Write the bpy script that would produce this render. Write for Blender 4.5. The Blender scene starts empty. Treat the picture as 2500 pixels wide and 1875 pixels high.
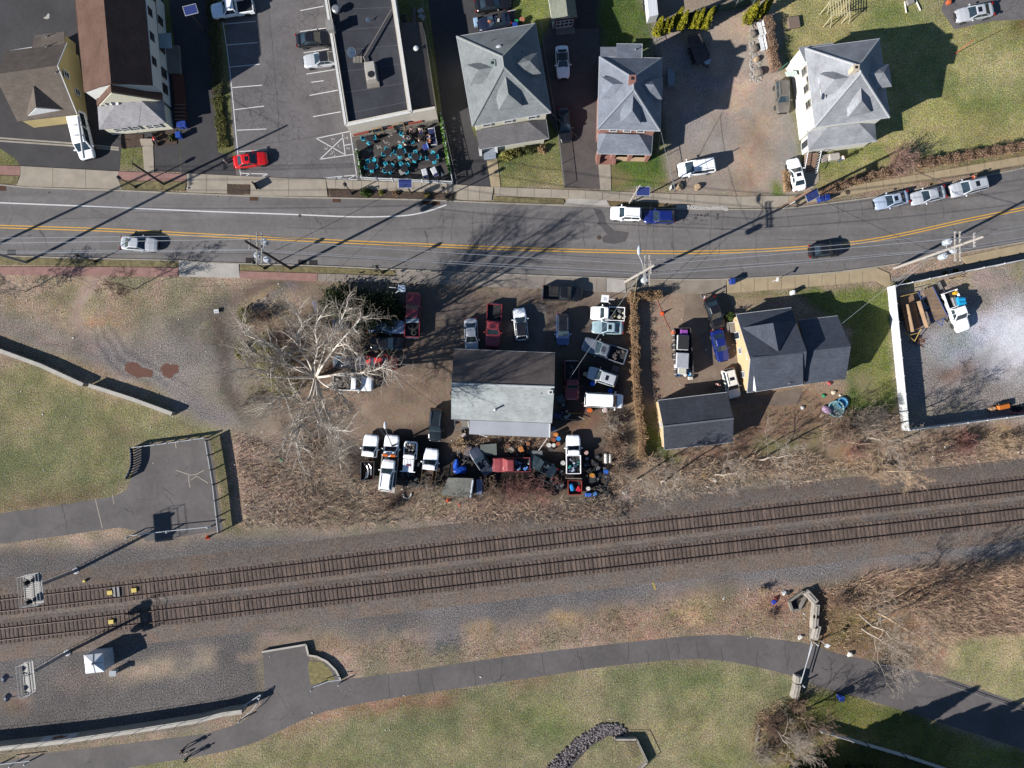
import bpy,bmesh,math,random
import numpy as np
from mathutils import Vector,Matrix
from math import sin,cos,pi,radians,atan2,hypot
SC=bpy.context.scene
COL=SC.collection
H,TILT,FPX=93.7,radians(1.1),2500*24/34.6
cam_d=bpy.data.cameras.new("camera")
cam_d.lens,cam_d.sensor_width,cam_d.sensor_fit=24,34.6,'HORIZONTAL'
cam_d.clip_end=1000
cam=bpy.data.objects.new("camera",cam_d)
COL.objects.link(cam)
cam.location=(0,0,H)
cam.rotation_euler=(TILT,0,0)
SC.camera=cam
SUN_EL,SUN_AZ=radians(27),radians(207)          # direction towards the sun, counted from +x
world=bpy.data.worlds.new("World")
SC.world=world
world.use_nodes=True
wn=world.node_tree
bg=wn.nodes["Background"]
sky=wn.nodes.new("ShaderNodeTexSky")
sky.sky_type='NISHITA'
sky.sun_disc=False
sky.sun_elevation=SUN_EL
sky.dust_density=0.
sky.ozone_density=4.
sky.sun_rotation=radians(90)-SUN_AZ
wn.links.new(sky.outputs[0],bg.inputs[0])
bg.inputs[1].default_value=0.05
sun_d=bpy.data.lights.new("sun",'SUN')
sun_d.energy=4.6
sun_d.angle=radians(0.5)
sun_d.color=(1.0,0.96,0.90)
sun=bpy.data.objects.new("sun",sun_d)
COL.objects.link(sun)
sv=Vector((cos(SUN_EL)*cos(SUN_AZ),cos(SUN_EL)*sin(SUN_AZ),sin(SUN_EL)))
sun.rotation_euler=sv.to_track_quat('Z','Y').to_euler()
SC.view_settings.view_transform='Standard'
SC.view_settings.look='None'
SC.view_settings.exposure=1.3
SC.view_settings.gamma=1
RNG=random.Random(7)
NPR=np.random.default_rng(11)
def P(u,v,z=0.0):
    """source-photo pixel + height -> point in the world"""
    dx,dy=(u-1250)/FPX,-(v-937.5)/FPX
    y,zc=dy*cos(TILT)+sin(TILT),dy*sin(TILT)-cos(TILT)
    k=(z-H)/zc
    return Vector((dx*k,y*k,z))
def P2(u,v): p=P(u,v);return (p.x,p.y)
def lin(c):
    c=c/255
    return c/12.92 if c <= .04045 else ((c+.055)/1.055) ** 2.4
KA=0.55
def A(r,g,b,k=KA): return (min(.85,lin(r)*k),min(.85,lin(g)*k),min(.85,lin(b)*k))
def cr(pts,n=6,closed=False):
    """Catmull-Rom through 2-D or 3-D points"""
    pts=[Vector(p) for p in pts];out=[];m=len(pts)
    rng=range(m if closed else m-1)
    for i in rng:
        g=(lambda j: pts[j % m]) if closed else (lambda j: pts[max(0,min(m-1,j))])
        p0,p1,p2,p3=g(i-1),g(i),g(i+1),g(i+2)
        for k in range(n):
            t=k/n
            out.append(0.5*((2*p1)+(p2-p0)*t+(2*p0-5*p1+4*p2-p3)*t*t+(3*p1-p0-3*p2+p3)*t ** 3))
    if not closed: out.append(pts[-1])
    return out
MATS={}
def nd(nt,t,**kw):
    n=nt.nodes.new("ShaderNode"+t)
    for k,v in kw.items():
        if k.startswith("i_"): n.inputs[k[2:].replace("_"," ")].default_value=v
        else: setattr(n,k,v)
    return n
def c4(c): return (c[0],c[1],c[2],1)
def mat(name,col,rough=.8,var=.18,scale=1.5,fine=.15,fscale=14,bump=0.,bscale=20,metal=0.,spec=.3,coat=0.,col2=None,uv=None,stains=0.,emit=0):
    """Principled with layered noise; uv = ('brick', w, h, mortar colour factor) or ('plank', w)"""
    if name in MATS: return MATS[name]
    m=bpy.data.materials.new(name);m.use_nodes=True
    nt=m.node_tree;b=nt.nodes["Principled BSDF"];L=nt.links.new
    b.inputs["Roughness"].default_value=rough
    b.inputs["Metallic"].default_value=metal
    b.inputs["Specular IOR Level"].default_value=spec
    if coat: b.inputs["Coat Weight"].default_value=coat;b.inputs["Coat Roughness"].default_value=.05
    geo=nd(nt,"NewGeometry")
    n1=nd(nt,"TexNoise",i_Scale=scale,i_Detail=5.0,i_Roughness=.6)
    L(geo.outputs["Position"],n1.inputs["Vector"])
    ca=tuple(max(0,x*(1-var)) for x in col)
    cb=col2 if col2 else tuple(min(.9,x*(1+var)) for x in col)
    rp=nd(nt,"ValToRGB");rp.color_ramp.elements[0].position=.32;rp.color_ramp.elements[1].position=.68
    rp.color_ramp.elements[0].color=c4(ca);rp.color_ramp.elements[1].color=c4(cb)
    L(n1.outputs["Fac"],rp.inputs[0]);cur=rp.outputs[0]
    def mul(cur,fac_out,lo,hi,p0=.3,p1=.7):
        r2=nd(nt,"MapRange");r2.inputs[1].default_value=p0;r2.inputs[2].default_value=p1;r2.inputs[3].default_value=lo;r2.inputs[4].default_value=hi
        L(fac_out,r2.inputs[0])
        vm=nd(nt,"VectorMath",operation='SCALE');L(cur,vm.inputs[0]);L(r2.outputs[0],vm.inputs["Scale"])
        return vm.outputs[0]
    if fine:
        n2=nd(nt,"TexNoise",i_Scale=fscale,i_Detail=3.0,i_Roughness=.7)
        L(geo.outputs["Position"],n2.inputs["Vector"])
        cur=mul(cur,n2.outputs["Fac"],1-fine,1+fine)
    if stains:
        n3=nd(nt,"TexNoise",i_Scale=.35,i_Detail=6.0,i_Roughness=.65,i_Distortion=.6)
        L(geo.outputs["Position"],n3.inputs["Vector"])
        cur=mul(cur,n3.outputs["Fac"],1-stains,1+stains*.6)
    if uv:
        um=nd(nt,"UVMap");br=nd(nt,"TexBrick")
        br.inputs["Scale"].default_value=1
        br.inputs["Brick Width"].default_value=uv[1];br.inputs["Row Height"].default_value=uv[2]
        br.inputs["Mortar Size"].default_value=uv[3];br.inputs["Mortar Smooth"].default_value=.3
        br.inputs["Color1"].default_value=(1+uv[5],)*3+(1,);br.inputs["Color2"].default_value=(1-uv[5],)*3+(1,)
        br.inputs["Mortar"].default_value=(uv[4],)*3+(1,)
        L(um.outputs[0],br.inputs["Vector"])
        mx=nd(nt,"VectorMath",operation='MULTIPLY');L(cur,mx.inputs[0]);L(br.outputs["Color"],mx.inputs[1]);cur=mx.outputs[0]
    L(cur,b.inputs["Base Color"])
    if bump:
        n4=nd(nt,"TexNoise",i_Scale=bscale,i_Detail=3.0,i_Roughness=.7)
        L(geo.outputs["Position"],n4.inputs["Vector"])
        bp=nd(nt,"Bump",i_Strength=bump,i_Distance=.08);L(n4.outputs["Fac"],bp.inputs["Height"]);L(bp.outputs[0],b.inputs["Normal"])
    MATS[name]=m
    return m
def paint(name,col,rough=.35,metal=.0,coat=.6,spec=.5):
    return mat(name,col,rough,.06,3,.05,9,metal=metal,coat=coat,spec=spec)
def flat(name,col,rough=.7,metal=0.,spec=.3): return mat(name,col,rough,.12,4,.08,12,metal=metal,spec=spec)
def glass(name="car glass",col=(.016,.026,.034)):
    return mat(name,col,.08,.3,1.2,0,spec=.8)
class MB:
    """collects shapes, builds ONE mesh object"""
    def __init__(s): s.v=[];s.f=[];s.mi=[]
    def add(s,vs,fs,mi=0):
        o=len(s.v);s.v += [tuple(v) for v in vs]
        s.f += [tuple(i+o for i in f) for f in fs];s.mi += [mi]*len(fs);return s
    def prism(s,poly,z0,z1,mi=0,top=True,bottom=False):
        n=len(poly);a=sum(poly[i][0]*poly[(i+1) % n][1]-poly[(i+1) % n][0]*poly[i][1] for i in range(n))
        if a < 0: poly=poly[::-1]
        vs=[(p[0],p[1],z0) for p in poly]+[(p[0],p[1],z1) for p in poly]
        fs=[(i,(i+1) % n,n+(i+1) % n,n+i) for i in range(n)]
        if top: fs.append(tuple(range(n,2*n)))
        if bottom: fs.append(tuple(range(n-1,-1,-1)))
        return s.add(vs,fs,mi)
    def box(s,c,d,rz=0,mi=0,M=None):
        x,y,z=d[0]/2,d[1]/2,d[2]/2
        vs=[Vector((sx*x,sy*y,sz*z)) for sz in (-1,1) for sx,sy in ((-1,-1),(1,-1),(1,1),(-1,1))]
        R=M if M is not None else Matrix.Rotation(rz,3,'Z')
        vs=[R @ v+Vector(c) for v in vs]
        return s.add(vs,[(3,2,1,0),(4,5,6,7),(0,1,5,4),(1,2,6,5),(2,3,7,6),(3,0,4,7)],mi)
    def bbox(s,c,d,b=.05,rz=0,mi=0):
        """box with chamfered top and vertical edges"""
        x,y,z=d[0]/2,d[1]/2,d[2]
        def ring(ix,iy,k): return [(-ix+k,-iy),(ix-k,-iy),(ix,-iy+k),(ix,iy-k),(ix-k,iy),(-ix+k,iy),(-ix,iy-k),(-ix,-iy+k)]
        vs=[];R=Matrix.Rotation(rz,3,'Z')
        for (ix,iy,k,zz) in ((x,y,b,0),(x,y,b,z-b),(x-b,y-b,b*.6,z)):
            vs += [R @ Vector((px,py,zz))+Vector(c) for px,py in ring(ix,iy,k)]
        fs=[(j*8+i,j*8+(i+1) % 8,(j+1)*8+(i+1) % 8,(j+1)*8+i) for j in range(2) for i in range(8)]
        fs += [tuple(range(16,24)),tuple(range(7,-1,-1))]
        return s.add(vs,fs,mi)
    def tube(s,p0,p1,r0,r1=None,n=6,mi=0,cap=True):
        p0,p1=Vector(p0),Vector(p1);r1=r0 if r1 is None else r1
        d=(p1-p0).normalized();a=d.orthogonal().normalized();b=d.cross(a)
        vs=[p+(a*cos(2*pi*i/n)+b*sin(2*pi*i/n))*r for p,r in ((p0,r0),(p1,r1)) for i in range(n)]
        fs=[(i,(i+1) % n,n+(i+1) % n,n+i) for i in range(n)]
        if cap: fs += [tuple(range(n,2*n)),tuple(range(n-1,-1,-1))]
        return s.add(vs,fs,mi)
    def path(s,pts,r,n=6,mi=0):
        for a,b in zip(pts[:-1],pts[1:]): s.tube(a,b,r,r,n,mi)
        return s
    def lathe(s,c,prof,n=14,mi=0,axis='Z',cap=True):
        vs=[];c=Vector(c)
        for r,z in prof:
            for i in range(n):
                a=2*pi*i/n;q=(r*cos(a),r*sin(a),z)
                if axis == 'Y': q=(q[0],q[2],q[1])
                if axis == 'X': q=(q[2],q[0],q[1])
                vs.append(Vector(q)+c)
        m=len(prof)
        fs=[(j*n+i,j*n+(i+1) % n,(j+1)*n+(i+1) % n,(j+1)*n+i) for j in range(m-1) for i in range(n)]
        if cap: fs += [tuple(range((m-1)*n,m*n)),tuple(range(n-1,-1,-1))]
        return s.add(vs,fs,mi)
    def face(s,pts,t=0.,mi=0):
        """polygon, given thickness downwards along its normal"""
        pts=[Vector(p) for p in pts];n=len(pts)
        nor=Vector((0,0,0))
        for i in range(n):
            a,b=pts[i],pts[(i+1) % n];nor += a.cross(b)
        nor.normalize()
        if nor.z <-1e-4: pts.reverse();nor=-nor
        if not t: return s.add(pts,[tuple(range(n))],mi)
        vs=pts+[p-Vector((0,0,t)) for p in pts]
        return s.add(vs,[tuple(range(n)),tuple(range(2*n-1,n-1,-1))]+[(i,n+i,n+(i+1) % n,(i+1) % n) for i in range(n)],mi)
    def quadwall(s,a,b,z0,z1,t=.12,mi=0):
        a,b=Vector((a[0],a[1])),Vector((b[0],b[1]));d=(b-a).normalized();nn=Vector((-d.y,d.x))*t/2
        return s.prism([a+nn,a-nn,b-nn,b+nn],z0,z1,mi,True,True)
    def blob(s,c,r,sq=1.,mi=0,seed=0,rough=.18,sub=2):
        bm=bmesh.new();bmesh.ops.create_icosphere(bm,subdivisions=sub,radius=1);rr=random.Random(seed)
        vs=[]
        ph=[rr.uniform(0,6) for _ in range(6)]
        for v in bm.verts:
            p=v.co;k=1+rough*(sin(3*p.x+ph[0])*sin(2.7*p.y+ph[1])+.6*sin(4.3*p.z+ph[2]+2*p.x))
            vs.append((c[0]+p.x*r[0]*k,c[1]+p.y*r[1]*k,c[2]+p.z*r[2]*k))
        fs=[tuple(v.index for v in f.verts) for f in bm.faces];bm.free()
        return s.add(vs,fs,mi)
    def mesh(s,name,mats,smooth=False,off=None):
        me=bpy.data.meshes.new(name)
        vs=s.v if off is None else [(v[0]-off[0],v[1]-off[1],v[2]-off[2]) for v in s.v]
        me.from_pydata(vs,[],s.f)
        for m in (mats if isinstance(mats,(list,tuple)) else [mats]): me.materials.append(m)
        me.polygons.foreach_set("material_index",s.mi)
        if smooth: me.polygons.foreach_set("use_smooth",[True]*len(s.f))
        auto_uv(me)
        me.update()
        return me
    def build(s,name,mats,parent=None,smooth=False,label=None,local=False):
        """vertices are in world space unless local (then in the parent's space)"""
        off=None if (parent is None or local) else parent.get("_o",None) or tuple(parent.location)
        o=bpy.data.objects.new(name,s.mesh(name,mats,smooth,off));COL.objects.link(o)
        if parent is not None:
            o.parent=parent
            if not local: o["_o"]=off
        if label: o["label"]=label
        return o
def auto_uv(me):
    uvl=me.uv_layers.new(name="UVMap");n=len(me.loops)
    if n == 0: return
    co=np.empty(len(me.vertices)*3);me.vertices.foreach_get("co",co);co=co.reshape(-1,3)
    nor=np.empty(len(me.polygons)*3);me.polygons.foreach_get("normal",nor);nor=nor.reshape(-1,3)
    vi=np.empty(n,int);me.loops.foreach_get("vertex_index",vi)
    tot=np.empty(len(me.polygons),int);me.polygons.foreach_get("loop_total",tot)
    nl=np.repeat(nor,tot,axis=0);p=co[vi]
    h=np.hypot(nl[:,0],nl[:,1]);ok=h > .02
    tx=np.where(ok,-nl[:,1]/np.maximum(h,1e-6),1.);ty=np.where(ok,nl[:,0]/np.maximum(h,1e-6),0.)
    t=np.stack([tx,ty,0*tx],1);b=np.cross(nl,t)
    uv=np.stack([(p*t).sum(1),(p*b).sum(1)],1)
    uvl.data.foreach_set("uv",uv.ravel())
def tag(o,label=None,cat=None,group=None,kind=None):
    if label: o["label"]=label
    if cat: o["category"]=cat
    if group: o["group"]=group
    if kind: o["kind"]=kind
    return o
def thing(name,label,cat,loc=(0,0,0),rz=0,group=None):
    o=bpy.data.objects.new(name,None);COL.objects.link(o)
    o.location=loc;o.rotation_euler=(0,0,rz);o.empty_display_size=.3
    return tag(o,label,cat,group)
def struct(name,mb,m,smooth=False):
    return tag(mb.build(name,m,smooth=smooth),kind="structure")
def sheet(name,px,z,m,th=0.):
    mb=MB();pts=[P2(*p) for p in px]
    if th: mb.prism(pts,z-th,z)
    else: mb.face([(p[0],p[1],z) for p in pts])
    return struct(name,mb,m)
def dup(root,loc,rz=0,label=None,group=None,sc=None):
    r=root.copy();COL.objects.link(r);r.location=loc;r.rotation_euler=(0,0,rz)
    if sc is not None: r.scale=sc if hasattr(sc,'__len__') else (sc,)*3
    if label: r["label"]=label
    if group: r["group"]=group
    for ch in root.children:
        c=ch.copy();COL.objects.link(c);c.parent=r
        for g in ch.children:
            d=g.copy();COL.objects.link(d);d.parent=c
    return r
def remat(o,m,i=0):
    o.material_slots[i].link='OBJECT';o.material_slots[i].material=m
def px_ang(a,b): return atan2(-(b[1]-a[1]),b[0]-a[0])
def vnoise(x,y,s,seed):
    r=np.random.default_rng(seed).random((256,256))
    x=x/s;y=y/s
    i=np.floor(x).astype(int);j=np.floor(y).astype(int);fx=x-i;fy=y-j
    fx=fx*fx*(3-2*fx);fy=fy*fy*(3-2*fy);i &= 255;j &= 255;i1=(i+1) & 255;j1=(j+1) & 255
    return (r[i,j]*(1-fx)+r[i1,j]*fx)*(1-fy)+(r[i,j1]*(1-fx)+r[i1,j1]*fx)*fy-.5
def fbm(x,y,s,seed): return sum(vnoise(x,y,s/2 ** k,seed+k)/1.7 ** k for k in range(4))
X0,X1,Y0,Y1,ST=-80.,80.,-58.,66.,.3
gx=np.arange(X0,X1+ST/2,ST);gy=np.arange(Y0,Y1+ST/2,ST)
GX,GY=np.meshgrid(gx,gy);NX,NY=len(gx),len(gy)
WX=GX+1.2*fbm(GX,GY,4,1);WY=GY+1.2*fbm(GX,GY,4,9)
RGB=np.zeros((NY,NX,3));TYP=np.zeros((NY,NX))
def sdf(poly,X,Y):
    """distance inside (+) / outside (-) a polygon"""
    d=np.full(X.shape,1e9);ins=np.zeros(X.shape,bool);n=len(poly)
    for i in range(n):
        (ax,ay),(bx,by)=poly[i],poly[(i+1) % n]
        ex,ey=bx-ax,by-ay;t=np.clip(((X-ax)*ex+(Y-ay)*ey)/(ex*ex+ey*ey+1e-9),0,1)
        d=np.minimum(d,(X-ax-ex*t) ** 2+(Y-ay-ey*t) ** 2)
        c=((ay > Y) != (by > Y));ins ^= c & (X < (bx-ax)*(Y-ay)/(by-ay+1e-12)+ax)
    d=np.sqrt(d);return np.where(ins,d,-d)
def lay(px,col,soft=1.,op=1.,typ=None,warp=True,patch=0.):
    poly=[P2(*p) for p in px]
    xs=[p[0] for p in poly];ys=[p[1] for p in poly];m=soft+2
    i0,i1=np.searchsorted(gx,[min(xs)-m,max(xs)+m]);j0,j1=np.searchsorted(gy,[min(ys)-m,max(ys)+m])
    if i1 <= i0 or j1 <= j0: return
    sl=(slice(j0,j1),slice(i0,i1));X,Y=(WX[sl],WY[sl]) if warp else (GX[sl],GY[sl])
    w=np.clip(sdf(poly,X,Y)/soft*.5+.5,0,1);w=w*w*(3-2*w)*op
    if patch: w=w*np.clip(.75+patch*fbm(X,Y,3.,len(px)*7+int(px[0][0])),0,1)
    c=np.array([lin(k)*KA for k in col])
    RGB[sl]=RGB[sl]*(1-w[...,None])+c*w[...,None]
    if typ is not None: TYP[sl]=TYP[sl]*(1-w)+typ*w
def ell(cx,cy,rx,ry,a=0):
    a=radians(a);return [(cx+rx*cos(t)*cos(a)-ry*sin(t)*sin(a),cy+rx*cos(t)*sin(a)+ry*sin(t)*cos(a)) for t in [2*pi*k/14 for k in range(14)]]
def strip(pts,w): 
    q=[Vector(p) for p in cr(pts,4)];L,R=[],[]
    for i,p in enumerate(q):
        d=(q[min(i+1,len(q)-1)]-q[max(i-1,0)]).normalized();n=Vector((-d.y,d.x))*w/2;L.append(tuple(p+n));R.append(tuple(p-n))
    return L+R[::-1]
RGB[:]=[lin(k)*KA for k in (140,124,106)];TYP[:]=1
G,S,V=1,0,2       # grass, soil, gravel
lay([(-120,-200),(2700,-200),(2700,400),(-120,420)],(104,106,66),1,1,G)
lay([(1870,-60),(2600,-60),(2600,350),(2380,388),(2130,430),(1985,470),(1955,400),(1925,120),(1880,60)],(144,138,90),2,1,G)
for e,c,o in ((ell(2330,270,90,60),(112,118,62),.6),(ell(2090,385,90,22,-14),(98,112,55),.8),(ell(2440,190,70,50),(160,150,108),.6),
                (ell(2250,330,80,25,-10),(150,142,96),.6),(ell(2190,40,50,22),(96,112,54),.8),(ell(2280,20,20,22),(160,140,112),.9),
                (ell(1945,60,50,40),(152,142,98),.6),(ell(2490,70,16,60),(86,104,50),.7),(ell(2420,255,60,20),(120,124,68),.6),(ell(2495,60,10,10),(130,92,66),.9)):
    lay(e,c,2.5,o,G)
lay([(2380,395),(2560,355),(2560,385),(2260,450),(2060,478),(2000,480),(1985,465),(2130,432)],(128,108,84),.8,.9,G,patch=1.5)
lay([(1450,-40),(1574,-40),(1592,110),(1570,160),(1455,150)],(84,98,48),.6,1,G,False)
lay([(1255,-40),(1350,-40),(1355,76),(1280,70),(1250,35)],(118,122,66),.8,1,G)
lay([(1310,60),(1345,78),(1375,460),(1330,280)],(90,98,52),.5,1,G)
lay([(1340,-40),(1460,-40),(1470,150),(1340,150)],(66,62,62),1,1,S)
lay([(1490,380),(1625,375),(1640,465),(1480,468)],(92,108,52),.6,1,G)
for e in (ell(1510,440,22,16),ell(1620,450,14,8),ell(1495,410,12,10)): lay(e,(128,104,82),1.2,.8,S)
lay([(1216,378),(1365,340),(1380,462),(1212,460)],(112,112,70),.6,1,G)
lay(ell(1300,440,60,18),(134,122,88),2,.7,G);lay(ell(1270,385,40,14),(88,100,54),1.5,.8,G)
lay([(1600,60),(1875,-40),(1905,120),(1935,300),(1962,475),(1640,472),(1628,300),(1600,140)],(150,137,126),1.2,1,S)
lay([(1560,-40),(1860,-40),(1850,30),(1700,60),(1600,70)],(138,124,110),1,1,S)
lay([(1605,90),(1800,110),(1830,250),(1740,300),(1630,330)],(122,120,122),4,.9,V,patch=2)
lay([(1780,180),(1850,190),(1880,330),(1860,470),(1800,470),(1790,330)],(178,152,128),2.5,.9,S,patch=1.6)
for e,c,o in ((ell(1920,360,32,90),(132,130,128),.95),(ell(1720,340,70,34),(140,136,134),.8),(ell(1845,370,12,70,15),(112,84,68),.85),(ell(1800,445,30,14),(104,86,74),.7),
                (ell(1690,450,50,20),(118,112,106),.8),(ell(1800,80,40,30),(176,148,122),.8),(ell(1850,130,16,40),(140,134,118),.8),(ell(1840,340,30,12,40),(110,86,70),.6)):
    lay(e,c,2.2,o,S,patch=1)
lay([(1888,440),(1912,440),(1915,478),(1885,478)],(110,124,58),.6,.9,G)
lay([(1905,120),(1940,150),(1960,380),(1945,380),(1925,230)],(120,118,84),1,.8,G,patch=1)
lay([(528,55),(542,55),(572,370),(545,372),(532,300)],(110,104,70),.6,1,G)
lay([(-120,640),(760,680),(900,760),(640,1330),(-120,1330)],(146,129,109),1.5,1,G)
for e,c,o in ((ell(240,770,90,50),(164,146,112),.8),(ell(340,740,60,36),(106,102,72),.85),(ell(120,800,110,26,10),(158,140,106),.8),(ell(80,722,75,26),(98,92,70),.8),(ell(440,770,60,40),(156,138,118),.8),(ell(30,780,60,30),(128,112,84),.7),(ell(130,760,50,20,-20),(122,108,82),.7),
                (ell(620,790,40,20),(120,100,84),.6),(ell(190,690,40,30),(156,134,88),.5)): lay(e,c,2.5,o,G,patch=1.4)
TR=(124,119,119)
lay(strip([(230,680),(205,720),(195,780),(215,850),(270,900),(340,940)],34),(152,130,120),1.2,.95,S)
lay(strip([(-60,800),(60,815),(150,845),(300,880),(420,960),(560,1030),(640,1060)],74),TR,2.5,.95,V)
lay(strip([(-60,790),(80,812),(160,840),(240,850)],16),(134,112,94),1.2,.7,S)
lay(strip([(420,800),(540,760),(640,700),(760,684)],40),(98,82,74),1.4,.9,S)
lay(strip([(500,800),(600,752),(690,700)],5),(150,130,96),.8,.9,G);lay(strip([(610,790),(680,720),(720,690)],14),(104,100,102),.8,.7,V)
lay(ell(450,870,130,74,10),(132,126,123),4,.9,V);lay(strip([(-60,830),(120,868),(280,920),(420,985)],26),(136,120,90),1.4,.8,G);lay(ell(560,860,34,130,-8),(112,106,102),2.5,.8,V)
lay(strip([(530,780),(552,840),(545,900),(580,980),(640,1040)],26),(84,72,66),1.2,.85,S);lay(ell(545,820,22,36),(78,62,54),2,.7,S)
lay(ell(255,775,30,18),(160,116,90),1.4,.8,S,patch=1);lay(ell(470,830,30,24),(104,84,70),2,.6,S,patch=1.5)
for k in range(6): lay(strip([(222+9*k,790),(236+14*k,850),(275+20*k,895),(330+26*k,940)],3.5),(84,82,86) if k % 2 else (148,138,132),.4,.75,V)
lay([(-120,850),(60,895),(210,945),(430,1010),(560,1040),(560,1070),(330,1095),(340,1150),(280,1220),(-120,1275)],(126,120,88),1.4,1,G)
for e,c,o in ((ell(60,1130,70,50),(92,98,64),.7),(ell(140,930,90,20,15),(140,128,90),.7),(ell(300,1000,50,25),(124,118,78),.6),(ell(190,1180,60,20),(104,104,70),.7),(ell(110,1225,130,11,-8),(112,84,68),.7),
                (ell(235,1080,16,60),(134,122,84),.6),(ell(300,1065,30,18),(128,106,86),.6),(ell(60,1000,70,30),(130,122,84),.6)): lay(e,c,2.5,o,G)
lay([(510,1060),(566,1060),(596,1290),(545,1300)],(92,92,62),1,.95,G)
lay([(556,1040),(700,1000),(840,1060),(1100,1180),(1500,1200),(1500,1262),(1150,1290),(700,1300),(600,1290)],(136,120,106),2,1,S,patch=.6)
lay([(556,1040),(900,1160),(1500,1200),(1500,1262),(1150,1290),(600,1290)],(148,128,110),2,.7,G,patch=2)
lay([(760,690),(1000,690),(1540,716),(1535,1210),(1100,1200),(880,1160),(700,1050),(640,960),(760,880)],(112,97,85),2,1,S)
lay([(1000,698),(1500,716),(1500,860),(1060,860),(1000,780)],(104,94,88),2.5,.9,S,patch=1.2)
lay([(720,930),(880,920),(1000,880),(1090,880),(1040,1090),(880,1090),(740,1010)],(134,114,97),2.5,.95,S,patch=1.)
lay(ell(900,950,60,26,-20),(92,78,68),2,.7,S,patch=2);lay(ell(1040,900,40,50),(92,80,72),2.5,.7,S,patch=2);lay(ell(820,1010,70,40),(146,128,112),2.5,.8,S,patch=1);lay([(850,1090),(1080,1040),(1100,1120),(1500,1080),(1520,1212),(1090,1200),(900,1180)],(46,42,40),1.6,.9,S)
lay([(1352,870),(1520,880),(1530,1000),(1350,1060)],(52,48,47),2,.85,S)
for e,c in ((ell(1430,1035,40,16,-20),(124,92,68)),(ell(1250,1080,130,14),(104,84,68)),(ell(1060,1200,60,24),(124,112,82)),(ell(960,1215,60,14),(96,72,62)),(ell(1250,1245,120,26),(134,108,92)),(ell(1060,1240,60,20),(128,122,88)),(ell(1370,1222,80,8),(120,100,80))): lay(e,c,1.6,.85,S,patch=1)
lay(strip([(1540,730),(1545,900),(1565,1050),(1560,1130)],30),(134,108,82),1,.9,S)
lay([(1555,716),(1800,716),(1800,960),(1600,1000),(1560,1100)],(136,116,100),1.4,1,S)
lay([(1670,725),(1790,725),(1800,960),(1700,960)],(124,110,98),2,.9,S,patch=1);lay(ell(1590,900,26,60),(112,88,72),2,.8,S,patch=1.4)
lay([(1775,722),(2000,704),(2150,690),(2178,706),(2190,1000),(2060,1030),(2080,800),(1940,720)],(92,102,52),.8,1,G)
lay(ell(1850,730,40,10,-4),(140,122,92),1.2,.8,S);lay(ell(2120,935,34,30),(130,112,92),1.6,.8,S);lay(ell(2150,900,40,70),(112,112,62),2,.6,G)
lay([(1560,990),(1610,980),(1625,1100),(1700,1110),(1620,1160),(1560,1140)],(84,96,48),1,.95,G,patch=1.2)
lay([(1790,965),(1960,940),(2060,960),(1990,1090),(1800,1110)],(132,108,88),1.5,1,S)
lay([(1640,1110),(1800,1080),(1860,1040),(1880,1080),(1760,1140)],(120,94,78),1.2,.9,S)
lay([(1850,1080),(1990,1060),(2010,1110),(1870,1110)],(92,100,52),1.2,.85,G,patch=1.4)
lay([(1500,1150),(1800,1120),(2100,1060),(2230,1045),(2600,1010),(2600,1120),(2000,1175),(1500,1245)],(128,108,90),2,1,S)
for e,c in ((ell(2340,1085,50,40),(112,84,78)),(ell(2440,1070,40,26),(150,126,92)),(ell(2070,1120,24,12),(160,112,78)),(ell(1620,1200,100,22,-8),(134,114,96)),(ell(2180,1090,50,26),(112,98,66)),(ell(1790,1165,60,14,-8),(144,124,100)),(ell(2050,1160,60,12,-8),(146,132,100)),(ell(2020,1090,16,20),(78,92,44))): lay(e,c,2.2,.8,G,patch=1)
lay([(2185,700),(2600,620),(2600,1030),(2215,1045)],(136,128,123),.8,1,V)
lay([(2350,800),(2600,720),(2600,980),(2420,900),(2300,880),(2260,840)],(166,165,170),3,.85,S,patch=1.4)
lay(ell(2480,830,60,80),(214,214,220),3,.85,S,patch=1.6);lay(ell(2400,800,60,40,-30),(188,190,200),2,.7,S,patch=2.4);lay(ell(2420,760,60,18,-10),(176,174,178),2.2,.6,S,patch=2);lay(ell(2380,840,60,26,-20),(150,156,172),3,.7,V,patch=2.4)
for e,c in ((ell(2340,905,60,16,-20),(132,96,84)),(ell(2402,745,5,14),(122,92,58)),(ell(2290,1000,70,10,-8),(128,122,78)),(ell(2490,655,24,26),(142,134,78)),(ell(2350,685,20,12),(150,138,84)),(ell(2300,690,28,14,-15),(140,118,100)),(ell(2240,690,30,8,-14),(134,130,72)),(ell(2420,690,50,24),(142,126,116)),(ell(2430,880,50,20),(112,110,106))): lay(e,c,1.6,.85,S,patch=.8)
lay([(-120,1350),(250,1330),(560,1305),(900,1300),(1300,1246),(1700,1195),(2000,1172),(2620,1128),(2620,1350),(2200,1400),(1900,1430),(1500,1500),(1000,1560),(640,1590),(640,1700),(480,1760),(-120,1830)],(104,99,97),1.6,1,V)
lay([(1000,1480),(1600,1400),(2100,1340),(2620,1290),(2620,1345),(2100,1400),(1700,1440),(1300,1500),(1060,1520)],(118,113,112),2.5,.9,V)
lay([(1180,1500),(1400,1450),(1500,1460),(1400,1500),(1200,1520)],(92,94,100),2.5,.8,V,patch=1.6)
lay([(640,1560),(1000,1545),(1500,1490),(1900,1430),(1960,1470),(1975,1560),(1820,1545),(1500,1565),(1000,1632),(760,1660),(750,1590)],(140,122,104),3,.9,G,patch=1.7)
lay([(1480,1495),(1760,1450),(1950,1430),(1970,1565),(1700,1545),(1500,1560)],(136,114,94),2.5,.9,G)
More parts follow.
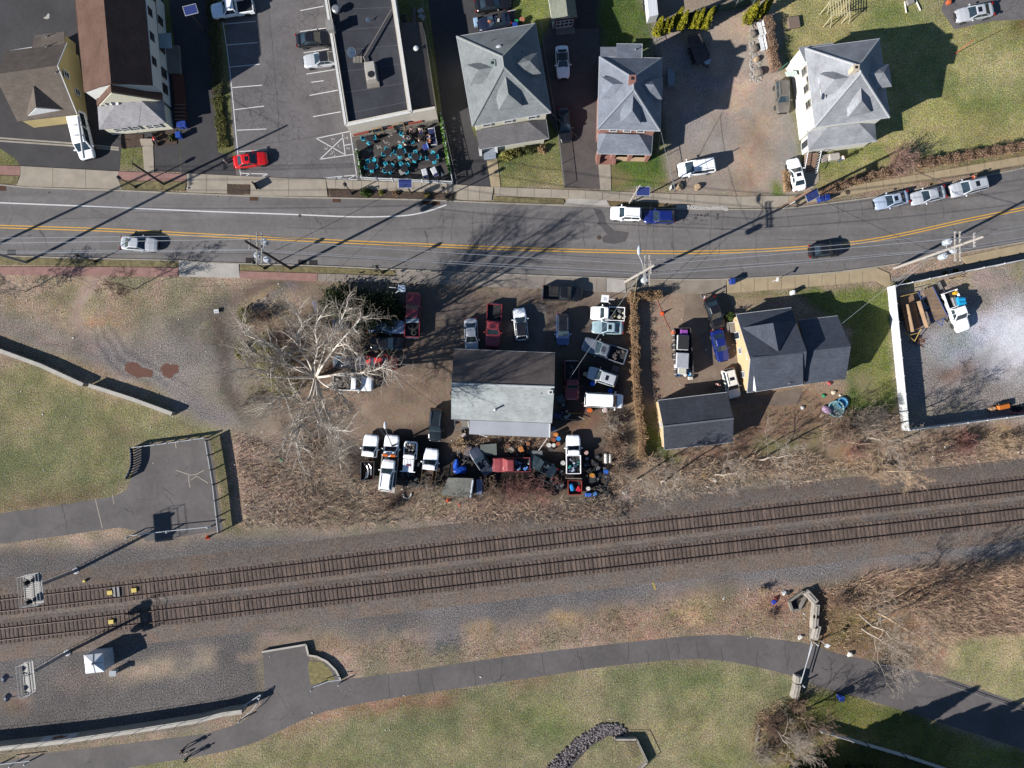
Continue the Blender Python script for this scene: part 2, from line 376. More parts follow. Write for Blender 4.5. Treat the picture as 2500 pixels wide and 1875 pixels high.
for e,c in ((ell(1700,1490,50,26),(170,146,108)),(ell(1160,1535,36,10),(160,132,86)),(ell(1380,1508,40,10),(164,138,88)),(ell(1235,1590,40,6,-8),(158,112,84)),(ell(1580,1556,40,7),(150,112,88)),(ell(820,1580,60,14,-6),(150,122,98)),(ell(1090,1560,40,26,-30),(92,98,106)),(ell(1900,1475,50,24),(126,92,76))): lay(e,c,1.6,.85,G,patch=.8)
lay(strip([(260,1660),(340,1645),(440,1625),(520,1610)],34),(166,148,122),1.6,.9,G,patch=1);lay(ell(230,1660,100,26,-6),(134,118,108),2,.7,V,patch=1.5);lay(strip([(580,1600),(640,1594)],14),(164,138,122),1,.8,S);lay(ell(30,1720,40,20),(130,106,86),1.5,.7,S)
lay([(620,1540),(760,1540),(760,1585),(620,1600)],(136,118,104),1.5,.8,S)
lay([(-120,1880),(300,1862),(520,1838),(640,1800),(760,1750),(1000,1700),(1290,1655),(1500,1620),(1760,1608),(1940,1655),(1960,1720),(1880,2000),(-120,2000)],(129,123,92),1.2,1,G)
for e,c,o in ((ell(800,1850,120,30),(112,112,70),.6),(ell(1300,1760,130,60),(110,114,70),.7),(ell(1750,1680,90,40),(140,132,92),.8),(ell(1640,1655,120,24),(104,112,70),.6),(ell(1700,1790,120,50),(136,128,90),.7),(ell(1120,1820,100,40),(136,128,92),.6),(ell(1760,1850,60,30),(96,112,50),.7),
                (ell(960,1715,90,12,-10),(144,96,80),.85),(ell(1060,1715,60,14,-6),(136,92,78),.85),(ell(1290,1664,60,8,-8),(112,76,60),.7),(strip([(690,1790),(800,1742),(1000,1702)],10),(150,108,86),.8),(strip([(640,1790),(500,1846),(360,1872)],10),(144,122,84),.6),(ell(1650,1614,60,6),(120,84,66),.7)):
    lay(e,c,1.8,o,G,patch=.9)
lay([(2000,1440),(2100,1400),(2620,1360),(2620,1560),(2310,1560),(2290,1640),(2000,1600),(1975,1560)],(132,104,82),2,1,G)
lay([(2310,1575),(2400,1545),(2620,1530),(2620,1790),(2400,1690),(2310,1655)],(150,140,102),1.2,1,G)
lay(ell(2110,1500,50,26,-10),(134,122,74),2,.8,G);lay(ell(2050,1550,30,24),(112,102,60),1.6,.8,G)
lay([(1950,1690),(2010,1680),(2150,1722),(2330,1778),(2520,1842),(2620,2000),(1800,2000),(1900,1760)],(104,104,56),1.2,1,G)
for e,c in ((ell(2080,1790,60,20,15),(150,132,80)),(ell(2420,1840,60,24),(122,128,62)),(ell(2200,1750,70,20,16),(72,82,42)),(ell(1900,1760,50,40),(116,92,72))): lay(e,c,1.6,.8,G,patch=1)
gm=np.clip(1-np.abs(TYP-1),0,1);gf=np.clip(1.1*fbm(GX,GY,2.6,55)+.8*fbm(GX,GY,9,66),-.6,.6)
RGB *= 1+(gm*gf)[...,None]*np.array([.42,.26,.38])
tone=1+.22*fbm(GX,GY,7,31)+.16*fbm(GX,GY,1.6,77)
RGB *= 1.3*tone[...,None]
RGB=RGB*.95+.05*RGB.mean(2,keepdims=True)
def ground_material():
    m=bpy.data.materials.new("ground soil and grass");m.use_nodes=True
    nt=m.node_tree;b=nt.nodes["Principled BSDF"];L=nt.links.new
    b.inputs["Roughness"].default_value=.95;b.inputs["Specular IOR Level"].default_value=.1
    at=nd(nt,"VertexColor",layer_name="soil");geo=nd(nt,"NewGeometry")
    def mr(o,lo,hi,a=.3,z=.7):
        r=nd(nt,"MapRange");r.inputs[1].default_value=a;r.inputs[2].default_value=z;r.inputs[3].default_value=lo;r.inputs[4].default_value=hi;L(o,r.inputs[0]);return r.outputs[0]
    def mth(op,a,bb):
        n=nd(nt,"Math",operation=op)
        for i,q in enumerate((a,bb)):
            if isinstance(q,(int,float)): n.inputs[i].default_value=q
            else: L(q,n.inputs[i])
        return n.outputs[0]
    def noise(s,d=3.,r=.7):
        n=nd(nt,"TexNoise",i_Scale=s,i_Detail=d,i_Roughness=r);L(geo.outputs["Position"],n.inputs["Vector"]);return n.outputs["Fac"]
    g1,g2,s1,v1,v0=noise(5.2,4,.75),noise(1.1,4),noise(3.,5),noise(9.,2,.8),noise(5.5,3,.85)
    grass=mth('MULTIPLY',mr(g1,.38,1.72,.34,.66),mr(g2,.82,1.18));soil=mth('MULTIPLY',mr(s1,.8,1.2),mr(v1,.86,1.14));grav=mth('MULTIPLY',mr(v0,.3,1.8,.36,.64),mr(s1,.88,1.12))
    ty=mth('MULTIPLY',at.outputs["Alpha"],2.)
    wg=mth('SUBTRACT',1.,nd_abs(nt,mth('SUBTRACT',ty,1.)));wv=mth('MAXIMUM',mth('SUBTRACT',ty,1.),0.);ws=mth('MAXIMUM',mth('SUBTRACT',1.,ty),0.)
    f=mth('ADD',mth('ADD',mth('MULTIPLY',grass,wg),mth('MULTIPLY',grav,wv)),mth('MULTIPLY',soil,ws))
    vm=nd(nt,"VectorMath",operation='SCALE');L(at.outputs["Color"],vm.inputs[0]);L(f,vm.inputs["Scale"])
    hs=nd(nt,"HueSaturation");L(vm.outputs[0],hs.inputs["Color"]);L(mr(noise(.8,5),.475,.525),hs.inputs["Hue"]);L(mr(noise(2.1,4),.75,1.25),hs.inputs["Saturation"])
    L(hs.outputs[0],b.inputs["Base Color"])
    bp=nd(nt,"Bump",i_Strength=.55,i_Distance=.07);L(f,bp.inputs["Height"]);L(bp.outputs[0],b.inputs["Normal"])
    return m
def nd_abs(nt,o):
    n=nd(nt,"Math",operation='ABSOLUTE');nt.links.new(o,n.inputs[0]);return n.outputs[0]
me=bpy.data.meshes.new("ground")
co=np.zeros((NY*NX,3),np.float32);co[:,0]=GX.ravel();co[:,1]=GY.ravel()
ii=(np.arange(NY-1)[:,None]*NX+np.arange(NX-1)[None,:]).ravel()
quads=np.stack([ii,ii+1,ii+NX+1,ii+NX],1)
me.vertices.add(len(co));me.vertices.foreach_set("co",co.ravel())
me.loops.add(quads.size);me.loops.foreach_set("vertex_index",quads.ravel().astype(np.int32))
me.polygons.add(len(quads));me.polygons.foreach_set("loop_start",np.arange(0,quads.size,4,dtype=np.int32))
me.update(calc_edges=True)
ca=me.color_attributes.new("soil",'FLOAT_COLOR','POINT')
ca.data.foreach_set("color",np.concatenate([np.clip(RGB,0,.9).reshape(-1,3),(TYP/2).reshape(-1,1)],1).astype(np.float32).ravel())
me.materials.append(ground_material())
go=bpy.data.objects.new("ground",me);COL.objects.link(go);tag(go,kind="structure")
far=MB()
for (a,b_,c,d) in ((-600,-600,X0,600),(X1,-600,600,600),(X0,-600,X1,Y0),(X0,Y1,X1,600)):
    far.face([(a,b_,0),(c,b_,0),(c,d,0),(a,d,0)])
struct("far_ground",far,mat("far ground",A(126,116,88),.95,.3,.05,.2,3))
def asphalt(name,col,crack=.5,patchy=.2,cscale=.5,aniso=False):
    m=bpy.data.materials.new(name);m.use_nodes=True
    nt=m.node_tree;b=nt.nodes["Principled BSDF"];L=nt.links.new
    b.inputs["Roughness"].default_value=.85;b.inputs["Specular IOR Level"].default_value=.25
    geo=nd(nt,"NewGeometry")
    def noise(s,d=3.,r=.6,dist=0.):
        n=nd(nt,"TexNoise",i_Scale=s,i_Detail=d,i_Roughness=r,i_Distortion=dist);L(geo.outputs["Position"],n.inputs["Vector"]);return n
    def mr(o,lo,hi,a=.3,z=.7):
        r=nd(nt,"MapRange");r.inputs[1].default_value=a;r.inputs[2].default_value=z;r.inputs[3].default_value=lo;r.inputs[4].default_value=hi;L(o,r.inputs[0]);return r.outputs[0]
    def mul(a,c):
        n=nd(nt,"Math",operation='MULTIPLY');L(a,n.inputs[0]);L(c,n.inputs[1]);return n.outputs[0]
    f=None
    if aniso:
        mp=nd(nt,"VectorMath",operation='MULTIPLY');L(geo.outputs["Position"],mp.inputs[0]);mp.inputs[1].default_value=(.03,.75,1);na=nd(nt,"TexNoise",i_Scale=1.,i_Detail=4.,i_Roughness=.6);L(mp.outputs[0],na.inputs["Vector"]);f0=mr(na.outputs["Fac"],.84,1.18)
    f=mul(mul(mr(noise(.22,6,.62,.5).outputs["Fac"],1-patchy,1+patchy),mr(noise(1.7,5).outputs["Fac"],.9,1.1)),mr(noise(11,2,.8).outputs["Fac"],.86,1.14))
    if aniso: f=mul(f,f0)
    if crack:
        w=noise(.7,4);mx=nd(nt,"VectorMath",operation='MULTIPLY_ADD');L(w.outputs["Color"],mx.inputs[0]);mx.inputs[1].default_value=(1.4,1.4,0);L(geo.outputs["Position"],mx.inputs[2])
        vo=nd(nt,"TexVoronoi",feature='DISTANCE_TO_EDGE',i_Scale=cscale);L(mx.outputs[0],vo.inputs["Vector"])
        line=mr(vo.outputs["Distance"],crack,0.,0.,.018*cscale*2)
        msk=mul(line,mr(noise(.16,4).outputs["Fac"],0,1,.46,.6))
        inv=nd(nt,"Math",operation='SUBTRACT');inv.inputs[0].default_value=1;L(msk,inv.inputs[1]);f=mul(f,inv.outputs[0])
    vm=nd(nt,"VectorMath",operation='SCALE');vm.inputs[0].default_value=col;L(f,vm.inputs["Scale"]);L(vm.outputs[0],b.inputs["Base Color"])
    bp=nd(nt,"Bump",i_Strength=.25,i_Distance=.02);L(noise(16,3).outputs["Fac"],bp.inputs["Height"]);L(bp.outputs[0],b.inputs["Normal"])
    return m
M_ROAD=asphalt("road asphalt",A(121,117,116),.55,.14,.3,True)
M_LOT=asphalt("parking lot asphalt",A(114,110,111),.6,.2,1.1)
M_DARK=asphalt("sealed driveway asphalt",A(72,70,72),.3,.2,.4)
M_PATH=asphalt("old path asphalt",A(106,101,100),.5,.2,.3)
M_PATIO=asphalt("patio paving",A(80,75,73),.5,.25,.5)
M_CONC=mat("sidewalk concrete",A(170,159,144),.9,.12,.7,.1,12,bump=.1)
M_CONC2=mat("pale new concrete",A(186,180,172),.9,.1,.8,.08,12,stains=.12)
M_CONC3=mat("yellowish concrete",A(178,160,130),.9,.1,.8,.08,12,stains=.12)
M_PINK=mat("pink paver sidewalk",A(160,122,114),.9,.14,.8,.1,10,uv=('brick',.4,.2,.01,.8,.06))
M_KERB=mat("kerb concrete",A(168,160,148),.9,.15,1,.12,10)
M_WHITE=mat("white road paint",A(222,222,222),.7,.12,3,.12,9)
M_YEL=mat("yellow road paint",A(226,172,66),.7,.12,3,.12,9)
M_JOINT=flat("dark joint",A(112,104,94),.95)
NK=[(-130,445),(0,453),(84,460),(295,467),(500,476),(700,483),(1000,489),(1204,497),(1380,503),(1653,512),(1778,513),(1897,512),(2000,501),(2136,483),(2222,467),(2436,425),(2500,411),(2630,378)]
SK=[(-130,618),(0,623),(227,630),(436,635),(511,640),(772,648),(970,657),(1249,669),(1436,676),(1625,681),(1772,680),(2000,667),(2170,646),(2300,624),(2500,589),(2630,562)]
nk,sk=[tuple(p) for p in cr(NK,4)],[tuple(p) for p in cr(SK,4)]
sheet("road",nk+sk[::-1],.004,M_ROAD)
sheet("road_patch",[(1448,508),(1468,512),(1478,530),(1480,545),(1500,563),(1535,567),(1532,580),(1526,590),(1500,596),(1472,592),(1470,580),(1482,572),(1466,552),(1458,545),(1462,538)],.008,asphalt("patch asphalt",A(92,88,90),.2,.15,.4))
def ribbon(name,px,w,z,m,mb=None):
    q=[Vector(P2(*p)) for p in px];mb2=mb or MB()
    for i in range(len(q)-1):
        d=(q[i+1]-q[i])
        n0=Vector((0,0));
        def nr(j):
            a,b=q[max(0,j-1)],q[min(len(q)-1,j+1)];t=(b-a).normalized();return Vector((-t.y,t.x))*w/2
        a,b=nr(i),nr(i+1)
        mb2.face([(*(q[i]+a),z),(*(q[i]-a),z),(*(q[i+1]-b),z),(*(q[i+1]+b),z)])
    return None if mb else struct(name,mb2,m)
yl=cr([(-130,545),(0,553),(250,561),(500,574),(750,586),(1000,597),(1250,607),(1500,614),(1650,616),(1750,615),(1900,609),(2075,594),(2200,573),(2348,540),(2500,509),(2630,482)],5)
mb=MB()
for o in (-3.1,3.1): ribbon("",[(p.x,p.y+o) for p in yl],.13,.008,M_YEL,mb)
struct("centre_line_marking",mb,M_YEL)
mb=MB();ribbon("",cr([(-130,488),(0,495),(250,505),(500,516),(700,523),(850,529),(930,529),(1000,525),(1050,514),(1090,500)],5),.16,.008,M_WHITE,mb)
struct("edge_line_marking",mb,M_WHITE)
def kerb(pts,name):
    mb=MB();q=[Vector(P2(*p)) for p in pts]
    for a,b in zip(q[:-1],q[1:]): mb.quadwall(a,b+(b-a).normalized()*.01,0,.12,.16)
    struct(name,mb,M_KERB)
kerb([(p[0],p[1]-1.5) for p in nk],"north_kerb");kerb([(p[0],p[1]+1.5) for p in sk],"south_kerb")
def walk(name,px,m,z=.1): return sheet(name,px,z,m,z-.002)
def between(a0,a1,pts_top,pts_bot): return pts_top+pts_bot[::-1]
NS=lambda x0,x1,dy=-3: [(p[0],p[1]+dy) for p in nk if x0 < p[0] < x1]
walk("sidewalk_pink",[(-130,400),(50,406),(50,428),(-130,424)],M_PINK)
walk("sidewalk_apron",[(51,406),(290,419),(290,440),(298,463)]+[(200,459),(80,456),(42,453),(51,428)],M_CONC)
walk("sidewalk_pink",[(290,419),(455,425),(455,442),(292,440)],M_PINK)
walk("sidewalk_apron",[(456,424),(590,430),(710,436),(795,437),(800,480),(700,479),(612,478),(612,450),(555,449),(555,472),(500,471),(458,470)],M_CONC)
walk("sidewalk",[(796,437),(880,442),(1000,446),(1108,450),(1150,454),(1205,457),(1200,489),(1145,489),(1112,486),(1118,470),(1000,466),(800,459)],M_CONC)
walk("sidewalk",[(1206,457),(1370,463),(1500,468),(1700,476),(1790,480),(1900,479),(1925,478),(1925,496),(1897,507),(1778,508),(1700,506),(1690,498),(1500,490),(1375,484),(1210,478)],M_CONC)
walk("sidewalk",[(1926,478),(1975,474),(2050,459),(2170,438),(2300,416),(2500,381),(2630,352),(2630,371),(2500,400),(2300,436),(2170,459),(2060,478),(2000,492),(1926,502)],M_CONC3)
walk("sidewalk_apron",[(1387,485),(1480,487),(1490,505),(1376,500)],M_CONC2,.085)
walk("front_walk",[(348,357),(374,357),(377,422),(353,421)],M_CONC,.06)
walk("front_walk",[(1188,392),(1214,388),(1222,457),(1199,456)],M_CONC3,.06)
walk("front_walk",[(1460,394),(1490,394),(1492,465),(1466,464)],M_CONC,.06)
walk("front_walk",[(1955,465),(1960,395),(1995,380),(2000,440),(1975,472)],M_CONC,.06)
sheet("left_lot",[(-130,-120),(395,-120),(400,60),(430,150),(440,420),(376,419),(376,358),(296,362),(292,418),(49,405),(38,388),(0,362),(-130,340)],.004,M_DARK)
sheet("side_driveway",[(396,-120),(530,-120),(528,260),(532,372),(548,376),(566,372),(578,428),(441,422),(432,150)],.006,M_DARK)
sheet("parking_lot",[(543,-120),(960,-120),(1000,300),(880,330),(866,332),(882,441),(579,429),(566,300)],.008,M_LOT)
sheet("driveway",[(1030,-120),(1265,-120),(1250,30),(1240,110),(1170,120),(1150,310),(1190,385),(1199,456),(1108,449),(1080,280)],.004,M_DARK)
sheet("driveway",[(1335,70),(1462,70),(1470,330),(1466,461),(1377,459),(1362,330),(1330,270),(1312,130)],.006,asphalt("brown driveway asphalt",A(96,89,87),.4,.2,.35))
sheet("patio",[(866,325),(1067,290),(1110,448),(884,439)],.012,M_PATIO)
sheet("driveway",[(2297,24),(2330,72),(2420,52),(2630,40),(2630,-60),(2330,-60)],.004,M_LOT)
walk("sidewalk_pink",[(-130,646),(0,652),(240,652),(436,654),(437,675),(225,674),(-130,669)],M_PINK)
walk("sidewalk_apron",[(437,637),(500,641),(583,645),(586,679),(438,675)],M_CONC2)
walk("sidewalk_pink",[(586,662),(775,668),(775,687),(586,679)],M_PINK)
walk("sidewalk",[(776,668),(900,672),(960,674),(972,660),(1249,672),(1436,679),(1480,680),(1480,713),(1330,706),(1150,699),(1000,692),(776,687)],mat("darker concrete",A(150,140,130),.9,.15,.6,.1,12,bump=.1,stains=.15))  # somewhat darker concrete with mottled stains
walk("sidewalk_apron",[(1481,680),(1526,683),(1528,714),(1481,713)],M_CONC2)
walk("sidewalk",[(1529,684),(1625,684),(1772,683),(1772,716),(1718,718),(1530,714)],mat("worn concrete",A(150,138,124),.9,.16,.6,.1,12,stains=.2))
walk("sidewalk",[(1773,683),(2000,670),(2140,654),(2170,668),(2176,700),(2163,700),(2142,686),(2000,698),(1777,716)],M_CONC3)
walk("sidewalk",[(2177,678),(2320,655),(2360,648),(2630,592),(2630,612),(2500,638),(2172,702)],mat("grey sidewalk",A(136,128,120),.9,.12,.6,.1,12),.08)
walk("sidewalk",[(2345,628),(2500,595),(2630,566),(2630,590),(2500,617),(2360,646)],M_CONC3)
sheet("shop_pad",[(1268,742),(1333,742),(1330,858),(1258,858)],.006,mat("stained shop slab",A(118,110,104),.9,.2,.5,.12,10,stains=.25))
sheet("side_drive",[(1672,718),(1776,718),(1796,770),(1790,900),(1740,960),(1680,940),(1668,800)],.005,mat("packed dirt drive",A(132,116,102),.95,.2,.5,.15,8,stains=.25))
sheet("garage_slab",[(1790,975),(1900,958),(1960,945),(1955,985),(1900,992),(1800,985)],.005,mat("brown slab",A(120,106,96),.9,.2,.5,.12,9))
pt=cr([(498,1792),(586,1764),(637,1722)],4)
top=[(-130,1885),(0,1860),(115,1838),(315,1815)]+[tuple(p) for p in pt]+[(646,1686),(642,1590),(749,1572),(755,1598)]+[tuple(p) for p in cr([(757,1612),(790,1616),(825,1644),(836,1660)],4)]+[(841,1659),(998,1639),(1137,1617)]+[tuple(p) for p in cr([(1275,1598),(1498,1572),(1700,1552),(1815,1553),(1973,1572),(2029,1592)],5)]+[(2306,1653),(2498,1719),(2640,1768)]
bot=[tuple(p) for p in cr([(-130,1960),(300,1877),(500,1844),(615,1815),(689,1781),(801,1735),(998,1698),(1275,1658),(1498,1625),(1672,1610),(1786,1616),(1941,1652),(2000,1676),(2143,1716),(2315,1770),(2498,1830),(2640,1880)],4)]
sheet("path",top+bot[::-1],.006,M_PATH)
sheet("path_island",[(756,1614),(784,1616),(806,1634),(818,1660),(758,1672),(752,1622)],.012,mat("island grass",A(134,124,84),.95,.3,2,.25,8,bump=.4))
sheet("path_pad",[(-130,1275),(0,1253),(100,1240),(280,1212),(310,1195),(322,1160),(325,1120),(330,1088),(512,1066),(545,1294),(440,1310),(358,1322),(330,1295),(290,1288),(150,1308),(60,1320),(-130,1345)],.006,M_PATH)
mb=MB()
for q in ([(430,1148),(450,1155),(466,1160),(480,1158),(498,1148)],[(461,1160),(461,1175),(464,1190)],[(466,1172),(480,1162),(496,1172),(508,1180)],[(428,1080),(430,1094)],[(232,1216),(238,1240),(250,1290)],[(275,1208),(278,1230)]): ribbon("",q,.1,.011,None,mb)
struct("crack_marking",mb,mat("pale crack filler",A(176,166,150),.9,.2,4,.2,12))
rr=random.Random(77);mb=MB()
def crk(u,v,du,dv,n,j,w=.05,z=.0095):
    q=[(u,v)]
    for k in range(n): u += du/n+rr.uniform(-j,j);v += dv/n+rr.uniform(-j,j);q.append((u,v))
    ribbon("",q,w,z,None,mb)
for u in (1084,1112,1158,1185,1204,1247,1286,1369,1420,1560,1592,1640,1735,1765,1840,1890,1920,2044,2060,2100,2136,2195,2260,2300): crk(u,508 if u < 2000 else 500-(u-2000)*.1,rr.uniform(-8,8),rr.uniform(40,150) if u < 2000 else rr.uniform(40,80),8,2.6)
for u,v,d in ((1000,560,90),(1150,545,60),(1290,640,120),(1640,545,90),(1760,560,140),(1900,585,160),(700,555,160),(300,520,200),(120,535,160)): crk(u,v,d,rr.uniform(-4,6),12,1.2,.06)
for u0,v0,ww,hh,n in ((690,270,50,150,60),(660,120,50,120,34),(720,310,30,60,26)):
    for k in range(n): crk(u0+rr.uniform(-ww,ww),v0+rr.uniform(-hh,hh)*.6,rr.uniform(-14,14),rr.uniform(-22,22),5,2,.035,.0125)
crk(655,20,30,330,30,1.6,.06,.0125);crk(620,355,180,-26,18,1,.06,.0125)
struct("road_crack_marking",mb,flat("dark crack",A(88,84,84),.95));mb=MB()
for u,v,d in ((948,1648,55),(1020,1640,52),(1052,1645,48),(1157,1620,52),(1228,1610,54),(1322,1596,52),(1410,1588,40),(1419,1602,36),(1534,1572,46),(1578,1588,32),(1622,1558,56),(1654,1570,40),(1700,1568,40),(1762,1580,36),(1848,1588,40),(1916,1578,60),(1925,1590,40)): crk(u,v,rr.uniform(-3,8),d,7,2,.045,.0105)
for u,v,du,dv in ((395,1190,30,20),(405,1205,12,40),(430,1165,24,-30),(150,1230,10,60),(300,1240,30,10)): crk(u,v,du,dv,8,3,.05,.0105)
struct("path_crack_marking",mb,flat("dark path crack",A(60,56,56),.95));mb=MB()
for k in range(26): u,v=rr.uniform(1620,1760),rr.uniform(520,540);p=P(u,v);mb.lathe((p.x,p.y,.0085),[(rr.uniform(.06,.25),0),(.02,.0005)],9)
struct("oil_stain_marking",mb,flat("oil stain",A(84,80,80),.7));mb=MB()
mb=MB()
def joints(pairs): 
    for a,b in pairs: ribbon("",[a,b],.05,.106,None,mb)
joints([((130,411),(130,456)),((210,415),(210,459)),((505,428),(505,471)),((705,437),(705,479)),((555,431),(555,449)),((1142,454),(1143,488)),((1172,456),(1170,488))])
joints([((820+21*k,439+.55*k),(820+21*k,459+.5*k)) for k in range(14)])
joints([((1221+41.6*k,458+1.45*k),(1221+41.6*k,479+1.3*k)) for k in range(12)])
joints([((1757,480),(1757,508)),((1808,481),(1808,508)),((1861,481),(1861,508)),((1695,477),(1695,503))])
joints([((2113+41*k,450-8.2*k),(2116+41*k,469-8.2*k)) for k in range(12)])
joints([((797+22*k,669+.4*k),(797+22*k,688+.4*k)) for k in range(8)])
joints([((1040,664),(1040,692)),((1081,666),(1081,694)),((1114,667),(1114,696)),((1187,670),(1187,699)),((1259,673),(1259,702)),((1330,677),(1330,706)),((1404,680),(1404,708)),((1456,681),(1456,711)),((310,655),(310,674)),((365,655),(365,674))])
joints([((1808+33*k,682-1.9*k),(1808+33*k,713-1.9*k)) for k in range(10)])
struct("sidewalk_joint_lines",mb,M_JOINT)
mb=MB()
ribbon("",[(544,54),(553,110),(562,180),(570,260),(580,370),(588,432)],.11,.013,None,mb)
for a,b in (((546,59),(625,52)),((553,110),(630,104)),((558,164),(634,157)),((565,214),(640,208)),((572,268),(645,259)),((579,318),(650,315)),((584,370),(653,366)),
             ((733,26),(790,15)),((733,77),(800,68)),((741,129),(808,119)),((748,181),(817,170)),((756,233),(825,220)),((764,285),(832,273)),((760,201),(790,197)),
             ((772,338),(858,320)),((780,389),(862,377)),((772,338),(843,378)),((781,389),(838,335)),((836,328),(843,379)),((855,322),(872,436)),((841,355),(862,351)),
             ((587,423),(655,425)),((587,430),(648,432)),((600,430),(612,423)),((640,431),(655,425)),((788,435),(872,427)),((788,435),(872,439)),((820,437),(840,430)),((848,438),(868,428))):
    ribbon("",[a,b],.11,.013,None,mb)
struct("parking_lot_marking",mb,M_WHITE)
mb=MB();rr=random.Random(3)
for cx,cy in ((812,343),(794,358),(812,374),(828,360),(847,337),(850,365)):
    for k in range(7):
        x,y=cx+rr.uniform(-6,6),cy+rr.uniform(-5,5);ribbon("",[(x,y),(x+rr.uniform(-4,4),y+rr.uniform(-4,4))],.07,.0135,None,mb)
for cx,cy,w in ((954,328,6),(924,358,5),(945,350,7),(904,367,5),(908,384,6),(974,348,4),(872,368,5),(932,411,4),(995,390,5)):
    for k in range(9):
        x,y=cx+rr.uniform(-w,w),cy+rr.uniform(-w,w)*.7;ribbon("",[(x,y),(x+rr.uniform(-4,4),y+rr.uniform(-4,4))],.07,.0165,None,mb)
struct("chalk_doodle_markings",mb,mat("chalk",A(200,196,190),.9,.2,5,.2,12))
M_MULCH=mat("mulch",A(86,70,60),.95,.3,3,.35,9,bump=.6)
M_DRYG=mat("dry verge grass",A(126,116,82),.95,.35,1.6,.3,7,bump=.5)
for n,px,m in (("verge",[(290,442),(455,444),(452,466),(296,464)],M_DRYG),("verge",[(-130,424),(48,430),(42,450),(-130,444)],M_DRYG),
              ("planting_bed",[(555,451),(610,452),(610,474),(556,474)],M_MULCH),("planting_bed",[(800,462),(1000,470),(1110,474),(1104,486),(1000,484),(808,480)],M_MULCH),
              ("verge",[(1208,480),(1375,486),(1380,498),(1206,492)],M_DRYG),("verge",[(1482,492),(1640,500),(1640,508),(1490,506)],mat("scrubby verge",A(112,96,66),.95,.35,1.6,.3,7)),
              ("planting_bed",[(296,330),(350,328),(350,358),(296,362)],M_MULCH),("planting_bed",[(374,326),(432,318),(433,352),(376,356)],M_MULCH),
              ("verge",[(-130,622),(0,627),(436,639),(436,651),(240,650),(-130,644)],M_DRYG),("verge",[(586,647),(772,652),(960,661),(968,672),(775,666),(586,660)],M_DRYG)):
    sheet(n,px,.09,m,.088)
rr=random.Random(5)
mb=MB()
for k in range(260):
    t=rr.random();u=1652+125*t;v=501+8*rr.random()+4*t
    p=P(u,v,.09);s=rr.uniform(.05,.12);mb.box(p,(s*2,s*1.5,s),rr.uniform(0,3))
tag(mb.build("verge_gravel",mat("white pebbles",A(190,186,180),.9,.2,6,.2,9)),"strip of white pebbles in the verge beside the kerb","pebbles",kind="stuff")
for lab,c,pts in (("larger muddy brown puddle on the gravel track",(112,80,66),ell(337,905,36,15,18)),("smaller muddy brown puddle on the gravel track",(104,74,62),ell(414,904,21,17,-5))):
    q=[(x+4*sin(i*2.1),y+3*cos(i*1.7)) for i,(x,y) in enumerate(pts)]
    o=sheet("puddle",[tuple(p) for p in cr(q,3,True)],.006,mat("muddy water",A(120,88,74),.12,.06,1,0,spec=.5))
    o["kind"]="structure"
mb=MB();ribbon("",[(-130,328),(0,337),(176,350),(222,354),(290,361)],.22,.012,None,mb);ribbon("",[(-130,335),(0,344),(176,356),(222,360),(290,366)],.22,.012,None,mb);struct("drain_channel_kerb",mb,M_KERB)
mb=MB();ribbon("",[(-130,331.5),(0,340.5),(176,353),(222,357),(290,363.5)],.16,.011,None,mb);struct("drain_channel",mb,flat("channel",A(60,56,54),.9))
sheet("pale_patch",[(105,44),(112,40),(118,32),(121,36),(120,45),(114,47)],.009,M_CONC2)
for k,(u,v,lab) in enumerate(((5,459,"rusty storm drain grate at the kerb by the left frame edge"),(620,483,"large rusty storm drain grate beside the bench"),(822,487,"rusty storm drain grate below the mulch bed"),(1040,493,"rusty drain grate, left of the pair by the patio corner"),(1064,494,"rusty drain grate, right of the pair by the patio corner"),(28,617,"dark drain grate at the south kerb near the left pole"),(610,636,"dark drain grate west of the transformer pole"),(738,641,"dark drain grate directly east of the transformer pole base"),(765,642,"dark drain grate, second east of the transformer pole"))):
    t=thing("drain_grate",lab,"drain",P(u,v,.005),0,"storm drains along the kerbs");mb=MB();rust=flat("rusty iron",A(128,84,60) if k < 5 else A(70,66,64),.9) if k < 5 else flat("dark iron",A(66,62,60),.9)
    mb.box((0,0,.004),(1.1,.75,.012));mb.build("frame",flat("drain void",A(38,34,32),.9),t,local=True)
    mb=MB()
    for j in range(7): mb.box((-.46+j*.153,0,.014),(.06,.72,.012))
    mb.build("bars",rust,t,local=True)
for u,v,r,lab in ((2069,470,.33,"brown round manhole cover in the sidewalk near the blue bins"),(1463,580,.3,"dark manhole ring beside the asphalt patch"),(732,527,.22,"small manhole on the white edge line"),(120,470,.12,"tiny valve cover on the road near the left apron")):
    mb=MB();mb.lathe(P(u,v,.004),[(r,0),(r,.112 if u == 2069 else .012),(r*.9,.116 if u == 2069 else .016)],20)
    tag(mb.build("manhole_cover",flat("manhole iron",A(84,70,62),.85)),lab,"manhole")
def shingle(name,col,var=.12,contrast=.14): return mat(name,col,.92,var,.5,.12,11,uv=('brick',.42,.15,.016,.84,contrast*.8),stains=.2,spec=.15)
def siding(name,col): return mat(name,col,.75,.05,.6,.04,8,uv=('brick',60,.2,.018,.8,.02))
S_BROWN=shingle("brown shingles",A(108,84,74));S_TAN=shingle("weathered tan shingles",A(116,106,98));S_LG=shingle("light grey shingles",A(158,156,160))
S_GRN=shingle("green grey shingles",A(136,141,143));S_SLATE=shingle("slate blue shingles",A(132,138,150));S_PALE=shingle("pale grey shingles",A(162,164,170));S_DK=shingle("charcoal shingles",A(84,90,102),.12,.2);S_DK2=shingle("black shingles",A(74,77,86),.12,.2)
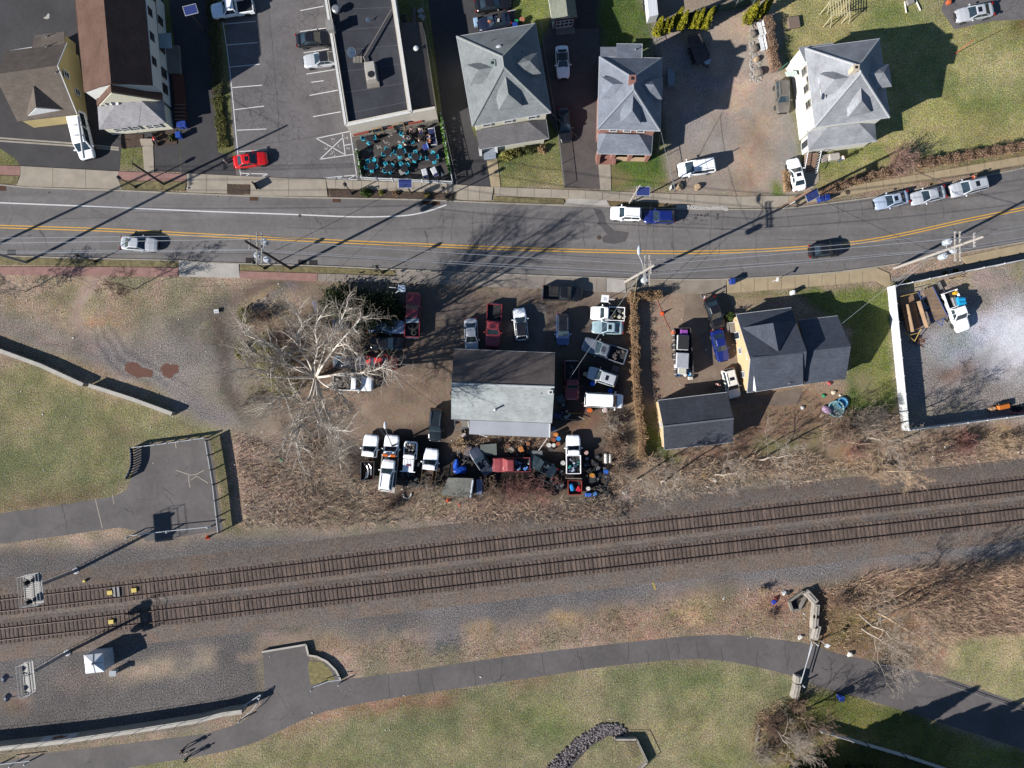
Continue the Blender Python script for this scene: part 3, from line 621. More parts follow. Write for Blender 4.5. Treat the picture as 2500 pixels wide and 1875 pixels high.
S_SHOP=shingle("silver green shingles",A(172,178,178));S_SHOPN=shingle("aged brown shingles",A(118,108,104));S_MEM=mat("lean-to membrane",A(166,170,178),.6,.06,.5,.05,9,stains=.08)
W_CREAM,W_YEL,W_WHITE,W_TAN=siding("cream siding",A(234,229,208)),mat("yellow stucco",A(206,186,132),.9,.07,.5,.05,9,stains=.08),siding("white siding",A(226,228,224)),siding("tan siding",A(222,190,148))
W_OFF=siding("off-white siding",A(238,236,226));W_BRICK=mat("red brick",A(150,108,98),.9,.12,.8,.1,10,uv=('brick',.23,.075,.012,1.25,.12));TRIM=flat("white trim",A(226,228,230),.6);M_PANE=glass("window glass",(.02,.025,.03));M_GUT=flat("white gutter",A(214,216,220),.5)
M_STONE=mat("stone veneer",A(150,142,130),.95,.3,3,.2,8,uv=('brick',.5,.25,.03,.6,.2));M_METAL=flat("galvanised metal",A(170,172,176),.45,.6);M_RUST=flat("rusty steel",A(124,74,50),.9);M_BLACK=flat("black metal",(.012,.012,.014),.5);M_RUB=flat("black rubber",(.014,.014,.015),.8);M_WOOD=mat("weathered wood",A(150,126,104),.9,.15,1,.15,8,uv=('brick',30,.18,.02,.55,.12));M_GREYW=mat("grey wood",A(140,134,126),.9,.15,1,.15,8)
def inset(poly,d):
    """inset a world xy polygon"""
    n=len(poly);a=sum(poly[i][0]*poly[(i+1) % n][1]-poly[(i+1) % n][0]*poly[i][1] for i in range(n));s=1 if a > 0 else -1;out=[]
    for i in range(n):
        p0,p,p1=(Vector(poly[j % n][:2]) for j in (i-1,i,i+1));e0=(p-p0).normalized();e1=(p1-p).normalized()
        n0,n1=Vector((-e0.y,e0.x))*s,Vector((-e1.y,e1.x))*s;b=(n0+n1);k=d/max(.3,b.dot(n0));out.append(p+b*k)
    return out
def PP(l): return [P(*q) for q in l]
def base_of(px,z): 
    q=PP([(u,v,z) for u,v in px]);c=sum(q,Vector())/len(q);return (c.x,c.y,0)
def walls(t,px,z,m,over=.3,name="wall",z0=0.):
    poly=inset([P(u,v,z) for u,v in px],over);mb=MB();mb.prism(poly,z0,z-.05);mb.build(name,m,t);return poly
def roof(t,faces,m,th=.16,name="roof"):
    mb=MB()
    for f in faces: mb.face(PP(f),th)
    return mb.build(name,m,t)
def gutter(t,pts,r=.07,name="gutter",m=None):
    mb=MB();q=PP(pts);mb.path([p+Vector((0,0,-.04)) for p in q],r,4);return mb.build(name,m or M_GUT,t)
def window(t,a,b,f,z,w,h,m=None,name="window",n=2):
    """window in the wall a->b (xy), fraction f, sill height z; outside is to the right of a->b"""
    a,b=Vector(a[:2]),Vector(b[:2]);d=(b-a).normalized();nr=Vector((d.y,-d.x));c=a+(b-a)*f+nr*.09
    ang=atan2(d.y,d.x);mb=MB()
    for k in (-1,1): mb.box((*(c+d*(w/2)*k),z+h/2),(.09,.1,h+.1),ang);mb.box((c.x,c.y,z+h/2+h/2*k),(w-.09,.1,.09),ang)
    if n == 2: mb.box((c.x,c.y,z+h/2),(w-.1,.08,.05),ang)
    fr=mb.build(name,m or TRIM,t);q=c-nr*.015;mb=MB();mb.box((q.x,q.y,z+h/2),(w-.08,.04,h-.08),ang);mb.build("pane",M_PANE,fr);return fr
def chimney(t,u,v,z,w,h,m,name="chimney"):
    p=P(u,v,z+h);mb=MB();mb.box((p.x,p.y,z+h/2-.4),(w,w,h+.8));mb.box((p.x,p.y,z+h+.04),(w+.14,w+.14,.1));c=mb.build(name,m,t)
    mb=MB();mb.box((p.x,p.y,z+h+.1),(w*.5,w*.5,.06));mb.build("flue",M_BLACK,c)
def vent(t,u,v,z,h=.5,r=.06,m=None,name="vent_pipe"):
    p=P(u,v,z);mb=MB();mb.tube((p.x,p.y,z-.3),(p.x,p.y,z+h),r,r,7);mb.lathe((p.x,p.y,z-.02),[(r*2.2,0),(r*1.2,.08)],8);mb.build(name,m or M_METAL,t)
def dormer(t,back,front,eL,eR,iL,iR,zr,ze,zi,rm,wm=None,win=0,drop=.75):
    """hip-roofed dormer; points are pixels; zr ridge, ze eave height, zi inner valley height"""
    B,F,EL,ER,IL,IR=P(*back,zr),P(*front,zr-.05),P(*eL,ze),P(*eR,ze),P(*iL,zi),P(*iR,zi);mb=MB()
    mb.face([B,F,EL,IL],.1);mb.face([B,IR,ER,F],.1);mb.face([F,ER,EL],.1);d=mb.build("dormer",rm,t)
    q=[Vector(((1-.12)*p.x+.12*(B.x+F.x)/2,(1-.12)*p.y+.12*(B.y+F.y)/2)) for p in (EL,ER,IR,IL)]
    mb=MB();mb.prism(q,ze-drop,ze-.06);mb.build("dormer_wall",wm or TRIM,d)
    if win:
        for k in range(win):
            f=(k+1)/(win+1);a,b=(q[0],q[1])
            if (b-a).cross(Vector((B.x,B.y))-a) < 0: a,b=b,a
            dd=(b-a).normalized();c=a+(b-a)*f+Vector((dd.y,-dd.x))*.02;mb=MB();mb.box((c.x,c.y,ze-.42),((b-a).length/(win+1)*.6,.06,.4),atan2(dd.y,dd.x));mb.build("dormer_window",M_PANE,d)
def gable_tri(mb,a,b,apex,t=.12):
    a,b,apex=Vector(a),Vector(b),Vector(apex);d=(b-a).normalized();n=Vector((-d.y,d.x,0))*t/2
    mb.add([a+n,b+n,apex+n,a-n,b-n,apex-n],[(0,1,2),(5,4,3),(0,3,4,1),(1,4,5,2),(2,5,3,0)])
def hips(t,pts,m):
    for k in range(len(pts)): a,b=PP(pts[k]);mb=MB();mb.tube(a+Vector((0,0,.0)),b+Vector((0,0,.0)),.12,.12,5);mb.build("ridge_cap",m,t)
def lintel_dir(poly):
    n=len(poly);a=sum(poly[i][0]*poly[(i+1) % n][1]-poly[(i+1) % n][0]*poly[i][1] for i in range(n));return poly if a > 0 else poly[::-1]
e=2.9;t=thing("yellow_house","yellow stuccoed house with weathered tan gabled roof and front cross gable, at the left edge","house",base_of([(-14,182),(140,160)],5.3))
q=walls(t,[(188,279),(163,105),(17,124),(42,296)],e,W_YEL,.25)
mb=MB();R1,R2=P(140,160,5.3),P(-14,182,5.3);in1=Vector((R1.x-.28,R1.y,5.15));gable_tri(mb,(*q[0],e-.1),(*q[1],e-.1),in1);mb.build("gable_wall",W_YEL,t);mb=MB();gable_tri(mb,(*q[2],e-.1),(*q[3],e-.1),(R2.x+.25,R2.y,5.15));mb.build("gable_wall",W_YEL,t)
roof(t,[[(188,279,e),(140,160,5.3),(-14,182,5.3),(42,296,e)],[(140,160,5.3),(163,105,e),(17,124,e),(-14,182,5.3)]],S_TAN)
roof(t,[[(158,106,3.0),(157,77,2.7),(84,86,2.7),(78,118,3.0)]],S_TAN,name="rear_roof");walls(t,[(158,112),(157,77),(84,86),(82,120)],2.7,W_YEL,.2,"rear_wall")
roof(t,[[(82,210,4.6),(88,261,4.55),(65,283,3.1),(64,280,3.2)],[(82,210,4.6),(162,268,3.1),(161,269,3.05),(88,261,4.55)]],S_TAN,.12,"front_gable_roof")
mb=MB();gable_tri(mb,P(68,283,3.05),P(158,268,3.05),P(88,263,4.4));mb.build("front_gable",TRIM,t)
gutter(t,[(188,279,e),(140,160,5.3),(163,105,e)],.06,"rake_trim");gutter(t,[(17,125,e),(78,115,e)],.06)
a,b=q[1],q[0]
for f,z in ((.52,3.2),(.36,1.2)): window(t,*(sorted([q[0],q[1]],key=lambda p: p.y)),f,z,.8,1.0)
vent(t,113,88,2.9,.4);vent(t,112,113,3.2,.5);vent(t,137,177,5.0,.4)
e,zr=3.2,8.5;t=thing("brown_roof_house","tall white house with brown shingle roof, shed dormers and pale hipped front porch","house",base_of([(236,258),(397,243),(377,24),(216,30)],e))
SW,SE,NE,NW=(236.5,258),(396.6,243.6),(377,-30),(216,-20);q=walls(t,[SE,NE,NW,SW],e,W_WHITE,.35)
RS,RN=(271.5,223),(250,-40)
mb=MB();gable_tri(mb,P(242,258,e),P(391,245,e),P(272,226,zr-.3));mb.build("gable_wall",W_CREAM,t)
roof(t,[[(*SE,e),(*RS,zr),(*RN,zr),(*NE,e)],[(*RS,zr),(*SW,e),(*NW,e),(*RN,zr)]],S_BROWN)
zd=5.9
roof(t,[[(271,203,zr+.12),(250,-38,zr+.12),(352,-25,zd),(356,21,zd),(373,208,zd)],[(271,203,zr+.12),(205,225,zd),(184,20,zd),(182,-30,zd),(250,-38,zr+.12)]],S_BROWN,.14,"dormer_roof")
a,b,c,d=P(372,206,zd),P(353,-20,zd),P(207,223,zd),P(186,-20,zd)
mb=MB();k=P(272,206,zr)
for A_,B_ in ((a,b),(c,d)): mb.quadwall(A_,B_,3.4,zd-.05,.14)
for A_ in (a,c): mb.add([(A_.x,A_.y,3.6),(A_.x,A_.y,zd),(k.x,k.y,zr-.05),(k.x,k.y,7.2)],[(0,1,2,3)])
mb.build("dormer_wall",W_WHITE,t)
for f in (.82,.55,.28): window(t,a,b,f,4.6,.95,1.0,flat("dark window frame",A(88,70,70)))
s,n_=sorted([q[0],q[1]],key=lambda p: p.y)
for f,w in ((.13,1.1),(.28,1.1),(.55,1.9),(.78,.9)): window(t,s,n_,f,1.0,w,1.15,flat("dark window frame",A(88,70,70)))
roof(t,[[(242,316,2.7),(283,252,3.9),(345,246,3.9),(404.5,300,2.7)],[(404.5,300,2.7),(345,246,3.9),(398,244,2.7)],[(242,316,2.7),(238,260,2.7),(283,252,3.9)]],S_LG,.14,"porch_roof")
pq=walls(t,[(242,316),(404.5,300),(398,244),(239,262)],2.7,W_CREAM,.25,"porch_wall")
for f in (.2,.33,.5,.72,.84): window(t,pq[0],pq[1],f,1.1,.85,1.1)
chimney(t,255,69,7.3,.5,.7,flat("chimney stucco",A(200,196,190)))
for u,v in ((278,26),(350,58)): vent(t,u,v,6.6 if u < 300 else 5.6,.35,.09)
for u,v,z,h in ((253,251,3.6,.5),(264,249,4.2,.5),(279,249,4.3,.45)):
    p=P(u,v,z);mb=MB();mb.lathe((0,0,0),[(.05,0),(.3,.06),(.42,.16)],14,cap=False);R=Matrix.Rotation(radians(60),3,Vector((.9,.4,0)))
    mb.v=[tuple(R @ Vector(w)+p) for w in mb.v];mb.tube((p.x,p.y,z-.6),p,.03);mb.build("satellite_dish",flat("dish grey",A(205,205,205),.4),t)
mb=MB();aw=PP([(384,82,2.6),(417,80,2.4),(420,118,2.4),(388,117,2.6)]);mb.face(aw,.06);mb.build("side_canopy",mat("pale green canopy",A(168,186,192),.6,.1,1,.05,8,stains=.2),t)
mb=MB();mb.face(PP([(402,110,.5),(436,110,.5),(441,180,.5),(410,178,.5)]),.5);mb.build("side_deck",M_GREYW,t)
mb=MB()
for k in range(3): p=P(361,345+4*k,0);mb.box((p.x,p.y,.25-.08*k),(1.6,.34,.5-.16*k))
mb.build("front_steps",M_CONC,t)
zp,zf=4.5,4.0;t=thing("commercial_building","flat black-roofed commercial building with cream parapet beside the parking lot","building",base_of([(789,0),(844,306),(1003,270),(962,0)],zp))
W_PAR=mat("cream parapet stucco",A(222,214,200),.85,.06,.6,.05,9,stains=.1)
pm=[(786,-60),(844,306),(1062,262),(1062,256),(1002,267),(953,-60)]
wq=[P(u,v,zp) for u,v in [(786,-60),(844,306),(1003,273),(953,-60)]];mb=MB();mb.prism([(p.x,p.y) for p in wq],0,zf-.02)
ww=inset(wq,.36)
for (a,b),(c,d) in (((wq[0],wq[1]),(ww[0],ww[1])),((wq[1],wq[2]),(ww[1],ww[2])),((wq[2],wq[3]),(ww[2],ww[3]))):
    mb.prism([(a.x,a.y),(b.x,b.y),(d[0],d[1]),(c[0],c[1])],zf-.03,zp)
mb.build("wall",W_PAR,t)
wl=[P(u,v,3.9) for u,v in [(1004,272),(1062,262),(1031,54),(970,58)]];mb=MB();mb.prism([(p.x,p.y) for p in wl],0,2.7);a,b=P(1003,273,zp),P(1062,262,zp);mb.quadwall(Vector((a.x,a.y)),Vector((b.x,b.y)),0,zp-.05,.3);mb.build("wing_wall",W_PAR,t)
M_FLAT=asphalt("roof membrane",A(62,63,70),.25,.3,.25);mb=MB();mb.face([(p[0],p[1],zf) for p in ww]);mb.build("flat_roof",M_FLAT,t)
mb=MB()
for k in range(7):
    f0=.06+k*.145;a=ww[0].lerp(ww[1],f0);b=ww[3].lerp(ww[2],f0);mb.quadwall(a,b,zf,zf+.012,.06)
mb.build("roof_seam",flat("seam",A(92,92,98)),t)
roof(t,[[(1000,262,4.0),(1061,258,3.1),(1031,54,3.1),(969,56,4.0)]],shingle("dark brown shingles",A(96,90,88)),.12,"wing_roof")
mb=MB()
for a,b in ((wq[0],wq[1]),(wq[1],wq[2]),(wq[2],wq[3])): mb.quadwall(a,b,zp,zp+.05,.3)
mb.build("coping",flat("white coping",A(232,230,226),.5),t)
a,b=P(845,306,zp),P(1062,262,zp);d=(b-a).normalized();nr=Vector((d.y,-d.x,0));L_=(b-a).length;ang=atan2(d.y,d.x)
for f0,f1 in ((.02,.2),(.42,.62),(.66,.82)):
    c=a+d*L_*(f0+f1)/2+nr*.19;mb=MB();mb.box((c.x,c.y,1.5),(L_*(f1-f0),.1,.5),ang);mb.build("red_band",flat("red band",A(170,86,72),.8),t)
mb=MB();c=a+d*L_/2+nr*.21;mb.box((c.x,c.y,.6),(L_,.14,1.2),ang);mb.build("stone_base",M_STONE,t)
for f,w in ((.30,1.3),(.545,1.4)): window(t,a+nr*.17,b+nr*.17,f,.1,w,2.2,flat("shop door frame",A(180,150,110)),"door",1)
mb=MB();p=P(728+99,168,zf+1.1);p=P(904,172,zf+1.2);mb.bbox((p.x,p.y,zf+.25),(1.25,2.3,1.0),.05,radians(9));o=mb.build("rooftop_unit",flat("beige unit",A(186,180,172),.5),t)
mb=MB();mb.lathe((p.x+.1,p.y-.5,zf+1.25),[(.42,0),(.42,.05),(.36,.06)],16);mb.build("fan",M_BLACK,o);mb=MB();mb.box((p.x,p.y-.3,zf+.13),(1.6,2.9,.25),radians(9));mb.build("unit_curb",M_GREYW,o)
mb=MB();mb.tube(P(890,138,zf+.35),P(957,22,zf+.35),.1,.1,8);mb.tube(P(888,138,zf+.35),P(893,152,zf+.35),.1,.1,8);mb.build("roof_duct",flat("conduit",A(130,122,118),.6),t)
p=P(856,128,zf+.8);mb=MB();mb.lathe((0,0,0),[(.06,0),(.45,.08),(.62,.2)],18,cap=False);R=Matrix.Rotation(radians(42),3,Vector((.5,.9,0))) ;mb.v=[tuple(R @ Vector(w)+p) for w in mb.v];mb.build("satellite_dish",flat("white dish",A(236,236,236),.4),t)
mb=MB()
for dx in (.35,.75,1.15): mb.box((p.x+dx,p.y-.55,zf+.12),(.34,.8,.2))
mb.tube((p.x+.5,p.y-.4,zf+.1),p,.04);mb.build("dish_ballast",M_GREYW,t)
p=P(896,48,zf+.5);mb=MB();mb.lathe((0,0,0),[(.04,0),(.3,.1)],12,cap=False);R=Matrix.Rotation(radians(50),3,Vector((.5,.9,0)));mb.v=[tuple(R @ Vector(w)+p) for w in mb.v];mb.tube((p.x+.3,p.y,zf),p,.03);mb.build("satellite_dish",flat("white dish",A(236,236,236),.4),t)
p=P(824,30,zf);mb=MB();mb.lathe(p,[(.28,0),(.28,.5),(.5,.55),(.52,.9),(.36,1.0)],16);mb.build("exhaust_fan",M_METAL,t)
p=P(812,76,zf);mb=MB();mb.box((p.x,p.y,zf+.7),(.8,1.1,1.5),radians(8));mb.box((p.x,p.y,zf+1.5),(.95,1.3,.12),radians(8));mb.build("parapet_chimney",flat("grey flue stone",A(150,148,144)),t)
p=P(1016,119,3.75);mb=MB();mb.lathe(p+Vector((0,0,-.2)),[(.15,0),(.15,.25),(.34,.3),(.3,.42),(.1,.5)],14);mb.build("turbine_vent",flat("white vent",A(225,228,230),.4),t)
for k,(u,v,lab,c,s) in enumerate(((1012,40,"grey plank leaning in the fenced yard behind the flat roof",A(120,112,106),(.5,2.2,.3)),(1027,30,"white crate in the fenced yard behind the flat roof",A(190,188,184),(.8,.5,.5)),(1030,44,"pale bundle at the yard corner behind the flat roof",A(176,176,180),(.6,.8,.5)))):
    p=P(u,v,0);mb=MB();mb.bbox((p.x,p.y,0),s,.06,.5*k);tag(mb.build("yard_bundle",flat("yard bundle %d" % k,c)),lab,"bundle")
for u,v,r,lab in ((986,42,.36,"larger tyre lying in the fenced yard behind the flat roof"),(988,52,.28,"smaller tyre lying in the fenced yard behind the flat roof")):
    mb=MB();mb.lathe(P(u,v,0),[(r*.6,0),(r,.03),(r,.2),(r*.6,.22),(r*.55,.1)],16,cap=False);tag(mb.build("tyre",flat("dusty tyre",A(92,90,90))),lab,"tyre")
e,zr=5.8,8.9;NW,NE,SE,SW=(1114.7,89),(1307,57),(1345,275),(1153,308);RN,RS=(1226.6,139),(1230,164)
t=thing("grey_hip_house","two-storey cream house with green-grey hipped roof and three white dormers","house",base_of([NW,NE,SE,SW],e));q=lintel_dir(walls(t,[SW,SE,NE,NW],e,W_CREAM,.45))
roof(t,[[(*NW,e),(*RN,zr),(*RS,zr),(*SW,e)],[(*SW,e),(*RS,zr),(*SE,e)],[(*SE,e),(*RS,zr),(*RN,zr),(*NE,e)],[(*NE,e),(*RN,zr),(*NW,e)]],S_GRN);gutter(t,[(*NW,e),(*NE,e),(*SE,e),(*SW,e),(*NW,e)],.06)
hips(t,[[(*NW,e),(*RN,zr)],[(*NE,e),(*RN,zr)],[(*RN,zr),(*RS,zr)],[(*SW,e),(*RS,zr)],[(*SE,e),(*RS,zr)]],flat("ridge cap green",A(150,154,154),.9))
dormer(t,(1222,162),(1168,170),(1139,158),(1148,206),(1196,148),(1203,200),8.1,7.0,7.25,S_GRN)
dormer(t,(1238,159),(1294,149),(1321,179),(1312,129),(1269,187),(1264,135),8.1,6.9,7.3,S_GRN)
dormer(t,(1231,162),(1241,229),(1218,268),(1275,258),(1205,217),(1270,205),8.4,7.0,7.3,S_GRN,None,3)
i0=[k for k in range(4)];fr=min(i0,key=lambda k: (q[k].y+q[(k+1) % 4].y))
for f in (.16,.46,.8): window(t,q[fr],q[(fr+1) % 4],f,4.0,1.0,1.3)
roof(t,[[(1170,365,2.7),(1162,318,3.6),(1288,296,3.6),(1340,338,2.7)],[(1340,338,2.7),(1288,296,3.6),(1333,291,2.75)]],shingle("grey porch shingles",A(116,114,116)),.14,"porch_roof");gutter(t,[(1170,365,2.7),(1340,338,2.7),(1333,291,2.75)],.05)
pq=walls(t,[(1212,358),(1336,337),(1331,300),(1165,322),(1168,352),(1210,345)],2.6,W_CREAM,.3,"porch_wall")
mb=MB()
for u,v in ((1172,364),(1211,358)): p=P(u,v+2,2.5);mb.box((p.x,p.y+.25,1.25),(.36,.36,2.5))
mb.build("porch_post",TRIM,t);mb=MB()
for k in range(4): p=P(1196,368+6*k,0);mb.box((p.x,p.y,.4-.1*k),(1.6,.4,.8-.2*k),radians(9))
mb.build("porch_steps",flat("blue grey steps",A(150,160,172)),t)
chimney(t,1202,154,7.4,.6,1.0,flat("greenish stone",A(150,164,158)))
vent(t,1198,101,6.8,.4);p=P(1218,119,7.5);mb=MB();mb.lathe(p+Vector((0,0,-.3)),[(.2,0),(.2,.4),(.4,.45),(.34,.6),(.1,.66)],14);mb.build("roof_vent",flat("white vent",A(225,228,230),.4),t);vent(t,1277,127,7.0,.4)
e,zr=5.8,8.6;NW,NE,SE,SW=(1463.5,139),(1616,142),(1612,319.5),(1459,315);RN,RS=(1544.7,190),(1547,218)
t=thing("brick_hip_house","brick house with slate-blue hipped roof, three dormers and a brick chimney at the peak","house",base_of([NW,NE,SE,SW],e));q=lintel_dir(walls(t,[SW,SE,NE,NW],e,W_BRICK,.45))
roof(t,[[(*NW,e),(*RN,zr),(*RS,zr),(*SW,e)],[(*SW,e),(*RS,zr),(*SE,e)],[(*SE,e),(*RS,zr),(*RN,zr),(*NE,e)],[(*NE,e),(*RN,zr),(*NW,e)]],S_SLATE);gutter(t,[(*NW,e),(*NE,e),(*SE,e),(*SW,e),(*NW,e)],.06)
hips(t,[[(*NW,e),(*RN,zr)],[(*NE,e),(*RN,zr)],[(*RN,zr),(*RS,zr)],[(*SW,e),(*RS,zr)],[(*SE,e),(*RS,zr)]],flat("ridge cap slate",A(150,156,166),.9))
dormer(t,(1537,204),(1496,205.5),(1468,187),(1470,240),(1512,187),(1506,240),7.9,6.7,7.0,S_SLATE)
dormer(t,(1556,206),(1596,206),(1617,242),(1619,189),(1579,242),(1588,190),7.9,6.5,6.9,S_SLATE)
dormer(t,(1547,216),(1544,270),(1516,298),(1565,302),(1513,250),(1567,256),8.2,6.9,7.2,S_SLATE,None,3)
fr=min(range(4),key=lambda k: (q[k].y+q[(k+1) % 4].y))
for f in (.24,.5,.74): window(t,q[fr],q[(fr+1) % 4],f,4.2,.9,1.2)
roof(t,[[(1505,140,6.0),(1505.5,107,5.4),(1568,107.5,5.4),(1567,141,6.0)]],S_SLATE,.14,"rear_roof");walls(t,[(1505,141),(1505.5,107),(1568,107.5),(1567,142)],5.4,W_BRICK,.3,"rear_wall");gutter(t,[(1505.5,107,5.4),(1568,107.5,5.4),(1567,141,6.0)],.06)
roof(t,[[(1466,139,3.3),(1466,114.5,3.0),(1505,114.5,3.0),(1505,139,3.3)]],S_SLATE,.14,"side_roof");walls(t,[(1466,138),(1466,114.5),(1504,114.5),(1504,138)],3.0,W_BRICK,.2,"side_wall");vent(t,1552,121,5.7,.4)
chimney(t,1544,192,8.2,.7,1.1,W_BRICK)
roof(t,[[(1459,375,2.8),(1480,326,3.8),(1560,328,3.8),(1590,378,2.8)],[(1590,378,2.8),(1560,328,3.8),(1594,326,2.8)],[(1459,375,2.8),(1460,325,2.8),(1480,326,3.8)]],S_SLATE,.14,"porch_roof");gutter(t,[(1460,325,2.8),(1459,375,2.8),(1590,378,2.8),(1594,326,2.8)],.05)
mb=MB();a,b,c_=P(1464,373,2.7),P(1585,376,2.7),P(1585,332,2.7)
for p,f in ((a,0),(a.lerp(b,.3),0),(a.lerp(b,.64),0),(b,0)): mb.box((p.x,p.y+.1,1.35),(.5,.5,2.7))
mb.build("porch_pillar",W_BRICK,t);mb=MB()
for f0,f1 in ((.33,.62),(.67,.97)): mb.quadwall(a.lerp(b,f0),a.lerp(b,f1),.1,1.0,.25)
mb.quadwall(b,c_,.1,1.,.25);mb.build("porch_rail",flat("tan stone cap",A(206,176,146)),t)
mb=MB();p=P(1478,388,0)
for k in range(4): mb.box((p.x,p.y-.3*k+.3,.4-.1*k),(1.6,.34,.8-.2*k))
mb.build("front_steps",W_BRICK,t);mb=MB()
for dx in (-1.05,1.05): mb.box((p.x+dx,p.y,.5),(.4,1.6,1.0))
mb.build("step_pier",W_BRICK,t);mb=MB();p=P(1630,195,0)
for k in range(3): mb.box((p.x+.35*k,p.y,.5-.15*k),(.34,2.,1-.3*k))
mb.build("side_steps",flat("blue grey steps",A(150,160,172)),t)
e,zr=5.6,9.4;NW,NE,SE,SW=(1966,118),(2147,94.6),(2171.5,286.7),(1989.7,310);RN,RS=(2097,161),(2101.5,178)
t=thing("cream_house","tall cream clapboard house with pale grey hipped roof and sunlit west wall","house",base_of([NW,NE,SE,SW],e));q=lintel_dir(walls(t,[SW,SE,NE,NW],e,W_OFF,.35))
roof(t,[[(*NW,e),(*RN,zr),(*RS,zr),(*SW,e)],[(*SW,e),(*RS,zr),(*SE,e)],[(*SE,e),(*RS,zr),(*RN,zr),(*NE,e)],[(*NE,e),(*RN,zr),(*NW,e)]],S_PALE);gutter(t,[(*NW,e),(*NE,e),(*SE,e),(*SW,e),(*NW,e)],.06)
hips(t,[[(*NW,e),(*RN,zr)],[(*NE,e),(*RN,zr)],[(*RN,zr),(*RS,zr)],[(*SW,e),(*RS,zr)],[(*SE,e),(*RS,zr)]],flat("ridge cap pale",A(184,186,190),.9))
dormer(t,(2080,187),(2037,194),(1999,180),(2006,232),(2040,173),(2052,226),8.6,7.1,7.5,S_PALE,TRIM,1)
dormer(t,(2118,182),(2158,177),(2178,211),(2170,156),(2134,216),(2130,158),8.2,6.9,7.3,S_PALE)
dormer(t,(2101,200),(2104,245),(2070,286),(2126,273),(2066,235),(2130,222),8.3,6.6,7.0,S_PALE,TRIM)
roof(t,[[(1950,115,5.2),(2035,104,5.2),(2034,112,5.6),(1966,150,5.6)]],S_PALE,.12,"rear_roof");walls(t,[(1952,117),(2035,106),(2040,140),(1968,150)],5.1,W_OFF,.1,"rear_wall")
wl_=min(range(4),key=lambda k: (q[k].x+q[(k+1) % 4].x))
for f in (.12,.36,.58): window(t,q[wl_],q[(wl_+1) % 4],f+.08,3.3,.9,1.3,flat("beige frame",A(170,162,150)))
window(t,q[wl_],q[(wl_+1) % 4],.34,4.4,.7,1.0,flat("beige frame",A(170,162,150)))
roof(t,[[(1974.6,367,2.9),(2020,311,3.9),(2097,300.5,3.9),(2140.5,344.5,2.9)],[(2140.5,344.5,2.9),(2097,300.5,3.9),(2136,297.5,2.9)],[(1974.6,367,2.9),(1971.6,318,2.9),(2020,311,3.9)]],S_PALE,.14,"porch_roof")
pq=lintel_dir(walls(t,[(1975,366),(2139,344),(2135,300),(1973,320)],2.8,W_OFF,.25,"porch_wall"));gutter(t,[(1974.6,367,2.9),(2140.5,344.5,2.9)],.06)
wl_=min(range(4),key=lambda k: (pq[k].x+pq[(k+1) % 4].x));window(t,pq[wl_],pq[(wl_+1) % 4],.5,.2,1.0,2.1,TRIM,"side_door",1)
chimney(t,2090,165,8.7,.6,1.2,flat("cream brick",A(214,200,176)))
mb=MB();p0=P(1985,372,1.2);d_=Vector((-.06,-1,0)).normalized()
for k in range(8): c=p0+d_*(.28*k+.2);mb.box((c.x,c.y,.55-.07*k),(1.5,.3,1.1-.14*k),radians(3))
mb.build("front_steps",flat("brown treads",A(150,122,104)),t);mb=MB()
for sx in (-.85,.85):
    a=p0+Vector((sx,0,.6));b=p0+d_*2.5+Vector((sx,0,-.4));mb.tube(a,b,.05);
    for k in range(9): c=a.lerp(b,k/8);mb.tube(c,c-Vector((0,0,.8)),.025,.025,4)
    mb.build("stair_railing",TRIM,t);mb=MB()
mb=MB()
for dx in (.03,): a=P(2010,362,1.0);b=P(2096,349,1.0);mb.quadwall(a,b,.2,1.1,.08)
mb.build("porch_skirt",TRIM,t);mb=MB()
mb.face(PP([(1921,262-75,2.3),(1948,184,2.6),(1944,172,2.6),(1916,176,2.3)]),.05);mb.build("door_canopy",flat("white canopy",A(200,214,206),.4),t)
p=P(2007,235,7.1);mb=MB();mb.lathe((0,0,0),[(.05,0),(.32,.08),(.4,.16)],14,cap=False);R=Matrix.Rotation(radians(40),3,Vector((.5,.9,0)));mb.v=[tuple(R @ Vector(w)+p) for w in mb.v];mb.tube((p.x,p.y,6.2),p,.03);mb.build("satellite_dish",flat("dish grey",A(205,205,205),.4),t)
e,zr=2.4,3.7;t=thing("red_trim_garage","small white garage with red-trimmed door windows at the top edge","garage",base_of([(1348,51),(1408,42),(1401,0),(1341,0)],e))
q=walls(t,[(1349,51),(1409,43),(1398,-40),(1336,-34)],e,W_WHITE,.2);mb=MB();gable_tri(mb,(*q[0],e-.1),(*q[1],e-.1),P(1386,39,zr-.2));mb.build("gable_wall",W_WHITE,t)
roof(t,[[(1348,52,e),(1386,38,zr),(1374,-60,zr),(1334,-40,e)],[(1386,38,zr),(1410,43,e),(1396,-50,e),(1374,-60,zr)]],shingle("grey-green old shingles",A(128,132,120)),.12)
a,b=q[0],q[1];d=(b-a).normalized();nr=Vector((d.y,-d.x));ang=atan2(d.y,d.x);c=a.lerp(b,.52)+nr*.05;mb=MB();mb.box((c.x,c.y,1.05),(2.3,.1,2.1),ang);dr=mb.build("door",flat("white door",A(224,220,224)),t)
mb=MB();c2=c+nr*.06;mb.box((c2.x,c2.y,2.16),(2.6,.08,.1),ang)
for k in (-1,1): mb.box((*(c2+d*1.24*k),1.05),(.1,.08,2.1),ang)
mb.build("door_trim",flat("dark red trim",A(130,46,50)),dr)
for j in range(2):
    for k in range(4): c3=c+d*(-.82+.55*k)+nr*.06;mb=MB();mb.box((c3.x,c3.y,.8+.75*j),(.36,.05,.4),ang);mb.build("door_window",M_PANE,dr)
mb=MB();mb.face([(*p,.01) for p in [P2(1357,77),P2(1357,70),P2(1402,65),P2(1404,82),P2(1359,86)]]);mb.build("ramp",M_GREYW,t)
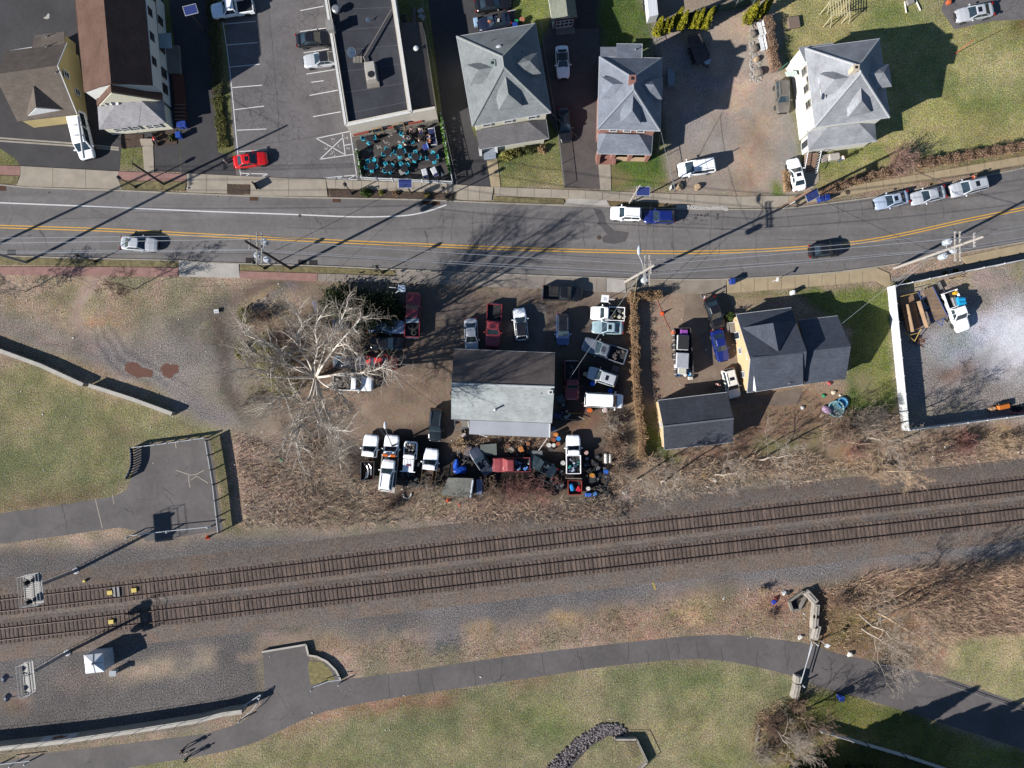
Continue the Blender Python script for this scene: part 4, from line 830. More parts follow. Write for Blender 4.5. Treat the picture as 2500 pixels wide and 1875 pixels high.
e,zr=3.2,5.2;NW,NE,RW,RE,SW,SE=(1108,852),(1355,861.5),(1102,936),(1353.5,944.5),(1101.5,1023.5),(1347.5,1033)
t=thing("repair_shop","repair shop with two-tone gabled roof, brown north slope and silver south slope","building",base_of([NW,NE,SE,SW],e));q=walls(t,[NW,NE,SE,SW],3.0,mat("grey block wall",A(150,146,140),.9,.1,1,.1,9,uv=('brick',.4,.2,.012,.75,.05)),.3)
mb=MB();gable_tri(mb,(*q[0],2.9),(*q[3],2.9),P(1104.5,937,zr-.15));mb.build("gable_wall",W_WHITE,t);mb=MB();gable_tri(mb,(*q[1],2.9),(*q[2],2.9),P(1351,944,zr-.15));mb.build("gable_wall",W_WHITE,t)
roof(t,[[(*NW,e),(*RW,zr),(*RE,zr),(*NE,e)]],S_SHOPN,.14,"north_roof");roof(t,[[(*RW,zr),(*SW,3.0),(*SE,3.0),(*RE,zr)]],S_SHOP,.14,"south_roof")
mb=MB();a,b=P(*RW,zr),P(*RE,zr);mb.tube(a+Vector((0,0,-.02)),b+Vector((0,0,-.02)),.13,.13,6);mb.build("ridge_cap",flat("pale ridge cap",A(190,196,196)),t);gutter(t,[(*NW,e),(*NE,e)],.05);gutter(t,[(*SW,3.0),(*SE,3.0)],.06,m=flat("dark gutter",A(60,60,62)))
roof(t,[[(1146.5,1026,2.75),(1343.5,1033,2.75),(1342,1068,2.4),(1145,1060,2.4)]],S_MEM,.1,"lean_to_roof");walls(t,[(1150,1026),(1340,1033),(1338,1064),(1149,1056)],2.35,flat("lean-to wall",A(150,146,140)),.1,"lean_to_wall")
mb=MB();a,b=P(1342.5,1034,2.8),P(1341.5,1068,2.45);mb.tube(a,b,.09,.09,4);mb.build("lean_to_trim",TRIM,t)
a,b=q[0],q[1]
for f in (.25,.52,.78):
    c=a.lerp(b,f);mb=MB();mb.box((c.x,c.y+.05,1.35),(3.0,.14,2.7),atan2((b-a).y,(b-a).x));mb.build("garage_door",flat("grey door",A(140,140,142)),t)
vent(t,1210,999,3.7,.9,.12);mb=MB();p=P(1209,998,3.7);mb.box((p.x,p.y,3.62),(.5,.5,.12));mb.build("vent_flashing",flat("white flashing",A(225,226,228)),t);chimney(t,1344,958,4.7,.45,.6,flat("white chimney",A(222,222,220)));vent(t,1320,961,4.6,.35,.05)
e,zr=2.7,6.1;NW,NE,SE,SW,RW,RE=(1797.5,767.5),(1932,751),(1963,939),(1824,958.5),(1831.5,876),(1969.5,858)
t=thing("charcoal_roof_house","tan house with charcoal gabled roof, cross gable and lower east wing","house",base_of([NW,NE,SE,SW],e));q=walls(t,[NW,NE,SE,SW],e,W_TAN,.25)
mb=MB();Rw,Re=P(*RW,zr),P(*RE,zr);gable_tri(mb,(*q[0],e-.1),(*q[3],e-.1),(Rw.x+.28,Rw.y,zr-.25));mb.build("west_gable",W_TAN,t);mb=MB();gable_tri(mb,(*q[1],e-.1),(*q[2],e-.1),(Re.x-.28,Re.y,zr-.25));mb.build("east_gable",W_TAN,t)
roof(t,[[(*NW,e),(*RW,zr),(*RE,zr),(*NE,e)],[(*RW,zr),(*SW,e),(*SE,e),(*RE,zr)]],S_DK)
X=(1900.5,858);N_=(1887.5,788.5);zx=6.0
roof(t,[[(*X,zx),(*N_,5.6),(1812,800,3.75)],[(*X,zx),(1943,785,3.9),(*N_,5.6)]],S_DK,.12,"cross_gable_roof");mb=MB();gable_tri(mb,P(1818,800,3.6),P(1938,786,3.7),P(1888,790,5.45));mb.build("cross_gable",W_TAN,t)
roof(t,[[(1835,872,6.0+.12),(1847,956,3.3),(1961,938,3.3),(1960,862,6.0+.1)]],S_DK,.12,"shed_dormer_roof");mb=MB();a,b,c=P(1843,879,5.85),P(1846.5,955,3.25),P(1838,953,2.75);mb.add([a,b,c],[(0,1,2)]);mb.add([a-Vector((.05,0,0)),c-Vector((.05,0,0)),b-Vector((.05,0,0))],[(0,1,2)]);mb.build("dormer_cheek",TRIM,t)
mb=MB();a,b,c,d=P(1847,956,3.2),P(1961,938,3.2),P(1961,939,2.7),P(1846,957,2.7);mb.quadwall(a,b,2.75,3.2,.06);mb.build("dormer_front",TRIM,t)
e2,z2=2.6,5.0;wNW,wNE,wSE,wSW,wRW,wRE=(1950,782),(2045,771),(2065,925),(1965,938),(1968,857.5),(2077.5,845.5)
qw=walls(t,[wNW,wNE,wSE,wSW],e2,W_TAN,.25,"wing_wall");roof(t,[[(*wNW,e2),(*wRW,z2),(*wRE,z2),(*wNE,e2)],[(*wRW,z2),(*wSW,e2),(*wSE,e2),(*wRE,z2)]],S_DK,name="wing_roof");mb=MB();Re=P(*wRE,z2);gable_tri(mb,(*qw[1],e2-.1),(*qw[2],e2-.1),(Re.x-.28,Re.y,z2-.25));mb.build("wing_gable",W_TAN,t)
gutter(t,[(*NW,e),(*NE,e)],.06);gutter(t,[(*SW,e),(*SE,e)],.05);gutter(t,[(*wNW,e2),(*wNE,e2)],.05);gutter(t,[(*NW,e),(*RW,zr),(*SW,e)],.04,"rake_trim")
wq_=lintel_dir(q);wl_=min(range(4),key=lambda k: (wq_[k].x+wq_[(k+1) % 4].x))
for f,z,h in ((.46,1.2,1.0),(.78,1.0,1.1),(.55,3.9,.7)): window(t,wq_[wl_],wq_[(wl_+1) % 4],f,z,.75,h)
for f in (.25,): window(t,wq_[wl_],wq_[(wl_+1) % 4],f,.3,.9,2.,TRIM,"side_door",1)
for u,v,z in ((1927,799,3.9),(1926,936,3.5)): vent(t,u,v,z,.4,.06)
mb=MB();mb.face(PP([(1781,789,.8),(1801,786,.8),(1804,812,.8),(1784,812,.8)]),.1)
for k in range(5): p=P(1778-3*k,800,.6-.12*k);mb.box((p.x,p.y,p.z/2),(.25,1.4,p.z))
mb.build("side_porch",M_GREYW,t);mb=MB();mb.tube(P(1780,788,1.7),P(1801,785,1.7),.05);mb.build("porch_railing",TRIM,t)
e,zr=2.4,3.8;t=thing("black_roof_garage","detached garage with black gabled roof and pale ridge, streaked by branch shadows","garage",base_of([(1607,978),(1775,958),(1790,1080),(1622,1098)],e));q=walls(t,[(1606.5,977.6),(1775,957.7),(1789.5,1079.5),(1622,1098)],e,W_TAN,.2)
RW,RE=P(1619,1041,zr),P(1791,1021.5,zr);mb=MB();gable_tri(mb,(*q[0],e-.1),(*q[3],e-.1),(RW.x+.22,RW.y,zr-.2));mb.build("gable_wall",W_TAN,t);mb=MB();gable_tri(mb,(*q[1],e-.1),(*q[2],e-.1),(RE.x-.22,RE.y,zr-.2));mb.build("gable_wall",W_TAN,t)
roof(t,[[(1606.5,977.6,e),(1619,1041,zr),(1791,1021.5,zr),(1775,957.7,e)],[(1619,1041,zr),(1622,1098,e),(1789.5,1079.5,e),(1791,1021.5,zr)]],S_DK2);mb=MB();mb.tube(RW,RE,.12,.12,5);mb.build("ridge_cap",flat("grey ridge",A(110,114,122)),t);gutter(t,[(1606.5,977.6,e),(1775,957.7,e)],.06);gutter(t,[(1622,1098,e),(1789.5,1079.5,e)],.05);gutter(t,[(1606.5,977.6,e),(1619,1041,zr),(1622,1098,e)],.04,"rake_trim")
wq_=lintel_dir(q);wl_=min(range(4),key=lambda k: (wq_[k].x+wq_[(k+1) % 4].x));window(t,wq_[wl_],wq_[(wl_+1) % 4],.5,1.2,.6,.7)
e=2.4;c=[(204.5,1599.5),(250.5,1594.5),(255,1640),(209.5,1645)];t=thing("equipment_shed","small square white metal equipment shed with pyramid roof beside the railway","shed",base_of(c,e));q=walls(t,c,e,mat("white metal panel",A(206,212,220),.5,.05,1,.03,8,uv=('brick',.6,60,.02,.85,.01)),.06)
M_SHED=mat("white shed roof",A(232,236,240),.45,.05,1,.03,8);ap=(227,1620,3.0);roof(t,[[(*c[0],e),(*c[1],e),ap],[(*c[1],e),(*c[2],e),ap],[(*c[2],e),(*c[3],e),ap],[(*c[3],e),(*c[0],e),ap]],M_SHED,.1)
mb=MB();A3=P(*ap)
for i in range(4): a,b=P(*c[i],e),P(*c[(i+1) % 4],e);m_=(a+b)/2;mb.tube(m_+Vector((0,0,.02)),A3+Vector((0,0,.02)),.03,.03,4)
mb.build("roof_seam",flat("roof seam",A(120,124,130)),t);mb=MB();mb.lathe(A3-Vector((0,0,.1)),[(.13,0),(.13,.25),(.18,.28),(.1,.36)],10);mb.build("roof_vent",flat("grey vent",A(150,152,156)),t)
a,b=q[1],q[2];mb=MB();cc=a.lerp(b,.5);mb.box((cc.x+.03,cc.y,1.05),(.06,.9,2.1),atan2((b-a).y,(b-a).x)+pi/2);mb.build("door",flat("shed door",A(190,198,210)),t)
t=thing("equipment_cabinet","little grey utility cabinet beside the equipment shed","cabinet",P(284,1637,0));mb=MB();p=t.location;mb.bbox(tuple(p),(.6,.5,1.0),.04);mb.build("body",flat("cabinet",A(190,196,198),.5),t);mb=MB();mb.box((p.x+.1,p.y,1.05),(.9,.7,.06));mb.build("lid",flat("cabinet lid",A(160,168,176),.5),t)
t=thing("storage_trailer","long white ribbed cargo trailer parked at the top edge","trailer",P(1594,0,0));mb=MB();c=[P(u,v,2.3) for u,v in ((1585,41),(1607,36),(1597,-70),(1573,-64))];mb.prism([(p.x,p.y) for p in c],.6,2.3);mb.build("body",mat("white ribbed panel",A(226,230,236),.5,.04,1,.03,9,uv=('brick',.35,60,.03,.8,.02)),t)
mb=MB()
for k in range(2):
    for s in (0,1): p=(c[0].lerp(c[3],.4+.12*k) if s else c[1].lerp(c[2],.4+.12*k));mb.lathe((p.x,p.y,.4),[(.38,-.12),(.4,0),(.38,.12)],14,axis='X')
mb.build("wheels",M_RUB,t)
M_GLASS=glass();M_TAIL=flat("tail light red",A(150,20,16),.25);M_HEAD=flat("headlight",A(214,220,226),.15);M_RIM=flat("alloy rim",A(176,178,182),.35,.7);M_DTRIM=flat("dark trim",(.015,.015,.017),.5);M_CHROME=flat("chrome",A(208,210,214),.2,.8);M_BED=flat("bed liner",(.018,.018,.02),.8);M_SUNR=glass("sunroof glass",(.008,.009,.012))
WHT,SIL,LBL,BLK,RED,MAR,BLU,NAV,TAN_,GRY,TEAL=(paint("white paint",(.72,.73,.74)),paint("silver paint",A(206,210,216),.35,.12),paint("blue silver paint",A(186,200,222),.35,.12),paint("black paint",(.008,.008,.010),.25,coat=.3),paint("red paint",A(222,22,22)),
    paint("faded red paint",A(158,48,60),.45),paint("blue paint",A(30,48,130),.3,.2),paint("navy paint",A(36,42,66),.3,.2),paint("bronze paint",A(128,122,114),.35,.2),paint("grey paint",A(134,140,152),.35,.15),paint("teal silver paint",A(178,204,212),.35,.12))
BLUSUV=paint("steel blue paint",A(72,96,150),.35,.15)
SPEC={
 'sedan': (4.75,1.84,1.45,[(-1,.66,.74,.42),(-.965,.86,.86,.3),(-.86,.95,.98,.26),(-.55,1,1.0,.22),(0,1,.95,.22),(.3,1,.95,.22),(.55,.99,.92,.22),(.82,.94,.82,.24),(.95,.82,.72,.28),(1,.6,.6,.36)],(-.74,-.42,.05,.38,.9,.69)),
 'suv': (4.7,1.88,1.68,[(-1,.72,.85,.45),(-.97,.9,1.0,.35),(-.88,.98,1.06,.3),(-.5,1,1.06,.28),(0,1,1.04,.28),(.3,1,1.04,.28),(.6,.99,1.02,.28),(.84,.95,.94,.3),(.95,.85,.84,.34),(1,.64,.7,.42)],(-.97,-.84,.14,.44,.92,.74)),
 'minivan': (5.0,1.95,1.75,[(-1,.76,.9,.4),(-.975,.92,1.0,.32),(-.88,.99,1.05,.28),(-.5,1,1.05,.25),(0,1,1.04,.25),(.4,1,1.02,.25),(.7,.98,.98,.26),(.87,.93,.88,.28),(.96,.82,.78,.32),(1,.6,.66,.4)],(-.97,-.86,.22,.62,.93,.77)),
 'van': (5.6,2.0,2.1,[(-1,.94,.95,.45),(-.97,1,1.1,.4),(-.5,1,1.15,.35),(0,1,1.15,.35),(.5,1,1.15,.35),(.74,.98,1.12,.35),(.9,.94,1.04,.36),(.97,.86,.95,.38),(1,.76,.8,.42)],(-.985,-.95,.42,.68,.96,.82)),
 'hatch': (4.3,1.76,1.5,[(-1,.7,.8,.42),(-.96,.88,.94,.3),(-.85,.97,1.0,.26),(-.4,1,1.0,.24),(0,1,.97,.24),(.3,1,.96,.24),(.6,.98,.92,.24),(.84,.93,.82,.26),(.95,.82,.72,.3),(1,.6,.6,.36)],(-.96,-.74,.06,.42,.91,.7)),
 'pickup': (5.7,1.98,1.85,[(-.18,1,1.12,.4),(0,1,1.12,.4),(.3,1,1.12,.4),(.58,.99,1.12,.4),(.82,.97,1.06,.42),(.94,.9,1.0,.44),(1,.76,.86,.5)],(-.17,-.14,.2,.44,.92,.76)),
 'single': (5.3,1.96,1.8,[(-.02,1,1.1,.4),(.1,1,1.1,.4),(.3,1,1.1,.4),(.55,.99,1.1,.4),(.82,.97,1.04,.42),(.94,.9,.98,.44),(1,.78,.86,.5)],(-.015,.02,.24,.46,.92,.77)),
}
VM={}
def proto(kind):
    if kind in VM: return VM[kind]
    L_,W_,H_,st,(r0,r1,f1,f0,wb,wt)=SPEC[kind];hl,hw=L_/2,W_/2;P_={}
    mb=MB();ns=len(st);K=12
    for x,w,zd,zb in st:
        y=w*hw
        pts=[(y*.86,zb),(y*.98,zb+.12),(y,zb+.3),(y*.995,zd-.22),(y*.95,zd-.06),(y*.8,zd),(0,zd+.035)]
        row=[(x*hl,p[0],p[1]) for p in pts]+[(x*hl,-p[0],p[1]) for p in pts[-2::-1]]
        mb.v += row
    n=13
    for i in range(ns-1):
        for j in range(n-1): mb.f.append((i*n+j,(i+1)*n+j,(i+1)*n+j+1,i*n+j+1))
    mb.f += [tuple(range(n)),tuple((ns-1)*n+j for j in range(n-1,-1,-1))]
    for i in range(ns-1): mb.f.append((i*n,i*n+n-1,(i+1)*n+n-1,(i+1)*n))
    mb.mi=[0]*len(mb.f)
    def deck(x):
        for a,b in zip(st[:-1],st[1:]):
            if a[0] <= x <= b[0]: t=(x-a[0])/(b[0]-a[0]);return a[2]+(b[2]-a[2])*t
        return st[0][2] if x < st[0][0] else st[-1][2]
    B=lambda x,s: Vector((x*hl,s*wb*hw,deck(x)-.03));T=lambda x,s: Vector((x*hl,s*wt*hw,H_-.05))
    br,bl,fr_,fl=B(r0,-1),B(r0,1),B(f0,-1),B(f0,1);tr,tl,gr,gl=T(r1,-1),T(r1,1),T(f1,-1),T(f1,1)
    mb.add([br,fr_,fl,bl,tr,gr,gl,tl],[(0,1,5,4),(1,2,6,5),(2,3,7,6),(3,0,4,7)])
    P_['body']=mb.mesh("body",WHT)
    mb=MB();k=.09;rows=[]
    for ins,z in ((0,H_-.05),(.06,H_-.012),(.2,H_),):
        x0,x1,y=r1*hl+ins,f1*hl-ins,wt*hw-ins*.9
        rows.append([(x0+k,-y,z),(x1-k,-y,z),(x1,-y+k*1.6,z),(x1+.05*(1-ins),0,z),(x1,y-k*1.6,z),(x1-k,y,z),(x0+k,y,z),(x0,y-k,z),(x0-.03,0,z),(x0,-y+k,z)])
    for r in rows: mb.v += r
    for j in range(2):
        for i in range(10): mb.f.append((j*10+i,j*10+(i+1) % 10,(j+1)*10+(i+1) % 10,(j+1)*10+i))
    mb.f.append(tuple(range(20,30)));mb.mi=[0]*len(mb.f);P_['roof']=mb.mesh("roof",WHT)
    def pane(a,b,c,d,ins=(.06,.06),off=.014):
        """quad a(bottom) b(bottom) c(top) d(top), inset as fractions, proud of the body"""
        q=lambda s,t: (a.lerp(b,s)).lerp(d.lerp(c,s),t)
        i,j=ins;pts=[q(i,j),q(1-i,j),q(1-i,1-j),q(i,1-j)];nn=(pts[1]-pts[0]).cross(pts[2]-pts[0]).normalized()
        m=MB();o=[p+nn*off for p in pts];m.add(o+pts,[(0,1,2,3),(0,4,5,1),(1,5,6,2),(2,6,7,3),(3,7,4,0)]);return m
    P_['windscreen']=pane(fr_,fl,gl,gr,(.07,.05)).mesh("windscreen",M_GLASS)
    P_['rear_window']=pane(bl,br,tr,tl,(.09,.12)).mesh("rear_window",M_GLASS)
    for s in (-1,1):
        m=MB();a,b,c,d=(br,fr_,gr,tr) if s < 0 else (fl,bl,tl,gl);spl=((.06,.5),(.53,.93)) if kind not in ('single',) else ((.06,.92),)
        for s0,s1 in spl:
            q=lambda x,y: (a.lerp(b,x)).lerp(d.lerp(c,x),y);z=pane(q(s0,.12),q(s1,.12),q(s1,.9),q(s0,.9),(0,0));m.add(z.v,z.f)
        P_['side_window' if s < 0 else 'side_window.001']=m.mesh("side_window",M_GLASS)
        m=MB();m.bbox((f0*hl-.32,s*(hw*wb+.2),deck(f0)-.02),(.16,.24,.15),.03);P_['wing_mirror' if s < 0 else 'wing_mirror.001']=m.mesh("wing_mirror",WHT)
        x,w=st[-2][0]*hl,st[-2][1]*hw;m=MB();m.add([(x-.16,s*(w+.03),st[-2][2]-.06),(x+.1,s*w*.86,st[-2][2]-.12),(x+.09,s*w*.62,st[-2][2]-.08),(x-.22,s*w*.8,st[-2][2]+.012)],[(0,1,2,3) if s > 0 else (3,2,1,0)]);P_['headlight' if s < 0 else 'headlight.001']=m.mesh("headlight",M_HEAD)
        m=MB();xb=-hl if kind in ('pickup','single') else st[0][0]*hl;m.box((xb+.03,s*hw*.78,.86),(.12,.3 if kind not in ('pickup','single','van') else .14,.16 if kind not in ('van','pickup','single') else .34));P_['tail_light' if s < 0 else 'tail_light.001']=m.mesh("tail_light",M_TAIL)
    m=MB();m.box((hl-.02,0,.46),(.14,W_*.66,.2));m.box((hl-.01,0,.68),(.1,W_*.4,.1));P_['grille']=m.mesh("grille",M_DTRIM)
    R=.4 if kind in ('pickup','single') else .34;m=MB();m.lathe((0,0,0),[(R*.62,-.11),(R,-.11),(R,.11),(R*.62,.11)],18,axis='Y');P_['wheel']=m.mesh("wheel",M_RUB)
    m=MB();m.lathe((0,0,0),[(R*.64,-.1),(R*.5,-.118),(R*.5,.118),(R*.64,.1)],14,axis='Y');P_['rim']=m.mesh("rim",M_RIM)
    P_['_w']=[(-.6*hl if kind not in ('pickup','single') else -.62*hl,s*(hw-.08),R) for s in (-1,1)]+[(.62*hl,s*(hw-.08),R) for s in (-1,1)]
    if kind in ('suv','minivan'):
        for s in (-1,1): m=MB();m.box(((r1*.9+f1*.7)/2*hl,s*wt*hw*.86,H_+.04),((f1-r1)*hl*.8,.05,.05));P_['roof_rail' if s < 0 else 'roof_rail.001']=m.mesh("roof_rail",M_CHROME)
    m=MB();xs=(f1*.5+r1*.5)*hl+.15;m.box((xs,0,H_+.002),(.5 if kind != 'van' else .3,wt*W_*.5,.012));P_['sunroof']=m.mesh("sunroof",M_SUNR)
    if kind in ('van','pickup','single'):
        m=MB();nrib=7 if kind == 'van' else 6
        for k in range(nrib): m.box(((r1+f1)/2*hl-.03,(k-(nrib-1)/2)*W_*wt*.13,H_+.004),((f1-r1)*hl*.8,.05,.022))
        P_['roof_rib']=m.mesh("roof_rib",WHT)
    if kind in ('pickup','single'):
        x1=st[0][0]*hl-.04;x0=-hl+.06;m=MB();zb,zt=.42,1.1
        m.box(((x0+x1)/2,0,.62),(x1-x0,W_-.1,.06))
        for s in (-1,1): m.box(((x0+x1)/2,s*(hw-.05),(zb+zt)/2),(x1-x0,.1,zt-zb))
        m.box((x1-.04,0,.85),(.08,W_-.22,.5));P_['bed']=m.mesh("bed",WHT)
        m=MB();m.box(((x0+x1)/2,0,.665),(x1-x0-.1,W_-.24,.02));P_['bed_liner']=m.mesh("bed_liner",M_BED)
        m=MB();m.box((x0+.02,0,.84),(.07,W_-.22,.5));P_['tailgate']=m.mesh("tailgate",WHT)
        m=MB();m.box((-hl-.03,0,.5),(.12,W_*.9,.16));P_['bumper']=m.mesh("bumper",M_CHROME)
    VM[kind]=P_;return P_
def part(name,me,parent,m=None):
    o=bpy.data.objects.new(name.split('.')[0],me);COL.objects.link(o);o.parent=parent
    if m is not None: remat(o,m)
    return o
CAT={'sedan': 'car','suv': 'car','hatch': 'car','minivan': 'minivan','van': 'van','pickup': 'pickup truck','single': 'pickup truck'}
NAME={'sedan': 'parked_car','suv': 'parked_suv','hatch': 'parked_hatchback','minivan': 'parked_minivan','van': 'parked_van','pickup': 'pickup_truck','single': 'pickup_truck'}
def car(kind,front,rear,col,label,roofm=None,sun=False,rails=True,bed=True,wm=None,hood=None,group=None,z=0.,skip=(),name=None,fixlen=None,cabonly=False,wid=1.):
    pr=proto(kind);L_,W_,H_=SPEC[kind][:3];zc=z+.75;a,b=P(*front,zc),P(*rear,zc);c=(a+b)/2;ln=fixlen or (a-b).length
    if cabonly: c=a+(b-a).normalized()*ln/2
    s=max(.84,min(1.14,ln/L_));sy=max(.92,min(1.08,.6+.4*s))*wid
    t=thing(name or NAME[kind],label,CAT[kind],(c.x,c.y,z),atan2(a.y-b.y,a.x-b.x),group);t.scale=(s,sy,1)
    for k,me in pr.items():
        k0=k.split('.')[0]
        if k0 in ('_w','wheel','rim') or k0 in skip: continue
        if k0 == 'sunroof' and not sun: continue
        if k0 == 'roof_rail' and not rails: continue
        if k0 in ('bed','bed_liner','tailgate','bumper') and not bed: continue
        m=None
        if k0 in ('body','bed','tailgate'): m=col
        if k0 in ('roof','roof_rib'): m=roofm or col
        if k0 == 'wing_mirror': m=wm or col
        part(k,me,t,m)
    for q in pr['_w']:
        w=part('wheel',pr['wheel'],t);w.location=q;part('rim',pr['rim'],w)
    return t
car('pickup',(517,30),(619,12),WHT,"white crew-cab pickup with black bed parked at the head of the parking lot")
car('sedan',(812,91),(723,99),BLK,"black sedan nosed in beside the flat-roofed building",sun=True)
car('sedan',(740,150),(829,140),SIL,"silver sedan with black panoramic roof beside the black sedan in the parking lot",paint("black roof",(.01,.01,.012),.3))
car('sedan',(653,384),(570,397),RED,"bright red sedan parked at the street end of the parking lot",sun=True)
car('sedan',(385,598),(295,592),SIL,"silver-white sedan driving on the road near the left side",name="driving_car")
car('van',(215,388),(189,279),WHT,"white work van with ribbed roof and a long pipe carried on top",name="work_van")
car('sedan',(1247,3),(1160,15),BLK,"black sedan cut by the top edge behind the grey hip-roofed house")
car('sedan',(1376,191),(1371,111),WHT,"white car with black roof parked in the shaded brown driveway",paint("black roof",(.01,.01,.012),.3))
car('sedan',(1383,346),(1375,264),BLK,"black sedan in the brown driveway nearer the street, half in shade",sun=True)
car('minivan',(1655,416),(1746,402),WHT,"white minivan parked on the dirt lot behind two boulders")
car('sedan',(1935,386),(1954,465),WHT,"white sedan with sunroof parked beside the steps of the cream house",sun=True)
car('suv',(1912,275),(1908,196),TAN_,"bronze-grey suv parked in the shade against the cream house")
car('sedan',(2334,39),(2425,22),SIL,"silver sedan on the paved driveway in the top right corner",sun=True)
car('sedan',(2135,499),(2218,479),LBL,"leftmost of the three silver cars along the north kerb, with a sunroof",sun=True)
car('sedan',(2223,488),(2308,467),SIL,"plain silver sedan in the middle of the three along the north kerb")
car('suv',(2320,468),(2408,445),SIL,"silver suv with sunroof, rightmost of three along the north kerb",sun=True)
car('suv',(1490,520),(1566,523),WHT,"white suv parked on the road ahead of the blue hatchback")
car('hatch',(1571,529),(1648,529),BLU,"blue hatchback parked on the road behind the white suv")
car('sedan',(2058,606),(1975,614),BLK,"black car driving along the centre line on the right",sun=True,name="driving_car")
car('pickup',(1422,718),(1325,714),BLK,"black pickup with covered bed parked on the sidewalk in front of the repair shop")
car('sedan',(1152,863),(1149,777),SIL,"silver sedan, leftmost in front of the repair shop, nosed under its eave")
car('pickup',(1202,848),(1208,742),MAR,"red pickup with empty dark bed parked in front of the repair shop",sun=True)
car('hatch',(1267,751),(1275,831),WHT,"white car with long black glass roof in front of the repair shop",paint("black roof",(.01,.01,.012),.3),rails=False)
car('suv',(1374,843),(1374,766),BLUSUV,"steel blue suv with black glass roof right of the concrete pad",paint("black roof",(.01,.01,.012),.3),rails=True)
wp=car('single',(1442,764),(1525,768),WHT,"white pickup with scrap in its bed, top of the row by the hedge")
car('sedan',(1444,798),(1522,801),TEAL,"pale teal sedan with sunroof parked below the white scrap pickup",sun=True)
gp=car('pickup',(1423,838),(1528,873),GRY,"grey pickup parked askew in the row by the hedge",sun=True)
car('suv',(1436,908),(1504,931),SIL,"small silver suv parked askew above the white ribbed van",sun=True,rails=False)
car('van',(1521,980),(1427,975),WHT,"white passenger van with ribbed roof parked beside the hedge")
rp=car('single',(1396,976),(1396,881),paint("crimson paint",A(140,20,38),.4),"crimson pickup with black bed close to the repair shop's east wall")
car('suv',(1061,1077),(1067,996),paint("dark green paint",(.010,.014,.016),.25),"black boxy suv parked west of the repair shop")
mp=car('pickup',(1010,714),(1006,824),MAR,"faded red pickup with tyres in its bed beside the dark evergreen")
car('sedan',(989,799),(895,794),LBL,"blue-silver sedan parked below the dark evergreen")
car('sedan',(897,792),(812,790),NAV,"navy car behind the blue-silver sedan, under bare branches")
car('suv',(984,840),(902,838),BLK,"black car in the shade beside the red car under the white-limbed tree",rails=False)
car('sedan',(972,887),(894,884),RED,"red car partly under the bare white-limbed tree",sun=False)
car('sedan',(893,884),(812,883),GRY,"blue-grey sedan behind the red car under the white-limbed tree",roofm=GRY)
wq3=car('single',(910,938),(813,934),WHT,"white pickup with a full bed under the bare white-limbed tree")
W1=car('single',(908,1061),(895,1166),WHT,"white cab-and-chassis truck left of the tow truck",bed=False,name="chassis_truck")
W3=car('single',(1055,1095),(1043,1196),WHT,"white truck with bare rear frame right of the hoodless truck",bed=False,name="chassis_truck")
for W_ in (W1,W3):
    mb=MB()
    for s in (-1,1): mb.box((-1.35,s*.45,.62),(2.6,.12,.18))
    for k in range(4): mb.box((-.3-.75*k,0,.6),(.1,.8,.12))
    if W_ is W3:
        for s in (-1,1): mb.box((-1.4,s*.92,1.0),(2.5,.05,.06))
    mb.build("chassis_frame",flat("rusty frame",A(110,84,62),.8),W_,local=True)
W4=car('single',(1399,1062),(1400,1157),WHT,"white pickup with junk-filled bed in the scrap yard")
W5=car('pickup',(2352,808),(2316,711),WHT,"white pickup with blue drums in its bed in the fenced yard")
car('sedan',(1758,802),(1732,727),BLK,"black sedan in the driveway of the charcoal-roofed house")
car('sedan',(1768,882),(1749,805),BLU,"dark blue sedan nose to tail below the black sedan")
car('suv',(1794,970),(1776,901),paint("cream white paint",A(244,241,232)),"cream-white suv beside the garage with black roof",sun=True)
t=car('single',(1004,1078),(997,1160),WHT,"white truck with its hood off and ribbed roof, right of the tow truck",skip=('bed','bed_liner','tailgate','bumper','wing_mirror'),bed=False,name="hoodless_truck")
mb=MB();mb.box((1.75,0,1.14),(1.2,1.5,.06));mb.build("engine_bay",M_BLACK,t,local=True);mb=MB();rr=random.Random(4)
for k in range(26): mb.bbox((1.75+rr.uniform(-.5,.5),rr.uniform(-.6,.6),1.16),(rr.uniform(.08,.34),rr.uniform(.06,.26),rr.uniform(.06,.2)),.02,rr.uniform(0,1))
mb.mi=[k // 10 % 3 for k in range(len(mb.f))];mb.build("engine_parts",[flat("pale engine metal",A(206,202,196),.5,.2),flat("dark engine metal",A(60,58,56)),flat("grey engine metal",A(130,126,120))],t,local=True)
mb=MB();mb.box((-1.0,0,1.55),(1.9,1.5,.1));
for k in range(7): mb.box((-1.0,-.63+.21*k,1.62),(1.8,.07,.04))
mb.box((-1.98,.05,1.5),(.12,2.1,.1));mb.build("ribbed_cap",WHT,t,local=True);mb=MB();mb.box((-.95,-.05,1.645),(.34,.66,.012));mb.build("roof_patch",flat("red blue patch",A(120,70,84),.7),t,local=True)
def ppt(u,v,z): return P(u,v,z)
t=car('single',(958,1062),(950,1165),WHT,"white tow truck with amber light bar and long flatbed",bed=False,name="tow_truck");
M_DECK=flat("steel deck",A(66,70,78),.5,.3);ax=t.rotation_euler.z
def tl(u,v,z):  # point in the truck's own space
    p=P(u,v,z)-Vector(t.location);c,s=cos(-ax),sin(-ax);return Vector(((p.x*c-p.y*s)/t.scale[0],(p.x*s+p.y*c)/t.scale[1],z))
q=[tl(934,1112,1.1),tl(973,1114,1.1),tl(963,1204,1.1),tl(924,1199,1.1)]
mb=MB();mb.prism([(p.x,p.y) for p in q],.85,1.1,0,True,True);mb.build("flatbed",M_DECK,t,local=True);mb=MB()
for a,b in ((q[0],q[3]),(q[1],q[2])): mb.tube(a+Vector((0,0,.08)),b+Vector((0,0,.08)),.06,.06,5)
